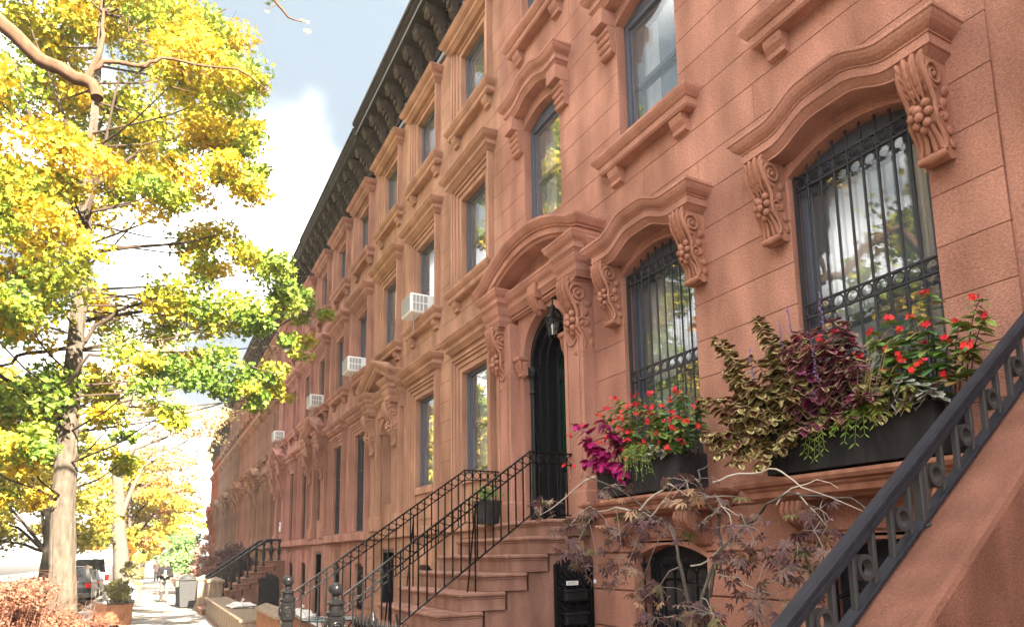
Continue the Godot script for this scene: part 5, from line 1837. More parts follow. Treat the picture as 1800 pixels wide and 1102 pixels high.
	var tr := thing("trailing_plant", "fine leaved green trailer hanging over the front of the begonia box", "plant", Vector3(3.95, 2.70, -4.85))
	var lf := MB.new()
	lf.colored = true
	b2 = MB.new()
	for i in 46:
		var e := Vector3(R(-0.17, -0.05), R(-0.22, 0.12), R(-0.24, 0.26))
		var m := Vector3(-0.10, 0.10, e.z * 0.6)
		b2.tube([Vector3(0, -0.02, e.z * 0.4), m, e], [0.0022, 0.002, 0.001], 4)
		for k in 12:
			var q := m.lerp(e, k / 11.0)
			lf.col = Color(R(0.16, 0.28), R(0.24, 0.34), R(0.04, 0.09))
			leaflet(lf, q, (rdir() + Vector3(-0.4, -0.5, 0)).normalized(), R(0.018, 0.034), 0.45)
	put(b2, "stems", M.stem_green, tr)
	put(lf, "foliage", M.leaf, tr).set_meta("kind", "stuff")

func fern(called: String, label: String, root: Vector3, tips: Array, x: float, c: Color) -> void:
	var p := thing(called, label, "plant", root, 0.0, "ferny trailers")
	for q in tips:
		var e := Vector3(x + R(-0.04, 0.02), q[0], q[1]) - root
		var m := Vector3(e.x * 0.7, 0.06, e.z * 0.5)
		var b := MB.new()
		b.colored = true
		b.col = c
		var pts := []
		var rs := []
		for i in 9:
			var t := i / 8.0
			pts.append(Vector3.ZERO.lerp(m, t).lerp(m.lerp(e, t), t))
			rs.append(0.003 - 0.0018 * t)
		b.tube(pts, rs, 4)
		for i in range(3, 9):
			var d: Vector3 = (pts[i] - pts[i - 1]).normalized()
			for s in [-1.0, 1.0]:
				b.col = Color(c.r * R(0.8, 1.2), c.g * R(0.85, 1.15), c.b)
				leaflet(b, pts[i], (Vector3(R(-0.3, 0.1), -0.1, s) + d * 0.8).normalized(), R(0.035, 0.06), 0.20)
		put(b, "frond", M.leaf, p)

# ---------------------------------------------------------------- the laceleaf maple in the front yard
func lace_leaf(c: Color, c2: Color) -> ArrayMesh:
	# seven narrow, toothed fingers
	var b := MB.new()
	b.colored = true
	for i in 7:
		var a := lerpf(-1.75, 1.75, i / 6.0)
		var r := 1.0 - 0.42 * absf(i - 3) / 3.0
		var d := Vector3(sin(a), 0, cos(a))
		var s := Vector3(cos(a), 0, -sin(a))
		var m1 := d * r * 0.45 + Vector3(0, 0.03, 0)
		var m2 := d * r * 0.72 + Vector3(0, -0.06 * r, 0)
		var tip := d * r + Vector3(0, -0.24 * r, 0)
		b.col = c if i % 2 == 0 else c2
		b.tri(Vector3.ZERO, m1 - s * 0.085, m1); b.tri(Vector3.ZERO, m1, m1 + s * 0.085)
		b.tri(m1 - s * 0.115, m2 - s * 0.06, m1); b.tri(m1, m2 - s * 0.06, m2)
		b.tri(m1 + s * 0.115, m1, m2 + s * 0.06); b.tri(m1, m2, m2 + s * 0.06)
		b.tri(m2 - s * 0.085, tip, m2); b.tri(m2, tip, m2 + s * 0.085)
	return b.mesh()

func build_maple() -> void:
	var root := Vector3(3.42, 0, -3.72)
	var t := thing("japanese_maple", "small purple lace leaved maple with bare pale twigs before the brown house", "tree", root)
	var S := [
		[[0.0, -3.74], [0.6, -3.75], [1.14, -3.76], [1.33, -3.75], [1.75, -3.75], [1.85, -3.80], [1.98, -3.93], [2.07, -4.09], [2.18, -4.29], [2.35, -4.47], [2.51, -4.90]],
		[[0.0, -3.66], [0.7, -3.63], [1.16, -3.62], [1.54, -3.58], [1.72, -3.57], [1.87, -3.53], [2.09, -3.52], [2.19, -3.54], [2.32, -3.52], [2.41, -3.56], [2.46, -3.55]],
		[[1.54, -3.58], [1.72, -3.50], [1.84, -3.47], [1.99, -3.33], [2.04, -3.24], [2.11, -3.06], [2.13, -2.96], [2.19, -2.80], [2.16, -2.65], [2.14, -2.52], [2.07, -2.41]],
		[[2.32, -3.49], [2.35, -3.37], [2.35, -3.18], [2.36, -3.01], [2.32, -2.84], [2.21, -2.70], [2.15, -2.59], [2.05, -2.43]],
		[[2.18, -4.29], [2.29, -4.11], [2.35, -3.90], [2.31, -3.78], [2.21, -3.64]],
		[[2.18, -4.29], [2.22, -4.57], [2.20, -4.85], [2.19, -5.12]],
		[[2.12, -4.17], [2.20, -4.08], [2.28, -4.03], [2.34, -3.90]],
		[[2.51, -4.90], [2.45, -5.20], [2.29, -5.55], [2.22, -5.71]],
		[[2.09, -3.52], [2.15, -3.40], [2.08, -3.25]],
		[[1.75, -3.75], [1.79, -3.58], [1.89, -3.50]],
		[[1.70, -3.51], [1.68, -3.33], [1.61, -3.15]],
		[[1.99, -3.33], [2.09, -3.33], [2.17, -3.39]],
		[[2.13, -2.96], [2.22, -2.84], [2.26, -2.70], [2.20, -2.58]],
		[[2.19, -2.80], [2.06, -2.70], [1.98, -2.62]]]
	var nodes := []
	for i in S.size():
		var pts := []
		var rs := []
		var n: int = S[i].size()
		for j in n:
			var q: Array = S[i][j]
			var x: float = 3.42 + 0.10 * sin(j * 1.1 + i * 2.0) * minf(1.0, j * 0.3)
			var p := Vector3(x, q[0], q[1]) - root
			if j > 0:
				var pm: Vector3 = pts[pts.size() - 1]
				pts.append(pm.lerp(p, 0.5) + Vector3(R(-0.012, 0.012), R(-0.012, 0.012), R(-0.012, 0.012)))
				rs.append(0.0)
			pts.append(p)
			rs.append(0.0)
			nodes.append(p)
		var r0: float = [0.017, 0.015, 0.013, 0.008, 0.009, 0.009, 0.006, 0.009, 0.006, 0.007, 0.006, 0.006, 0.006, 0.005][i]
		for j in rs.size(): rs[j] = lerpf(r0, r0 * 0.28, pow(float(j) / (rs.size() - 1), 1.3))
		var b := MB.new()
		b.tube(pts, rs, 6)
		put(b, "trunk" if i < 3 else "branch", M.bark_pale if i < 3 else M.twig_pale, t)
	var C := [[2.20, -4.94], [2.06, -5.12], [1.98, -4.78], [1.81, -5.32], [1.71, -5.05], [1.79, -4.59], [1.54, -4.46], [1.72, -4.41], [1.44, -3.61], [1.42, -3.46], [1.58, -3.95], [2.19, -3.42], [2.25, -3.72], [2.10, -3.56], [2.01, -3.80], [1.74, -3.33], [1.79, -3.09], [1.87, -2.84], [1.53, -3.11], [1.45, -2.94], [2.10, -4.24], [2.11, -4.50], [2.33, -5.71], [2.30, -5.90], [2.36, -4.52], [2.32, -3.63], [1.88, -3.32], [2.06, -2.61], [1.94, -2.66], [1.99, -3.21], [1.71, -2.78], [1.35, -4.09], [2.02, -4.62], [1.90, -5.0], [1.30, -3.3], [1.36, -3.8], [1.62, -2.95]]
	var cols := [[0.115, 0.058, 0.062], [0.15, 0.085, 0.085], [0.095, 0.045, 0.052], [0.17, 0.105, 0.09], [0.13, 0.125, 0.05], [0.20, 0.12, 0.08], [0.36, 0.22, 0.13]]
	var ms := []
	for c in cols: ms.append(lace_leaf(Color(c[0], c[1], c[2]), Color(c[0] * 0.8, c[1] * 0.85, c[2] * 0.8)))
	var tw := MB.new()
	var cnt := 0
	for i in C.size():
		var c := Vector3(3.40 + R(-0.14, 0.14), C[i][0], C[i][1]) - root
		var best := Vector3.ZERO
		var bd := 1e9
		for p in nodes:
			if p.distance_to(c) < bd and p.distance_to(c) > 0.04:
				bd = p.distance_to(c); best = p
		var k := rng.randi_range(8, 12)
		tw.tube([best, best.lerp(c, 0.5) + Vector3(0, 0.05, 0), c + Vector3(0, 0.02, 0)], [0.005, 0.004, 0.0025], 4)
		for j in k:
			var q := c + Vector3(R(-0.14, 0.14), R(-0.12, 0.08), R(-0.16, 0.16))
			tw.tube([c + Vector3(0, 0.02, 0), c.lerp(q, 0.6) + Vector3(0, 0.02, 0), q], [0.0022, 0.0018, 0.001], 4)
			var d := (Vector3(R(-1, 0.6), R(-1.1, 0.05), R(-1, 1))).normalized()
			var mi := rng.randi() % 4 if rng.randf() < 0.72 else 4 + rng.randi() % 3
			cnt += 1
			put(ms[mi], "leaf", M.leaf, t, Transform3D(leaf_basis(d, R(0.070, 0.110), R(-0.7, 0.7)), q))
	put(tw, "twigs", M.twig, t).set_meta("kind", "stuff")

# ---------------------------------------------------------------- street trees
func leaf_cloud(parent: Node3D, called: String, mesh: Mesh, clumps: Array, per_m2: float, size: float, pal: Array, origin: Vector3, flat := 0.75, cap := 1000000) -> void:
	var xf: Array[Transform3D] = []
	var cs: Array[Color] = []
	for c in clumps:
		var r: float = c[3]
		var n := int(r * r * per_m2)
		var ctr := Vector3(c[0], c[1], c[2]) - origin
		# sub-clumps, so that the crown has lumps and gaps
		var subs := []
		var ns := maxi(4, int(10 * r))
		for i in ns:
			subs.append([rdir() * r * pow(rng.randf(), 0.5) * Vector3(1, flat, 1), R(0.40, 0.78) * minf(r, 1.0), rng.randf()])
		for i in n:
			if xf.size() >= cap: break
			var s: Array = subs[rng.randi() % ns]
			var p: Vector3 = ctr + s[0] + rdir() * s[1] * pow(rng.randf(), 0.45) * Vector3(1, 0.62, 1)
			var t: float = clampf(s[2] * 0.65 + rng.randf() * 0.35 + (c[4] if c.size() > 4 else 0.0), 0.0, 0.999)
			var k := t * (pal.size() - 1)
			var a: Color = pal[int(k)]
			var b: Color = pal[mini(int(k) + 1, pal.size() - 1)]
			var col := a.lerp(b, k - int(k))
			var v := R(0.8, 1.2)
			cs.append(Color(col.r * v, col.g * v, col.b * v))
			var z := (rdir() + Vector3(0, -0.55, 0.25)).normalized()
			xf.append(Transform3D(leaf_basis(z, size * R(0.55, 1.4), R(-1.2, 1.2)), p))
	var mm := MultiMesh.new()
	mm.transform_format = MultiMesh.TRANSFORM_3D
	mm.use_colors = true
	mm.mesh = mesh
	mm.instance_count = xf.size()
	for i in xf.size():
		mm.set_instance_transform(i, xf[i])
		mm.set_instance_color(i, cs[i].linear_to_srgb() if false else cs[i])
	var o := MultiMeshInstance3D.new()
	o.name = called
	o.multimesh = mm
	o.material_override = M.leaf
	o.set_meta("kind", "stuff")
	parent.add_child(o, true)

func limb(t: Node3D, called: String, pts: Array, r0: float, r1: float, mat: Material, origin: Vector3, sides := 8, wob := 0.03) -> void:
	var p := []
	var r := []
	var n := pts.size()
	for i in n:
		if i > 0:
			var a: Vector3 = pts[i - 1]
			var b: Vector3 = pts[i]
			for k in [0.33, 0.66]:
				p.append(a.lerp(b, k) - origin + Vector3(R(-1, 1), R(-1, 1), R(-1, 1)) * wob)
		p.append(pts[i] - origin)
	for i in p.size(): r.append(lerpf(r0, r1, float(i) / (p.size() - 1)))
	var m := MB.new()
	m.tube(p, r, sides)
	put(m, called, mat, t)

# furrowed trunk with a root flare
func trunk_mesh(path: Array, o: Vector3, r0: float, top: float) -> MB:
	var f := FastNoiseLite.new()
	f.seed = 41
	f.frequency = 1.0
	f.fractal_octaves = 4
	var m := MB.new()
	var S := 40
	var K := 110
	var prev := PackedVector3Array()
	for i in K + 1:
		var u := float(i) / K * (path.size() - 1)
		var k := mini(int(u), path.size() - 2)
		var c: Vector3 = (path[k] as Vector3).lerp(path[k + 1], u - k) - o
		var ring := PackedVector3Array()
		for j in S:
			var a := TAU * j / S
			var d := Vector3(cos(a), 0, sin(a))
			var r := r0 * clampf(1.0 - c.y / top, 0.12, 1.0)
			r += (0.11 + 0.05 * sin(a * 5.0)) * exp(-maxf(c.y, 0.0) * 2.4)
			r *= 1.0 + 0.10 * f.get_noise_3d(d.x * 1.1, c.y * 0.5, d.z * 1.1)
			r += 0.016 * f.get_noise_3d(d.x * 9.0, c.y * 1.6, d.z * 9.0) - 0.010 * absf(f.get_noise_3d(d.x * 5.0 + 7.0, c.y * 0.9, d.z * 5.0))
			ring.append(c + d * r)
		if i > 0:
			for j in S:
				var j2 := (j + 1) % S
				m.quad(prev[j2], prev[j], ring[j], ring[j2])
		prev = ring
	return m

func zs(list: Array, z: float) -> Array:
	var o := []
	for q in list: o.append(Vector3(q[0], q[1], z + R(-0.3, 0.3)))
	return o

func build_trees() -> void:
	var leaf := maple_leaf_mesh()
	var gold := [Color(0.09, 0.165, 0.028), Color(0.15, 0.23, 0.03), Color(0.25, 0.29, 0.03), Color(0.42, 0.34, 0.028), Color(0.52, 0.345, 0.026), Color(0.54, 0.36, 0.06)]
	# ---- the big maple on the left
	var o := Vector3(-1.27, 0, -15)
	var t := thing("street_tree", "big yellow and green maple at the left with a thick straight trunk", "tree", o, 0.0, "street trees")
	var tp := [Vector3(-1.25, -0.05, -15), Vector3(-1.28, 0.7, -15), Vector3(-1.43, 2.73, -15), Vector3(-1.46, 5.42, -15), Vector3(-1.44, 7.36, -15), Vector3(-1.48, 9.13, -15), Vector3(-1.46, 10.73, -15.1), Vector3(-1.5, 13.5, -15.2)]
	put(trunk_mesh(tp, o, 0.235, 15.5), "trunk", M.bark, t)
	var m := MB.new()
	var bd: Material = M.bark_dark
	limb(t, "limb", zs([[-1.45, 7.6], [-1.58, 8.27], [-1.97, 9.12], [-2.46, 10.24], [-2.87, 11.49]], -15), 0.068, 0.030, bd, o)
	limb(t, "limb", zs([[-1.44, 7.9], [-1.43, 8.42], [-1.22, 10.06], [-1.04, 11.63]], -14.8), 0.048, 0.018, bd, o)
	limb(t, "limb", zs([[-1.45, 7.7], [-0.55, 8.13], [0.06, 8.32], [0.9, 8.7]], -15), 0.048, 0.018, bd, o)
	limb(t, "limb", zs([[-1.45, 4.2], [-1.59, 4.48], [-2.15, 4.90], [-3.0, 5.4]], -14.6), 0.061, 0.030, bd, o)
	limb(t, "limb", zs([[-1.45, 5.9], [-2.16, 5.61], [-2.57, 5.39], [-3.2, 5.3]], -15), 0.041, 0.018, bd, o)
	limb(t, "limb", zs([[-1.45, 5.7], [-1.17, 6.37], [-0.57, 6.81], [0.2, 7.2]], -15), 0.048, 0.018, bd, o)
	limb(t, "limb", zs([[-1.45, 6.5], [-0.36, 6.79], [1.17, 6.68], [2.29, 6.95], [3.0, 7.5]], -15.2), 0.041, 0.012, bd, o)
	limb(t, "limb", zs([[-1.46, 5.0], [-1.14, 5.5], [0.19, 5.61], [1.22, 5.73], [2.3, 5.6]], -14.3), 0.037, 0.011, bd, o)
	limb(t, "limb", zs([[-1.47, 9.0], [-0.6, 10.2], [0.4, 11.0], [1.3, 11.6]], -15.2), 0.041, 0.012, bd, o)
	limb(t, "limb", zs([[-1.48, 9.6], [-2.2, 11.3], [-2.8, 12.8]], -15.6), 0.041, 0.012, bd, o)
	limb(t, "limb", zs([[-1.47, 10.8], [-0.8, 12.4], [0.2, 13.8], [0.9, 14.6]], -15.6), 0.034, 0.012, bd, o)
	var cl := [[-2.8, 13.0, -16.4, 1.30], [-1.6, 14.3, -17.1, 1.21], [-0.2, 13.8, -15.5, 1.10], [0.9, 14.6, -16.8, 0.89], [-2.8, 12.1, -17.3, 1.14], [-1.2, 11.8, -16.5, 1.10], [0.1, 10.7, -12.8, 0.91], [1.1, 11.1, -13.4, 0.65], [-1.8, 9.1, -13.6, 0.96], [-0.9, 11.2, -16.4, 1.09], [0.4, 10.8, -14.8, 0.98], [1.5, 11.8, -16.2, 0.69], [-2.8, 9.5, -16.7, 1.03], [-1.7, 9.8, -17.0, 0.98], [-0.4, 10.5, -16.5, 0.80], [0.8, 8.7, -12.8, 0.62], [1.5, 9.4, -13.3, 0.35], [-2.0, 7.0, -13.4, 0.89], [0.7, 9.2, -16.6, 0.73], [1.5, 8.8, -16.0, 0.71], [1.9, 7.8, -14.3, 0.53, -0.1], [-2.2, 6.1, -13.8, 0.85, -0.1]]
	cl += [[-0.6, 7.3, -17.1, 0.83], [0.4, 6.6, -14.4, 0.77, -0.15], [1.5, 6.6, -14.1, 0.69, -0.15], [2.3, 7.5, -15.0, 0.60, -0.1], [3.2, 7.8, -16.7, 0.47], [-2.3, 4.9, -15.1, 0.94, -0.2], [-1.1, 5.5, -17.1, 0.83, -0.1], [-0.1, 5.0, -12.7, 0.56, -0.3], [0.8, 5.3, -13.1, 0.64, -0.35], [1.9, 5.7, -14.8, 0.55, -0.3], [2.5, 5.5, -16.0, 0.34, -0.2], [-1.9, 3.6, -12.9, 0.6, -0.1], [-0.7, 4.4, -14.6, 0.5, -0.1], [0.2, 4.4, -13.0, 0.37, -0.2], [-3.3, 10.1, -13.2, 1.28], [-3.5, 8.9, -15.0, 1.45], [-3.4, 6.9, -15.4, 1.50], [-3.1, 4.6, -14.5, 1.28], [-2.4, 14.3, -15.4, 1.49], [-0.6, 16.5, -16.8, 1.63], [1.2, 16.1, -16.0, 0.99], [-2.0, 2.9, -14.4, 0.4], [-1.3, 13.2, -13.4, 0.8], [-2.4, 8.1, -13.6, 0.8], [-0.3, 8.2, -13.2, 0.6], [0.2, 7.4, -16.4, 0.7], [0.9, 7.6, -14.6, 0.55], [0.1, 12.2, -15.0, 0.8], [0.9, 12.6, -15.4, 0.7], [0.3, 9.4, -14.2, 0.7], [1.2, 10.2, -15.0, 0.6], [0.6, 5.9, -15.6, 0.6, -0.3], [1.6, 5.0, -14.0, 0.4, -0.3], [-2.9, 3.7, -13.6, 0.8, -0.2], [-2.6, 5.6, -12.6, 0.7, -0.1], [-1.9, 4.3, -16.2, 0.8, -0.2], [-0.4, 3.9, -15.6, 0.45, -0.2], [2.7, 6.6, -15.4, 0.45, -0.1]]
	leaf_cloud(t, "crown", leaf, cl, 2700.0, 0.092, gold, o)
	m = MB.new()
	for c in cl:
		var ctr := Vector3(c[0], c[1], c[2]) - o
		var from := Vector3(-1.46, clampf(c[1] - 0.8, 3.0, 13.0), -15) - o
		m.tube([from, from.lerp(ctr, 0.5) + Vector3(0, -0.12, 0), ctr], [0.026, 0.016, 0.007], 5)
		for i in 6:
			var d: Vector3 = rdir() * c[3] * 0.9
			m.tube([ctr - d * 0.2, ctr + d * 0.4 + Vector3(0, 0.05, 0), ctr + d], [0.007, 0.005, 0.0025], 4)
	put(m, "branchlets", bd, t).set_meta("kind", "stuff")
	# ---- the tree just out of the frame, whose pale limb hangs into the top left corner
	o = Vector3(-2.45, 0, -6.2)
	t = thing("street_tree", "tree whose thick pale bare limb reaches in at the top left corner", "tree", o, 0.0, "street trees")
	limb(t, "trunk", [Vector3(-2.45, -0.05, -6.2), Vector3(-2.45, 3.0, -6.2), Vector3(-2.5, 6.0, -6.3), Vector3(-2.5, 9.5, -6.4)], 0.26, 0.12, M.bark_pale, o, 14)
	limb(t, "limb", [Vector3(-2.48, 6.6, -6.3), Vector3(-2.2, 7.3, -6.6), Vector3(-1.85, 7.06, -7.0), Vector3(-1.45, 6.65, -7.0), Vector3(-1.13, 6.39, -7.0), Vector3(-0.91, 6.33, -7.0), Vector3(-0.72, 6.29, -7.0), Vector3(-0.67, 6.16, -7.0)], 0.075, 0.055, M.bark_limb, o, 12, 0.012)
	limb(t, "limb", [Vector3(-0.77, 6.31, -7), Vector3(-0.69, 6.58, -7), Vector3(-0.67, 6.89, -7.1), Vector3(-0.70, 7.25, -7.2)], 0.035, 0.012, M.bark_limb, o, 8, 0.01)
	limb(t, "limb", [Vector3(-0.72, 6.44, -7), Vector3(-0.65, 6.55, -7), Vector3(-0.30, 6.69, -7.1), Vector3(-0.17, 6.83, -7.1), Vector3(0.15, 6.94, -7.2), Vector3(0.55, 7.03, -7.2), Vector3(0.89, 6.95, -7.3)], 0.026, 0.007, M.bark_limb, o, 7, 0.012)
	limb(t, "limb", [Vector3(-2.5, 9.4, -6.4), Vector3(-1.6, 9.7, -6.6), Vector3(-0.2, 9.3, -6.9), Vector3(0.55, 8.5, -7.0), Vector3(0.86, 7.85, -7), Vector3(1.02, 7.68, -7), Vector3(1.20, 7.69, -7)], 0.05, 0.003, M.bark_limb, o, 6, 0.01)
	limb(t, "limb", [Vector3(0.89, 7.79, -7), Vector3(0.84, 7.72, -7), Vector3(0.79, 7.70, -7)], 0.005, 0.002, M.bark_limb, o, 5, 0.004)
	for q in [[0.80, 7.68, 0.05], [1.22, 7.62, 0.085], [1.17, 7.72, 0.05], [1.22, 7.72, 0.05]]:
		put(leaf, "leaf", tinted(lin(0.22, 0.13, 0.045), 0.6, 0.4), t, Transform3D(leaf_basis(Vector3(0.2, -1, 0.3), q[2], 0.6), Vector3(q[0], q[1], -7.0) - o))
	for i in 14:
		var q := Vector3(lerpf(-0.5, 0.85, rng.randf()), R(6.55, 7.0), R(-7.3, -6.9))
		limb(t, "twig", [q, q + Vector3(R(-0.1, 0.25), R(-0.12, 0.2), R(-0.1, 0.1)), q + Vector3(R(-0.1, 0.5), R(-0.2, 0.4), R(-0.15, 0.15))], 0.006, 0.0015, M.bark_limb, o, 4, 0.01)
	leaf_cloud(t, "crown", leaf, [[-2.9, 9.5, -6.0, 1.3], [-2.2, 10.6, -7.0, 1.2], [-3.4, 8.2, -7.0, 1.0], [-1.6, 8.6, -7.4, 0.55], [-3.6, 11.0, -5.4, 1.2]], 420.0, 0.12, gold, o)
	# ---- the white barked plane tree
	o = Vector3(-1.02, 0, -38)
	t = thing("street_tree", "slim white barked plane tree with sparse pale straw coloured leaves", "tree", o, 0.0, "street trees")
	limb(t, "trunk", zs([[-0.96, -0.05], [-1.06, 1.41], [-1.37, 4.12], [-1.55, 6.32]], -38), 0.40, 0.24, M.bark_pale, o, 12)
	limb(t, "limb", zs([[-1.54, 6.18], [-1.82, 7.56], [-1.69, 8.56], [-1.27, 9.59], [-0.9, 11.5]], -38), 0.20, 0.06, M.bark_pale, o)
	limb(t, "limb", zs([[-1.2, 3.9], [-0.95, 4.9], [-0.46, 6.37], [0.75, 7.30], [2.0, 8.2]], -38), 0.13, 0.03, M.bark_pale, o)
	limb(t, "limb", zs([[-1.5, 6.0], [-0.88, 7.20], [0.46, 7.86], [1.44, 8.81], [2.4, 9.6]], -38), 0.13, 0.03, M.bark_pale, o)
	var straw := [Color(0.50, 0.42, 0.20), Color(0.62, 0.52, 0.28), Color(0.58, 0.44, 0.24), Color(0.66, 0.50, 0.18)]
	cl = [[-1.2, 10.3, -40.7, 1.7], [0.6, 9.3, -39.3, 1.9], [2.0, 8.4, -38.2, 1.4], [0.5, 11.5, -35.0, 1.6], [-0.8, 12.0, -38.5, 1.3], [3.0, 9.1, -37.2, 0.8], [-2.2, 10.5, -38.9, 1.4], [0.0, 7.3, -39.1, 1.4], [1.5, 6.7, -36.6, 0.9], [-1.8, 13.0, -40.6, 1.1]]
	leaf_cloud(t, "crown", leaf, cl, 520.0, 0.13, straw, o)
	m = MB.new()
	for c in cl:
		var ctr := Vector3(c[0], c[1], c[2]) - o
		var from := Vector3(-1.2, c[1] - 2.0, -38) - o
		m.tube([from, from.lerp(ctr, 0.6), ctr], [0.05, 0.03, 0.015], 5)
		for i in 8:
			var d: Vector3 = rdir() * c[3]
			m.tube([ctr, ctr + d * 0.5 + Vector3(0, 0.1, 0), ctr + d], [0.02, 0.013, 0.006], 4)
	put(m, "branchlets", M.bark_pale, t).set_meta("kind", "stuff")
	# ---- more trees down the street and across it
	var mix := [Color(0.16, 0.21, 0.04), Color(0.32, 0.28, 0.035), Color(0.48, 0.33, 0.035), Color(0.44, 0.24, 0.07), Color(0.36, 0.16, 0.09)]
	var lime := [Color(0.17, 0.22, 0.045), Color(0.33, 0.32, 0.05), Color(0.46, 0.37, 0.05), Color(0.38, 0.30, 0.07)]
	var R0 := [
		["spreading yellow green tree beyond the road, left of the white barked tree", -3.6, -33.0, 9.0, lime, [[-4.3, 4.6, -34, 1.7], [-2.9, 4.4, -36, 1.5], [-5.2, 6.0, -33, 1.9], [-3.4, 6.6, -35, 1.8], [-4.6, 8.2, -34, 1.9], [-2.6, 3.0, -36, 1.0], [-5.4, 3.4, -32, 1.4], [-3.8, 3.4, -39, 1.5], [-6.6, 4.4, -35, 1.8], [-6.0, 2.8, -36, 1.3]], 620.0, 0.16],
		["unseen street tree added behind the camera to shade the near railing", -1.6, 8.5, 9.0, gold, [[0.6, 7.4, 7.6, 1.5], [1.9, 8.0, 7.2, 1.4], [2.9, 8.6, 6.4, 1.2], [-1.2, 8.4, 9, 1.8], [0.8, 9.4, 8.4, 1.8], [2.2, 6.8, 8.0, 1.1], [2.4, 8.2, 7.6, 1.0], [2.5, 7.7, 6.4, 1.0], [2.1, 7.3, 6.3, 0.8], [2.9, 8.3, 6.9, 0.9]], 480.0, 0.16],  # unseen tree, its crown clumps placed to keep sun off the near handrail
		["leafy yellow green tree beyond the parked cars, at the photo's left edge", -5.6, -27.0, 9.0, lime, [[-5.4, 3.3, -27, 1.3], [-4.6, 4.6, -28, 1.4], [-6.4, 4.8, -26, 1.6], [-5.6, 6.4, -27, 1.8], [-6.8, 7.8, -27, 1.8], [-4.4, 7.6, -28, 1.3]], 560.0, 0.15],
		["orange and green tree behind the white barked trunk", -1.2, -54.0, 10.0, mix, [[0.5, 6.5, -52, 2.0, 0.15], [-0.6, 4.6, -56, 1.9], [1.6, 5.4, -55, 1.6], [-1.6, 7.6, -53, 2.0, -0.1], [0.6, 8.6, -54, 1.9], [-2.2, 5.2, -55, 1.7, -0.2], [2.2, 7.2, -55, 1.1], [-1.4, 3.2, -52, 1.4, -0.2], [0.4, 3.2, -54, 1.5, 0.1], [-3.2, 3.4, -54, 1.6, -0.1], [-3.6, 6.4, -56, 2.0]], 420.0, 0.20],
		["bright golden tree toward the end of the sidewalk", -0.4, -72.0, 9.0, gold, [[1.2, 4.8, -70, 2.1], [2.5, 6.6, -72, 1.9], [-0.6, 5.6, -73, 2.2], [0.8, 7.6, -71, 2.1], [-1.6, 7.6, -72, 2.0], [2.6, 4.2, -73, 1.4], [1.6, 3.0, -74, 1.6], [0.0, 3.0, -72, 1.7], [-2.6, 4.4, -75, 2.4], [3.4, 5.6, -76, 1.6]], 260.0, 0.26],
		["tall yellow tree across the road, the nearest of its row", -13.0, -10.0, 12.0, gold, [[-13.0, 8.0, -10, 2.4], [-11.6, 9.8, -12, 2.0], [-14.2, 10.4, -9, 2.2], [-12.6, 12.2, -10.6, 2.2], [-12.0, 6.4, -12.4, 1.5], [-13.4, 7.2, -7.6, 1.7], [-12.8, 14.0, -11, 1.6]], 240.0, 0.23],
		["second yellow tree of the row across the road", -12.6, -19.0, 11.0, mix, [[-12.6, 7.4, -19, 2.2], [-11.2, 8.8, -21, 1.9], [-13.8, 9.8, -18, 2.2], [-12.2, 11.4, -20, 2.0], [-12.0, 5.8, -17.4, 1.5], [-13.2, 6.6, -21.6, 1.6]], 240.0, 0.23],
		["third yellow tree of the row across the road", -12.8, -29.0, 12.0, gold, [[-12.8, 7.8, -29, 2.4], [-11.4, 9.4, -31, 2.0], [-13.8, 10.2, -28, 2.2], [-12.4, 12.0, -30, 2.2], [-12.0, 5.8, -30.4, 1.6]], 220.0, 0.24],
		["fourth tree of the row across the road, greener than the others", -12.8, -42.0, 12.0, lime, [[-12.8, 7.6, -42, 2.6], [-11.4, 9.6, -44, 2.2], [-13.8, 10.4, -41, 2.4], [-12.2, 12.2, -43, 2.2], [-12.0, 5.4, -43.4, 1.8]], 200.0, 0.26],
		["last tree of the row across the road, far down the street", -12.0, -62.0, 12.0, gold, [[-12.0, 7.0, -62, 3.0], [-10.0, 9.4, -64, 2.6], [-13.0, 10.4, -61, 2.8], [-10.8, 5.0, -63, 2.2]], 140.0, 0.33],
		["yellow tree across the road, opposite the near stoop", -12.6, -1.0, 12.0, mix, [[-12.6, 8.2, -1, 2.4], [-11.4, 9.8, -3, 2.0], [-13.8, 10.4, 0, 2.2], [-12.4, 12.4, -1.6, 2.2]], 190.0, 0.25]]
	for q in R0:
		o = Vector3(q[1], 0, q[2])
		t = thing("street_tree", q[0], "tree", o, 0.0, "street trees")
		limb(t, "trunk", [o + Vector3(0, -0.1, 0), o + Vector3(0.1, q[3] * 0.3, 0), o + Vector3(-0.1, q[3] * 0.6, 0.1), o + Vector3(0, q[3], 0)], 0.24, 0.06, M.bark, o, 9)
		for c in q[5]:
			var ctr := Vector3(c[0], c[1], c[2])
			limb(t, "limb", [o + Vector3(0, maxf(2.2, c[1] - 2.6), 0), o.lerp(ctr, 0.5) + Vector3(0, c[1] * 0.42, 0), ctr], 0.08, 0.02, M.bark_dark, o, 5)
		leaf_cloud(t, "crown", leaf, q[5], q[6], q[7], q[4], o)

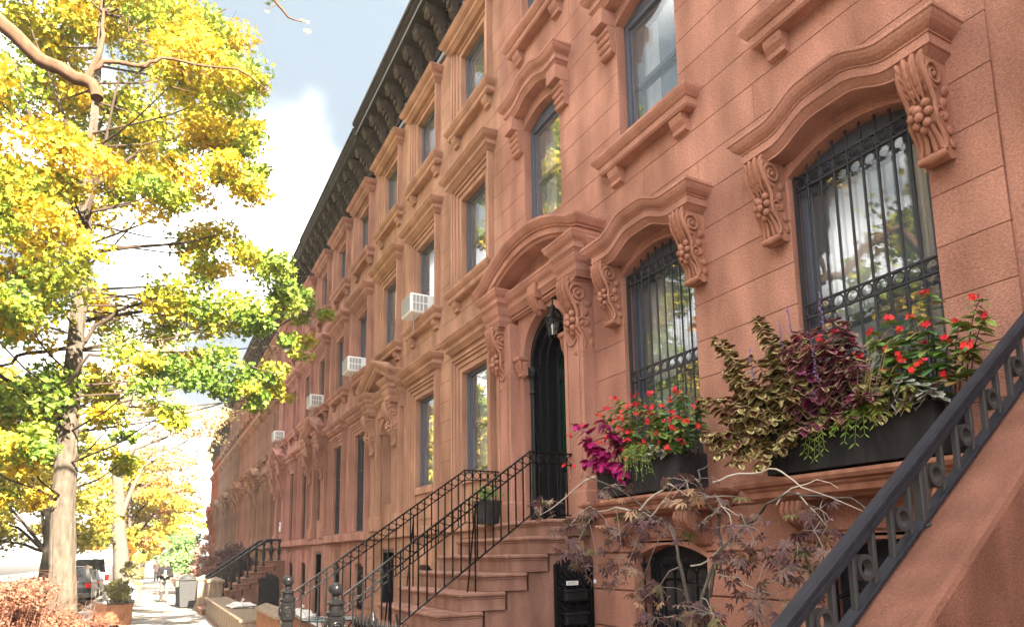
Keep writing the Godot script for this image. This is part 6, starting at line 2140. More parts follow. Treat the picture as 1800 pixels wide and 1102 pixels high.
# a shrub: many thin stems and a cloud of small leaves
func shrub(called: String, label: String, at: Vector3, half: Vector3, n: int, size: float, pal: Array, stem: Material, stems: int, group := "") -> void:
	var t := thing(called, label, "shrub", at, 0.0, group)
	var m := MB.new()
	for i in stems:
		var e := Vector3(R(-1, 1) * half.x, R(0.8, 2.0) * half.y, R(-1, 1) * half.z)
		var b := Vector3(e.x * 0.25, 0, e.z * 0.25)
		var mid := b.lerp(e, 0.5) + Vector3(R(-0.08, 0.08), 0.1 * half.y, R(-0.08, 0.08))
		m.tube([b, mid, e], [0.0055, 0.004, 0.0016], 4)
		for k in 3:
			var s := mid.lerp(e, rng.randf())
			m.tube([s, s + Vector3(R(-0.12, 0.12), R(-0.02, 0.14), R(-0.12, 0.12)), s + Vector3(R(-0.24, 0.24), R(-0.04, 0.18), R(-0.24, 0.24))], [0.0028, 0.002, 0.0011], 3)
	put(m, "stems", stem, t).set_meta("kind", "stuff")
	var cl := []
	for i in 7:
		cl.append([at.x + R(-0.55, 0.55) * half.x, at.y + half.y * R(0.55, 1.55), at.z + R(-0.55, 0.55) * half.z, minf(half.x, half.y) * R(0.5, 0.72)])
	var area := 0.0
	for c in cl: area += c[3] * c[3]
	var lm := MB.new()
	leaflet(lm, Vector3.ZERO, Vector3(0, 0, 1), 1.0, 0.7)
	leaflet(lm, Vector3(0.1, 0.1, 0.1), Vector3(0.6, 0.3, 0.7).normalized(), 0.8, 0.7)
	leaf_cloud(t, "leaves", lm.mesh(), cl, n / area, size, pal, at, 1.0)

# ---------------------------------------------------------------- front yards and the sidewalk's furniture
func build_front_yards() -> void:
	var b := MB.new()
	# low wall along the sidewalk, with a broad sunlit coping
	var w := thing("garden_wall", "low sandy brown yard wall with a broad sunlit top beside the sidewalk", "wall", Vector3(1.98, 0, -20.2))
	b.box(Vector3(-0.16, 0, -5.2), Vector3(0.42, 0.50, 4.6), 0.01)
	put(b, "wall_body", M.sandwall, w)
	for i in 5:
		b = MB.new()
		b.box(Vector3(-0.21, 0.502, -5.25 + 1.98 * i), Vector3(0.48, 0.575, -3.28 + 1.98 * i), 0.015)
		put(b, "coping_stone", M.sandwall, w)
	w = thing("garden_wall", "brown yard wall end with a steep sloping cap, before the glass topped table", "wall", Vector3(2.15, 0, -13.2))
	b = MB.new()
	b.prism(PackedVector2Array([Vector2(-0.20, 0), Vector2(0.40, 0), Vector2(0.40, 0.66), Vector2(-0.02, 0.92), Vector2(-0.20, 0.86)]), XF(Vector3.ZERO), -1.2, 1.3)
	put(b, "wall_body", M.terracotta, w)
	b = MB.new()
	b.prism(PackedVector2Array([Vector2(-0.24, 0.845), Vector2(-0.02, 0.925), Vector2(0.45, 0.635), Vector2(0.45, 0.68), Vector2(-0.02, 0.975), Vector2(-0.24, 0.89)]), XF(Vector3.ZERO), -1.25, 1.36)
	put(b, "sloping_cap", M.sandwall, w)
	# stoop piers of the balustraded stoop
	for q in [[2.06, -25.2, 1.20, "stone pier with a pyramid cap at the foot of the grey balustrade, nearer one", 0.22], [1.86, -27.5, 1.22, "stone pier with a pyramid cap at the foot of the grey balustrade, farther one", 0.20]]:
		var p := thing("stone_pier", q[3], "pier", Vector3(q[0], 0, q[1]), 0.0, "stone piers")
		b = MB.new()
		b.box(Vector3(-q[4], 0, -q[4]), Vector3(q[4], q[2] - 0.16, q[4]), 0.012)
		b.box(Vector3(-q[4] + 0.07, 0.25, q[4]), Vector3(q[4] - 0.07, q[2] - 0.32, q[4] + 0.012), 0.004)
		put(b, "shaft", M.sandwall, p)
		b = MB.new()
		b.box(Vector3(-q[4] - 0.05, q[2] - 0.16, -q[4] - 0.05), Vector3(q[4] + 0.05, q[2] - 0.07, q[4] + 0.05), 0.015)
		var s: float = q[4] + 0.035
		for e in [[Vector3(-s, 0, -s), Vector3(s, 0, -s)], [Vector3(s, 0, -s), Vector3(s, 0, s)], [Vector3(s, 0, s), Vector3(-s, 0, s)], [Vector3(-s, 0, s), Vector3(-s, 0, -s)]]:
			b.face([e[0] + Vector3(0, q[2] - 0.069, 0), e[1] + Vector3(0, q[2] - 0.069, 0), Vector3(0, q[2] + 0.05, 0)], (e[0] + e[1]) * 0.5 + Vector3.UP * 0.3)
		put(b, "cap", M.sandwall, p)
	# iron yard fence by the near newel
	var f := thing("iron_fence", "black iron yard fence with spear heads below the near newel post", "fence", Vector3(1.66, 0, -5.2))
	for y in [0.42, 1.12]:
		b = MB.new()
		b.sbar(Vector3(0, y, -0.95), Vector3(0, y, 2.4), 0.04, 0.012, Vector3(1, 0, 0))
		put(b, "fence_rail", M.iron, f)
	var pk := MB.new()
	pk.bar(Vector3(0, 0.34, 0), Vector3(0, 1.20, 0), 0.009, 6)
	pk.lathe([Vector2(0.009, 1.19), Vector2(0.02, 1.205), Vector2(0.011, 1.22), Vector2(0.021, 1.265), Vector2(0.014, 1.31), Vector2(0.0, 1.37)], Transform3D.IDENTITY, 8)
	var pkm := pk.mesh()
	for i in 32: put(pkm, "picket", M.iron, f, XF(Vector3(0, 0, -0.90 + 0.105 * i)))
	b = MB.new()
	b.box(Vector3(-0.02, 0.0, -0.42), Vector3(0.02, 1.2, -0.38), 0.004)
	b.lathe([Vector2(0.02, 1.2), Vector2(0.034, 1.22), Vector2(0.018, 1.245), Vector2(0.042, 1.30), Vector2(0.038, 1.335), Vector2(0.014, 1.39), Vector2(0.0, 1.42)], XF(Vector3(0, 0, -0.40)), 12)
	put(b, "fence_post", M.iron, f)
	b = MB.new()
	var sp := []
	var sr := []
	for i in 20:
		var t := i / 19.0
		var a := t * 4.2
		sp.append(Vector3(0.16 + 0.10 * t + 0.05 * sin(a) * t, 1.05 + 0.36 * t - 0.03 * (1 - cos(a)) * t, -0.42 + 0.03 * cos(a) * t))
		sr.append(0.012)
	b.tube(sp, sr, 6)
	b.tube([Vector3(0.0, 1.08, -0.40), Vector3(0.09, 1.22, -0.41), Vector3(0.2, 1.24, -0.42)], [0.012, 0.012, 0.010], 6)
	put(b, "scroll_bracket", M.iron, f)
	# round table with a glass top, white bag
	var tb := thing("garden_table", "round garden table with a pale teal glass top behind the iron newels", "table", Vector3(2.78, 0, -11.9))
	b = MB.new()
	b.lathe([Vector2(0, 0.80), Vector2(0.46, 0.80), Vector2(0.475, 0.812), Vector2(0.46, 0.825), Vector2(0, 0.825)], Transform3D.IDENTITY, 36)
	put(b, "table_top", plain(lin(0.30, 0.42, 0.42), 0.12), tb)
	b = MB.new()
	b.ring(Vector3(0, 0.81, 0), Vector3.UP, 0.475, 0.012, 36, 6)
	for k in 4:
		var a := k * PI / 2 + 0.4
		b.tube([Vector3(0.40 * cos(a), 0.80, 0.40 * sin(a)), Vector3(0.16 * cos(a), 0.45, 0.16 * sin(a)), Vector3(0.36 * cos(a), 0.0, 0.36 * sin(a))], [0.013, 0.013, 0.013], 6)
		b.tube([Vector3(0.1 * cos(a), 0.829, 0.1 * sin(a)), Vector3(0.28 * cos(a + 0.5), 0.829, 0.28 * sin(a + 0.5)), Vector3(0.44 * cos(a + 0.7), 0.829, 0.44 * sin(a + 0.7))], [0.006, 0.006, 0.006], 5)
	put(b, "frame", M.iron, tb)
	bag("plastic_bag", "crumpled translucent white plastic bag heaped before the pink houses", Vector3(2.78, 0.0, -14.4), Vector3(0.42, 0.88, 0.40), M.bag_white, 5)
	bag("plastic_bag", "flattened white plastic sheet lying on the sunlit yard wall", Vector3(2.25, 0.55, -19.5), Vector3(0.34, 0.16, 0.7), M.bag_white, 9)
	# bins and posts beyond the piers
	for i in 2:
		var bn := thing("trash_bin", ["dark grey wheeled bin with a domed lid by the far stone pier", "grey wheeled bin standing behind the domed one"][i], "bin", Vector3(1.42 - 0.10 * i, 0, -29.2 - 1.0 * i))
		b = MB.new()
		b.prism(PackedVector2Array([Vector2(-0.24, 0.05), Vector2(0.24, 0.05), Vector2(0.30, 1.02), Vector2(-0.30, 1.02)]), XF(Vector3.ZERO), -0.28, 0.28)
		put(b, "bin_body", [M.bin_dark, M.bin_grey][i], bn)
		b = MB.new()
		b.box(Vector3(-0.33, 1.02, -0.32), Vector3(0.33, 1.09, 0.32), 0.03)
		b.ball(Vector3(0, 1.09, 0), Vector3(0.28, 0.16, 0.27), 6, 12)
		put(b, "lid", [M.bin_dark, M.bin_grey][i], bn)
		b = MB.new()
		for s in [-1.0, 1.0]: b.tube([Vector3(s * 0.22 - 0.03, 0.1, -0.26), Vector3(s * 0.22 + 0.03, 0.1, -0.26)], [0.1, 0.1], 10)
		put(b, "wheels", M.frame_dark, bn)
	for i in 4:
		var z: float = -32.0 - 4.2 * i
		var p := thing("gate_post", "reddish brown stone gate post by the sidewalk, number %d from the bins" % (i + 1) if false else ["reddish brown gate post nearest the grey bins", "reddish brown gate post in front of the pink shrub", "reddish brown gate post beside the green shrub", "reddish brown gate post farthest down the sidewalk"][i], "gate post", Vector3(1.80, 0, z), 0.0, "reddish gate posts")
		b = MB.new()
		b.box(Vector3(-0.17, 0, -0.17), Vector3(0.17, 1.0, 0.17), 0.012)
		b.box(Vector3(-0.21, 1.0, -0.21), Vector3(0.21, 1.09, 0.21), 0.02)
		put(b, "shaft", M.terracotta, p)
		var fe := thing("iron_fence", ["iron fence between the bins and the pink shrub", "iron fence in front of the pink shrub", "iron fence before the green shrub", "iron fence at the sidewalk's far end"][i], "fence", Vector3(1.80, 0, z), 0.0, "far iron fences")
		b = MB.new()
		for y in [0.2, 0.85]: b.box(Vector3(-0.01, y, -4.0), Vector3(0.01, y + 0.03, -0.2))
		put(b, "fence_rails", M.iron, fe)
		b = MB.new()
		for k in 26: b.bar(Vector3(0, 0.02, -0.3 - 0.14 * k), Vector3(0, 0.98, -0.3 - 0.14 * k), 0.01, 4)
		put(b, "pickets", M.iron, fe).set_meta("kind", "stuff")
	var pinkish := [Color(0.24, 0.11, 0.09), Color(0.38, 0.20, 0.16), Color(0.46, 0.29, 0.23)]
	shrub("green_shrub", "tall round green shrub beside the sidewalk in the distance", Vector3(2.0, 0.3, -40), Vector3(1.15, 1.6, 1.3), 2600, 0.16, [Color(0.07, 0.15, 0.05), Color(0.13, 0.24, 0.08), Color(0.20, 0.32, 0.12)], M.stem_green, 30)
	shrub("pink_shrub", "pinkish brown dry shrub between the green shrub and the dark one", Vector3(2.45, 0.2, -34.5), Vector3(0.8, 1.45, 0.9), 2200, 0.12, pinkish, M.twig, 50)
	shrub("purple_shrub", "dark purple leaved shrub in front of the balustraded stoop's house", Vector3(3.3, 0.3, -31.5), Vector3(0.85, 1.15, 1.3), 2200, 0.11, [Color(0.05, 0.022, 0.03), Color(0.09, 0.04, 0.05), Color(0.13, 0.07, 0.08)], M.stem, 40)

# crumpled bag: a noisy, sagging ball
func bag(called: String, label: String, at: Vector3, half: Vector3, mat: Material, sd: int, group := "") -> void:
	var f := FastNoiseLite.new()
	f.seed = sd
	f.frequency = 1.1
	f.fractal_octaves = 3
	var t := thing(called, label, "bag", at, 0.0, group)
	var b := MB.new()
	var P := func(i: int, j: int) -> Vector3:
		var th := PI * i / 12.0
		var ph := TAU * (j % 18) / 18.0
		var d := Vector3(sin(th) * cos(ph), cos(th), sin(th) * sin(ph))
		var r := 1.0 + 0.42 * f.get_noise_3dv(d * 1.6)
		var p := d * r * half * Vector3(1, 0.5, 1)
		p.y = maxf(p.y + half.y * 0.42, 0.0)
		return p
	for i in 12:
		for j in 18:
			var c := Vector3(0, half.y * 0.4, 0)
			var q := [P.call(i, j), P.call(i, j + 1), P.call(i + 1, j + 1), P.call(i + 1, j)]
			b.face([q[0], q[1], q[2]], q[0] + q[1] + q[2] - c * 3.0)
			b.face([q[0], q[2], q[3]], q[0] + q[2] + q[3] - c * 3.0)
	put(b, "bag", mat, t)
	b = MB.new()
	var top: Vector3 = P.call(0, 0)
	b.tube([top - Vector3(0, 0.04, 0), top + Vector3(0.01, 0.03, 0), top + Vector3(0.05, 0.08, 0.02)], [0.05, 0.018, 0.045], 7)
	put(b, "knot", mat, t)

func car(label: String, at: Vector3, paint: Material, kind: int) -> void:
	# nose towards -z; 0 = tall estate, 1 = saloon, 2 = van
	var t := thing("parked_car" if kind < 2 else "parked_van", label, "car" if kind < 2 else "van", at, 0.0, "vehicles parked along the kerb")
	var L: float = [4.6, 4.7, 5.4][kind]
	var hw: float = [0.92, 0.90, 1.0][kind]
	var belt: float = [1.02, 0.95, 1.15][kind]
	var top: float = [1.70, 1.44, 2.15][kind]
	var side := Basis(Vector3(0, 0, -1), Vector3.UP, Vector3(1, 0, 0))
	var b := MB.new()
	var h := L * 0.5
	var body := PackedVector2Array([Vector2(-h, 0.42), Vector2(-h + 0.04, 0.80), Vector2(-h + 0.10, belt), Vector2(h - 1.2, belt), Vector2(h - 0.25, belt - 0.22), Vector2(h, 0.62), Vector2(h, 0.36), Vector2(h - 0.45, 0.28)])
	for wz in [h - 0.9, -h + 0.9]:
		for k in 9:
			var a := PI * k / 8.0
			body.append(Vector2(wz + 0.37 * cos(a), 0.28 + 0.37 * sin(a)))
	body.append(Vector2(-h + 0.4, 0.28))
	b.prism(body, Transform3D(side, Vector3.ZERO), -hw, hw)
	# greenhouse with leaning sides
	var g0: Array = [[-h + 0.06, -h + 0.30, h - 2.2, h - 1.25], [-h + 0.75, -h + 1.35, h - 2.3, h - 1.35], [-h + 0.05, -h + 0.18, h - 1.6, h - 0.95]][kind]
	var tw := hw - 0.17
	var A := [Vector3(-hw + 0.03, belt, -g0[0]), Vector3(hw - 0.03, belt, -g0[0]), Vector3(hw - 0.03, belt, -g0[3]), Vector3(-hw + 0.03, belt, -g0[3])]
	var B := [Vector3(-tw, top, -g0[1]), Vector3(tw, top, -g0[1]), Vector3(tw, top, -g0[2]), Vector3(-tw, top, -g0[2])]
	b.face([B[0], B[1], B[2], B[3]], Vector3.UP)
	for i in 4:
		var j := (i + 1) % 4
		b.face([A[i], A[j], B[j], B[i]], (A[i] + A[j]) - Vector3(0, 2 * belt, -g0[0] - g0[3]))
	b.box(Vector3(-tw + 0.1, top, -g0[2] + 0.2), Vector3(-tw + 0.15, top + 0.05, -g0[1] - 0.2))
	b.box(Vector3(tw - 0.15, top, -g0[2] + 0.2), Vector3(tw - 0.1, top + 0.05, -g0[1] - 0.2))
	put(b, "body", paint, t)
	var dark := plain(Color(0.03, 0.035, 0.045), 0.05)
	dark.metallic_specular = 0.35
	for i in 4:
		if kind == 2 and (i == 1 or i == 3): continue
		var j := (i + 1) % 4
		var n: Vector3 = (A[j] - A[i]).cross(B[i] - A[i]).normalized()
		if n.dot(A[i] + A[j] - Vector3(0, 2 * belt, -g0[0] - g0[3])) < 0: n = -n
		var q := []
		for uv in [[0.08, 0.10], [0.92, 0.10], [0.92, 0.88], [0.08, 0.88]]:
			q.append((A[i] as Vector3).lerp(A[j], uv[0]).lerp((B[i] as Vector3).lerp(B[j], uv[0]), uv[1]) + n * 0.006)
		b = MB.new()
		b.face(q, n)
		put(b, "window", dark, t)
	for s in [-1.0, 1.0]:
		b = MB.new()
		b.box(Vector3(s * (hw - 0.12) - 0.11, 0.78, h - 0.06), Vector3(s * (hw - 0.12) + 0.11, belt - 0.03, h + 0.012), 0.02)
		put(b, "tail_light", plain(lin(0.45, 0.015, 0.012), 0.25), t)
		b = MB.new()
		b.box(Vector3(s * (hw - 0.22) - 0.18, 0.62, -h - 0.012), Vector3(s * (hw - 0.22) + 0.18, 0.76, -h + 0.2), 0.03)
		put(b, "headlight", M.white_metal, t)
		for wz in [h - 0.9, -h + 0.9]:
			b = MB.new()
			b.lathe([Vector2(0.0, -0.10), Vector2(0.30, -0.10), Vector2(0.33, -0.08), Vector2(0.33, 0.08), Vector2(0.30, 0.10), Vector2(0.0, 0.10)], Transform3D(Basis(Vector3(0, 1, 0), Vector3(1, 0, 0), Vector3(0, 0, -1)), Vector3(s * (hw - 0.11), 0.33, wz)), 18)
			put(b, "tyre", M.frame_dark, t)
			b = MB.new()
			b.lathe([Vector2(0.0, 0.012), Vector2(0.2, 0.0), Vector2(0.2, -0.02), Vector2(0.0, -0.02)], Transform3D(Basis(Vector3(0, 1, 0), Vector3(s, 0, 0), Vector3(0, 0, -1)), Vector3(s * hw, 0.33, wz)), 14)
			put(b, "hubcap", M.grey_plastic, t)
	b = MB.new()
	b.box(Vector3(-hw + 0.05, 0.36, h - 0.05), Vector3(hw - 0.05, 0.58, h + 0.07), 0.04)
	put(b, "bumper", M.iron_grey, t)
	b = MB.new()
	b.box(Vector3(-0.26, 0.70, h), Vector3(0.26, 0.82, h + 0.012), 0.004)
	put(b, "number_plate", M.paper, t)

func car_paint(r: float, g: float, b: float) -> StandardMaterial3D:
	var m := plain(lin(r, g, b), 0.22)
	m.metallic_specular = 0.2
	return m

func planter_box(label: String, at: Vector3, half: Vector3) -> void:
	var t := thing("planter_box", label, "planter", at, 0.12, "terracotta planter boxes")
	var b := MB.new()
	var w := 0.035
	b.box(Vector3(-half.x, 0, -half.z), Vector3(half.x, half.y, -half.z + w), 0.008)
	b.box(Vector3(-half.x, 0, half.z - w), Vector3(half.x, half.y, half.z), 0.008)
	b.box(Vector3(-half.x, 0, -half.z + w), Vector3(-half.x + w, half.y, half.z - w), 0.008)
	b.box(Vector3(half.x - w, 0, -half.z + w), Vector3(half.x, half.y, half.z - w), 0.008)
	put(b, "box", M.terracotta, t)
	b = MB.new()
	b.box(Vector3(-half.x + w, half.y - 0.12, -half.z + w), Vector3(half.x - w, half.y - 0.07, half.z - w))
	put(b, "soil", M.soil, t)

func air_conditioner(label: String, x: float, y: float, u0: float) -> void:
	# a window unit: sits on a sill, its louvred body hanging out
	var t := thing("air_conditioner", label, "air conditioner", Vector3(FACE, y, -(u0 - x)), -PI / 2, "white window air conditioners")
	var b := MB.new()
	b.box(Vector3(-0.26, 0, -0.2), Vector3(0.26, 0.36, 0.42), 0.02)
	put(b, "case", M.white_metal, t)
	for s in [-1.0, 1.0]:
		b = MB.new()
		b.box(Vector3(s * 0.261 - 0.004, 0.04, 0.10), Vector3(s * 0.261 + 0.004, 0.32, 0.37))
		put(b, "side_grille", M.grey_plastic, t)
		b = MB.new()
		for k in 3: b.box(Vector3(s * 0.266 - 0.004, 0.04, 0.17 + 0.07 * k), Vector3(s * 0.266 + 0.004, 0.32, 0.185 + 0.07 * k))
		b.box(Vector3(s * 0.266 - 0.004, 0.17, 0.10), Vector3(s * 0.266 + 0.004, 0.19, 0.37))
		put(b, "side_ribs", M.white_metal, t)
	b = MB.new()
	for k in 11: b.box(Vector3(-0.23, 0.035 + 0.028 * k, 0.42), Vector3(0.23, 0.048 + 0.028 * k, 0.428))
	put(b, "louvres", M.grey_plastic, t)
	b = MB.new()
	b.tube([Vector3(0.1, 0.0, 0.3), Vector3(0.1, -0.22, 0.3), Vector3(0.12, -0.34, 0.31)], [0.006, 0.006, 0.006], 5)
	put(b, "drain_tube", M.grey_plastic, t)

func build_street() -> void:
	car("black estate car parked at the kerb just beyond the big maple's trunk", Vector3(-3.0, -0.13, -37.5), car_paint(0.005, 0.005, 0.007), 0)
	car("dark grey saloon parked in front of the black estate car", Vector3(-3.0, -0.13, -43.6), car_paint(0.018, 0.02, 0.024), 1)
	car("white van parked at the kerb behind the white barked tree", Vector3(-2.95, -0.13, -50.2), M.white_metal, 2)
	car("white van standing across the road at the left edge of the photo", Vector3(-9.0, -0.13, -38.0), M.white_metal, 2)
	car("silver saloon parked across the road farther down", Vector3(-10.2, -0.13, -52.0), plain(lin(0.4, 0.4, 0.42), 0.3), 1)
	planter_box("terracotta coloured box planter on the sidewalk, its front dappled with sun", Vector3(-0.80, 0, -23.2), Vector3(0.46, 0.58, 0.40))
	shrub("planter_shrub", "low olive green shrub growing in the nearer terracotta planter", Vector3(-0.80, 0.5, -23.2), Vector3(0.50, 0.36, 0.44), 1500, 0.075, [Color(0.10, 0.11, 0.04), Color(0.20, 0.19, 0.07), Color(0.30, 0.28, 0.12)], M.twig, 40)
	planter_box("smaller terracotta planter farther down the sidewalk past the white tree", Vector3(-0.62, 0, -35.2), Vector3(0.42, 0.75, 0.36))
	shrub("planter_shrub", "bushy olive shrub growing in the farther terracotta planter", Vector3(-0.62, 0.7, -35.2), Vector3(0.5, 0.6, 0.5), 1300, 0.09, [Color(0.16, 0.15, 0.06), Color(0.28, 0.25, 0.10), Color(0.36, 0.34, 0.16)], M.twig, 30)
	bag("trash_bag", "black trash bag lying on the sidewalk at the bottom left", Vector3(-0.95, 0, -19.6), Vector3(0.50, 0.34, 0.42), M.bag_black, 2, "trash bags")
	bag("trash_bag", "small black trash bag beside the larger one at the bottom left", Vector3(-1.45, 0, -19.9), Vector3(0.36, 0.28, 0.34), M.bag_black, 3, "trash bags")
	bag("trash_bag", "black trash bag at the foot of the white barked tree", Vector3(-0.78, 0, -30.5), Vector3(0.42, 0.55, 0.40), M.bag_black, 4, "trash bags")
	bag("trash_bag", "grey white trash bag leaning on the black one by the white barked tree", Vector3(-1.10, 0.1, -30.8), Vector3(0.34, 0.62, 0.36), M.bag_white, 6, "trash bags")
	bag("trash_bag", "pale blue grey trash bag before the farther terracotta planter", Vector3(-0.62, 0, -34.3), Vector3(0.36, 0.85, 0.3), plain(lin(0.30, 0.33, 0.38), 0.4), 8, "trash bags")
	var rust := [Color(0.10, 0.032, 0.024), Color(0.16, 0.060, 0.042), Color(0.21, 0.10, 0.066), Color(0.13, 0.05, 0.034)]
	var cane := plain(lin(0.18, 0.085, 0.06), 0.85)
	shrub("dry_shrub", "large dry reddish shrub at the bottom left, in front of the maple's trunk", Vector3(-1.55, 0, -10.2), Vector3(0.80, 0.84, 0.6), 9000, 0.045, rust, cane, 260, "dry reddish shrubs")
	shrub("dry_shrub", "dry reddish shrub running out of the frame at the left edge", Vector3(-2.6, 0, -10.4), Vector3(0.8, 0.90, 0.7), 8000, 0.045, rust, cane, 200, "dry reddish shrubs")
	shrub("dry_shrub", "smaller dry shrub right of the maple's trunk, before the planter", Vector3(-1.05, 0, -12.6), Vector3(0.55, 0.60, 0.6), 4500, 0.045, rust, cane, 140, "dry reddish shrubs")
	var sg := thing("weed", "sprig of fresh yellow green leaves among the dry shrub at the bottom left", "plant", Vector3(-1.62, 1.05, -9.55))
	var b := MB.new()
	b.tube([Vector3(0, -1.05, 0), Vector3(0.02, -0.5, 0), Vector3(0, 0.05, 0)], [0.006, 0.005, 0.003], 5)
	put(b, "stem", M.stem_green, sg)
	var gl := [broad_leaf(Color(0.30, 0.38, 0.06), Color(0.42, 0.46, 0.12), 0.7, 0.06), broad_leaf(Color(0.44, 0.42, 0.16), Color(0.55, 0.5, 0.2), 0.7, 0.06)]
	for i in 16: put(gl[i % 2], "leaf", M.leaf, sg, Transform3D(leaf_basis((rdir() + Vector3(0, 0.2, 0.6)).normalized(), R(0.07, 0.11)), Vector3(R(-0.12, 0.12), R(-0.12, 0.12), R(-0.06, 0.06))))
	# window air conditioners
	air_conditioner("white air conditioner in the tan house's middle window, above its flat hood", BAYS[1] + 0.05, 6.14, 5.1 + PITCH)
	air_conditioner("white air conditioner left of the gabled entrance, in the barred window house", BAYS[0] - 0.05, 6.14, 5.1 + PITCH * 2)
	air_conditioner("white air conditioner above the gabled hood of the barred window house", BAYS[2], 6.14, 5.1 + PITCH * 2)
	air_conditioner("small white air conditioner above the bright pink house's gabled hood", BAYS[2], 6.14, 5.1 + PITCH * 3)
	air_conditioner("small white air conditioner on the bright pink house's top floor", BAYS[1], 9.05, 5.1 + PITCH * 3)
	var ic := thing("intercom", "white intercom panel beside the pink house's dark gates", "intercom", Vector3(FACE - 0.135, 2.75, -(5.1 + PITCH * 3) - 1.30), -PI / 2)
	b = MB.new()
	b.box(Vector3(-0.09, 0, 0), Vector3(0.09, 0.34, 0.05), 0.012)
	put(b, "panel", M.white_metal, ic)
	b = MB.new()
	b.ball(Vector3(0, 0.24, 0.05), Vector3(0.045, 0.05, 0.012), 5, 10)
	put(b, "speaker", M.frame_dark, ic)
	# signs on their pole
	var s := thing("road_sign", "orange diamond road sign with a small plate on a post by the white tree", "road sign", Vector3(-1.02, 0, -47.0))
	b = MB.new()
	b.bar(Vector3(0, 0, 0), Vector3(0, 2.75, 0), 0.03, 8)
	put(b, "post", M.grey_plastic, s)
	b = MB.new()
	b.obox(Transform3D(Basis(Vector3(0, 0, 1), PI / 4), Vector3(0, 2.35, 0.045)), Vector3(0.72, 0.72, 0.012), 0.004)
	put(b, "diamond_plate", plain(lin(0.80, 0.30, 0.015), 0.5), s)
	b = MB.new()
	b.box(Vector3(-0.26, 1.42, 0.04), Vector3(0.26, 1.86, 0.052), 0.004)
	put(b, "lower_plate", plain(lin(0.82, 0.36, 0.02), 0.5), s)
	b = MB.new()
	b.box(Vector3(-0.16, 2.36, 0.052), Vector3(0.16, 2.42, 0.056))
	b.box(Vector3(-0.12, 2.26, 0.052), Vector3(0.14, 2.32, 0.056))
	put(b, "legend", M.frame_dark, s)
	s = thing("road_sign", "yellow green diamond crossing sign right of the orange one", "road sign", Vector3(-0.50, 0, -52.0))
	b = MB.new()
	b.bar(Vector3(0, 0, 0), Vector3(0, 2.3, 0), 0.03, 8)
	put(b, "post", M.grey_plastic, s)
	b = MB.new()
	b.obox(Transform3D(Basis(Vector3(0, 0, 1), PI / 4), Vector3(0, 1.95, 0.045)), Vector3(0.60, 0.60, 0.012), 0.004)
	put(b, "diamond_plate", plain(lin(0.50, 0.72, 0.02), 0.5), s)
	b = MB.new()
	for x in [-0.08, 0.08]:
		b.ball(Vector3(x, 2.06, 0.052), Vector3(0.035, 0.035, 0.006), 5, 8)
		b.prism(PackedVector2Array([Vector2(x - 0.05, 1.80), Vector2(x + 0.05, 1.80), Vector2(x + 0.035, 2.02), Vector2(x - 0.035, 2.02)]), XF(Vector3.ZERO), 0.052, 0.056)
	put(b, "walkers_symbol", M.frame_dark, s)
	# fallen leaves over the sidewalk
	var lv := Node3D.new()
	lv.name = "fallen_leaves"
	add_child(lv)
	tag(lv, "scatter of dry yellow leaves over the sidewalk and kerb", "leaves", "", "stuff")
	var mm := MultiMesh.new()
	mm.transform_format = MultiMesh.TRANSFORM_3D
	mm.use_colors = true
	mm.mesh = maple_leaf_mesh()
	mm.instance_count = 1500
	for i in 1500:
		mm.set_instance_transform(i, Transform3D(Basis(Vector3.UP, R(0, TAU)) * Basis(Vector3.RIGHT, R(-0.3, 0.3)).scaled(Vector3.ONE * R(0.05, 0.10)), Vector3(R(-2.6, 1.7), 0.02, R(-60, -6))))
		mm.set_instance_color(i, Color(R(0.35, 0.6), R(0.22, 0.4), R(0.05, 0.12)))
	var o := MultiMeshInstance3D.new()
	o.name = "leaves"
	o.multimesh = mm
	o.material_override = M.leaf
	o.set_meta("kind", "stuff")
	lv.add_child(o)
	# the row across the street
	for k in 13:
		var h := thing("row_house", ["pale brick", "sand coloured stone", "cream painted", "salmon stone"][k % 4] + " row house across the street, " + ["opposite the camera", "second", "third", "fourth", "fifth", "sixth", "seventh", "eighth", "ninth", "tenth", "eleventh", "twelfth", "last"][k] + (" of its row" if k > 0 else ""), "house", Vector3(-16.5, 0, 4.0 - 7.0 * k), PI / 2, "row houses across the street")
		var mat: Material = [M.sandwall, M.sandwall, M.cream, M.stone5][k % 4]
		b = MB.new()
		var ops := []
		for i in 3:
			for q in [[1.4, 3.4], [4.6, 6.4], [7.6, 9.2]]:
				ops.append([-2.9 + 2.2 * i, -1.9 + 2.2 * i, q[0], q[1]])
		wall_mesh(b, -3.5, 3.5, 0.0, 11.0 + 0.4 * (k % 3), ops)
		b.box(Vector3(-3.5, 10.6, -9.0), Vector3(3.5, 11.0 + 0.4 * (k % 3), -0.01))
		b.box(Vector3(-3.5, 0, -9.0), Vector3(-3.3, 10.59, -0.01))
		b.box(Vector3(3.3, 0, -9.0), Vector3(3.5, 10.59, -0.01))
		put(b, "wall", mat, h)
		for op in ops:
			b = MB.new()
			b.box(Vector3(op[0], op[2], -0.30), Vector3(op[1], op[3], -0.16))
			put(b, "window", M.frame_dark, h)
		b = MB.new()
		mould(b, crown(0.6, 0.5, 0.1), -3.38, 3.38, 11.0 + 0.4 * (k % 3), 0.1)
		put(b, "cornice", M.cornice2, h)

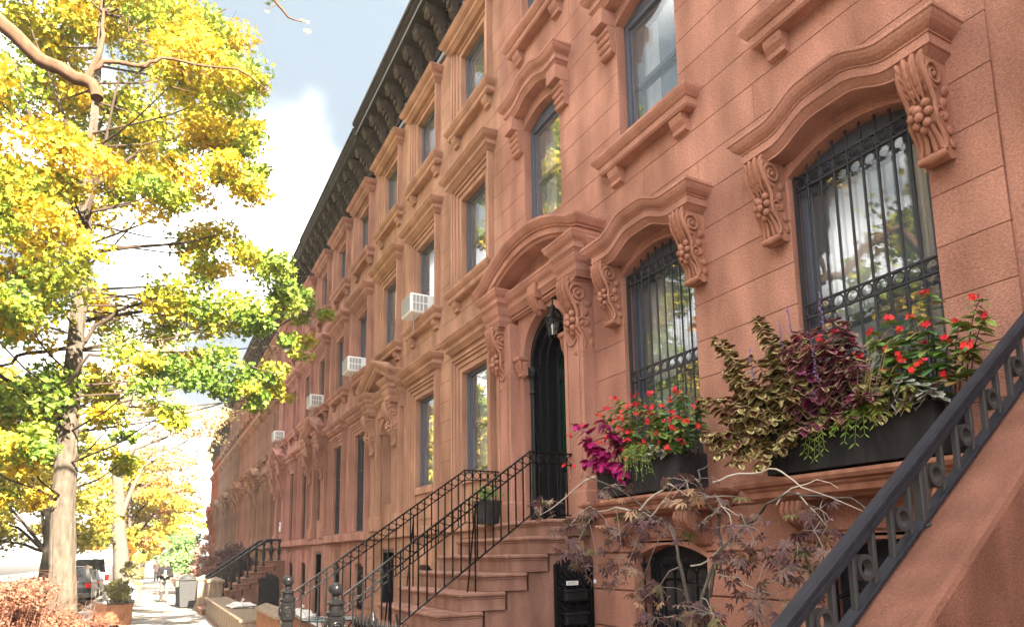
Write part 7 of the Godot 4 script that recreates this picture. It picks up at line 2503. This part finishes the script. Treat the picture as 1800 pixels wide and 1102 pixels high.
# ---------------------------------------------------------------- people
# tapered capsules joined by a smooth minimum, meshed as surface nets
func body_net(caps: Array, cell: float, k: float) -> ArrayMesh:
	var lo := Vector3.ONE * 1e9
	var hi := -lo
	for c in caps:
		for i in 2:
			var r: float = c[2 + i]
			lo = lo.min(c[i] - Vector3.ONE * (r + 0.06))
			hi = hi.max(c[i] + Vector3.ONE * (r + 0.06))
	var n := Vector3i(((hi - lo) / cell).ceil()) + Vector3i.ONE
	var f := PackedFloat32Array()
	f.resize(n.x * n.y * n.z)
	f.fill(1.0)
	for c in caps:
		var a: Vector3 = c[0]
		var b: Vector3 = c[1]
		var ra: float = c[2]
		var rb: float = c[3]
		var sq: Vector3 = c[4] if c.size() > 4 else Vector3.ONE
		var rm := maxf(ra, rb) + 0.07
		var l: Vector3i = Vector3i(((a.min(b) - Vector3.ONE * rm - lo) / cell).floor()).clamp(Vector3i.ZERO, n - Vector3i.ONE)
		var h: Vector3i = Vector3i(((a.max(b) + Vector3.ONE * rm - lo) / cell).ceil()).clamp(Vector3i.ZERO, n - Vector3i.ONE)
		var ab := b - a
		var dd := maxf(ab.length_squared(), 1e-9)
		for z in range(l.z, h.z + 1):
			for y in range(l.y, h.y + 1):
				for x in range(l.x, h.x + 1):
					var p := lo + Vector3(x, y, z) * cell
					var t := clampf((p - a).dot(ab) / dd, 0, 1)
					var d := ((p - a - ab * t) * sq).length() - lerpf(ra, rb, t)
					var i := (z * n.y + y) * n.x + x
					var o := f[i]
					var m := maxf(k - absf(o - d), 0.0) / k
					f[i] = minf(o, d) - m * m * k * 0.25
	var idx := {}
	var vs := PackedVector3Array()
	var ns := PackedVector3Array()
	for z in n.z - 1:
		for y in n.y - 1:
			for x in n.x - 1:
				var s := Vector3.ZERO
				var cnt := 0
				var i0 := (z * n.y + y) * n.x + x
				var v := [f[i0], f[i0 + 1], f[i0 + n.x], f[i0 + n.x + 1], f[i0 + n.x * n.y], f[i0 + n.x * n.y + 1], f[i0 + n.x * n.y + n.x], f[i0 + n.x * n.y + n.x + 1]]
				var neg := 0
				for q in v:
					if q < 0: neg += 1
				if neg == 0 or neg == 8: continue
				for e in [[0, 1], [2, 3], [4, 5], [6, 7], [0, 2], [1, 3], [4, 6], [5, 7], [0, 4], [1, 5], [2, 6], [3, 7]]:
					if (v[e[0]] < 0) != (v[e[1]] < 0):
						var t: float = v[e[0]] / (v[e[0]] - v[e[1]])
						var A := Vector3(e[0] & 1, (e[0] >> 1) & 1, (e[0] >> 2) & 1)
						var B := Vector3(e[1] & 1, (e[1] >> 1) & 1, (e[1] >> 2) & 1)
						s += A.lerp(B, t)
						cnt += 1
				idx[i0] = vs.size()
				vs.append(lo + (Vector3(x, y, z) + s / cnt) * cell)
				ns.append(Vector3(v[1] - v[0] + v[3] - v[2] + v[5] - v[4] + v[7] - v[6], v[2] - v[0] + v[3] - v[1] + v[6] - v[4] + v[7] - v[5], v[4] - v[0] + v[5] - v[1] + v[6] - v[2] + v[7] - v[3]).normalized())
	var mb := MB.new()
	var st := [1, n.x, n.x * n.y]
	for key in idx.keys():
		for ax in 3:
			var i1: int = key + st[ax]
			if i1 >= f.size(): continue
			if (f[key] < 0) == (f[i1] < 0): continue
			var u: int = st[(ax + 1) % 3]
			var w: int = st[(ax + 2) % 3]
			if not (idx.has(key - u) and idx.has(key - w) and idx.has(key - u - w)): continue
			var q := [idx[key], idx[key - u], idx[key - u - w], idx[key - w]]
			mb.tri_n(vs[q[0]], vs[q[1]], vs[q[2]], ns[q[0]], ns[q[1]], ns[q[2]])
			mb.tri_n(vs[q[0]], vs[q[2]], vs[q[3]], ns[q[0]], ns[q[2]], ns[q[3]])
	return mb.mesh()

func person(label: String, at: Vector3, turn: float, h: float, jacket: Material, trousers: Material, hair: Material, bald: bool) -> void:
	# walking towards local +z, forearms raised in front of the belly
	var t := thing("person", label, "person", at, turn, "people on the sidewalk")
	t.scale = Vector3.ONE * (h / 1.75)
	var hipL := Vector3(0.09, 0.92, 0)
	var hipR := Vector3(-0.09, 0.92, 0)
	var kL := Vector3(0.10, 0.50, 0.12)
	var kR := Vector3(-0.10, 0.50, 0.03)
	var aL := Vector3(0.10, 0.09, 0.16)
	var aR := Vector3(-0.10, 0.11, -0.22)
	var sL := Vector3(0.19, 1.42, 0)
	var sR := Vector3(-0.19, 1.42, 0)
	var eL := Vector3(0.27, 1.14, 0.04)
	var eR := Vector3(-0.27, 1.14, 0.02)
	var wL := Vector3(0.08, 1.12, 0.25)
	var wR := Vector3(-0.09, 1.17, 0.25)
	var body := [[Vector3(0, 1.36, 0), Vector3(0, 1.0, 0), 0.14, 0.125, Vector3(0.85, 1, 1.2)], [Vector3(-0.07, 0.94, 0), Vector3(0.07, 0.94, 0), 0.115, 0.115], [sL, sR, 0.075, 0.075],
		[hipL, kL, 0.085, 0.058], [kL, aL, 0.056, 0.038], [hipR, kR, 0.085, 0.058], [kR, aR, 0.056, 0.038],
		[aL, aL + Vector3(0, -0.05, 0.14), 0.04, 0.032], [aR, aR + Vector3(0, -0.065, 0.12), 0.04, 0.032],
		[sL, eL, 0.056, 0.044], [eL, wL, 0.043, 0.03], [sR, eR, 0.056, 0.044], [eR, wR, 0.043, 0.03],
		[Vector3(0, 1.42, 0), Vector3(0, 1.54, 0.02), 0.06, 0.055],
		[Vector3(0, 1.66, 0.01), Vector3(0, 1.60, 0.04), 0.098, 0.075], [Vector3(0, 1.63, 0.11), Vector3(0, 1.605, 0.125), 0.012, 0.017]]
	for s in [-1.0, 1.0]:
		var w: Vector3 = wL if s > 0 else wR
		body.append([w, w + Vector3(-s * 0.045, 0.0, 0.05), 0.030, 0.028, Vector3(1, 1.3, 1)])
		body.append([Vector3(s * 0.093, 1.645, 0.005), Vector3(s * 0.097, 1.615, 0.0), 0.018, 0.012])
	put(body_net(body, 0.016, 0.035), "body", plain(lin(0.22, 0.125, 0.09), 0.6), t)
	var fg := MB.new()
	for s in [-1.0, 1.0]:
		var w: Vector3 = (wL if s > 0 else wR) + Vector3(-s * 0.05, 0.0, 0.06)
		for i in 4:
			var o := Vector3(-s * 0.006, 0.026 - 0.018 * i, 0.0)
			var l: float = [0.07, 0.078, 0.072, 0.056][i]
			fg.tube([w + o, w + o + Vector3(-s * l * 0.6, 0.002, 0.03), w + o + Vector3(-s * l, -0.008, 0.012)], [0.0095, 0.009, 0.007], 6)
		fg.tube([w + Vector3(s * 0.02, 0.03, -0.01), w + Vector3(-s * 0.005, 0.055, 0.015), w + Vector3(-s * 0.03, 0.06, 0.02)], [0.012, 0.010, 0.008], 6)
	put(fg, "fingers", plain(lin(0.22, 0.125, 0.09), 0.6), t)
	put(body_net([[Vector3(0, 1.37, -0.005), Vector3(0, 0.98, 0), 0.165, 0.155, Vector3(0.82, 1, 1.15)], [Vector3(0, 0.98, -0.01), Vector3(0, 0.84, -0.01), 0.15, 0.16, Vector3(0.8, 1, 1.1)], [sL, sR, 0.095, 0.095], [sL, eL, 0.08, 0.068], [eL, wL.lerp(eL, 0.12), 0.066, 0.05], [sR, eR, 0.08, 0.068], [eR, wR.lerp(eR, 0.12), 0.066, 0.05], [Vector3(0, 1.46, -0.02), Vector3(0, 1.49, -0.02), 0.082, 0.07]], 0.02, 0.04), "jacket", jacket, t)
	put(body_net([[Vector3(-0.06, 0.93, 0), Vector3(0.06, 0.93, 0), 0.135, 0.135], [hipL, kL, 0.108, 0.085], [kL, aL + Vector3(0, -0.02, 0), 0.083, 0.066], [hipR, kR, 0.108, 0.085], [kR, aR + Vector3(0, -0.02, 0), 0.083, 0.066]], 0.02, 0.03), "trousers", trousers, t)
	for q in [[aL, Vector3(0, -0.055, 0.15)], [aR, Vector3(0, -0.07, 0.13)]]:
		put(body_net([[q[0] + Vector3(0, -0.045, -0.04), q[0] + q[1], 0.05, 0.042]], 0.014, 0.02), "shoe", M.frame_dark, t)
	var sh := MB.new()
	sh.box(Vector3(-0.045, 1.02, 0.12), Vector3(0.045, 1.38, 0.152), 0.01)
	put(sh, "shirt_front", M.grey_plastic, t)
	if not bald:
		put(body_net([[Vector3(0, 1.70, -0.015), Vector3(0, 1.62, -0.045), 0.098, 0.085]], 0.016, 0.02), "hair", hair, t)
	else:
		put(body_net([[Vector3(0.06, 1.64, -0.05), Vector3(-0.06, 1.64, -0.05), 0.062, 0.062]], 0.016, 0.02), "hair", hair, t)
	var ey := MB.new()
	for s in [-1.0, 1.0]:
		ey.ball(Vector3(s * 0.034, 1.648, 0.098), Vector3(0.012, 0.007, 0.007), 4, 6)
	ey.box(Vector3(-0.026, 1.572, 0.107), Vector3(0.026, 1.579, 0.114))
	put(ey, "eyes_and_mouth", M.frame_dark, t)

func build_people() -> void:
	person("person in a dark open jacket and pale trousers walking up the sidewalk toward the camera", Vector3(0.72, 0, -33.6), 0.0, 1.74, plain(lin(0.010, 0.010, 0.012), 0.9), plain(lin(0.085, 0.08, 0.078), 0.85), plain(lin(0.22, 0.2, 0.18), 0.8), true)
	person("distant person in dark clothes farther down the sidewalk", Vector3(0.75, 0, -66.0), PI, 1.7, plain(lin(0.04, 0.025, 0.025), 0.8), plain(lin(0.03, 0.03, 0.035), 0.85), plain(lin(0.03, 0.02, 0.015), 0.8), false)
	person("distant person in white beside the one in dark clothes", Vector3(1.35, 0, -62.0), PI, 1.68, plain(lin(0.3, 0.3, 0.29), 0.8), plain(lin(0.08, 0.08, 0.09), 0.85), plain(lin(0.05, 0.03, 0.02), 0.8), false)
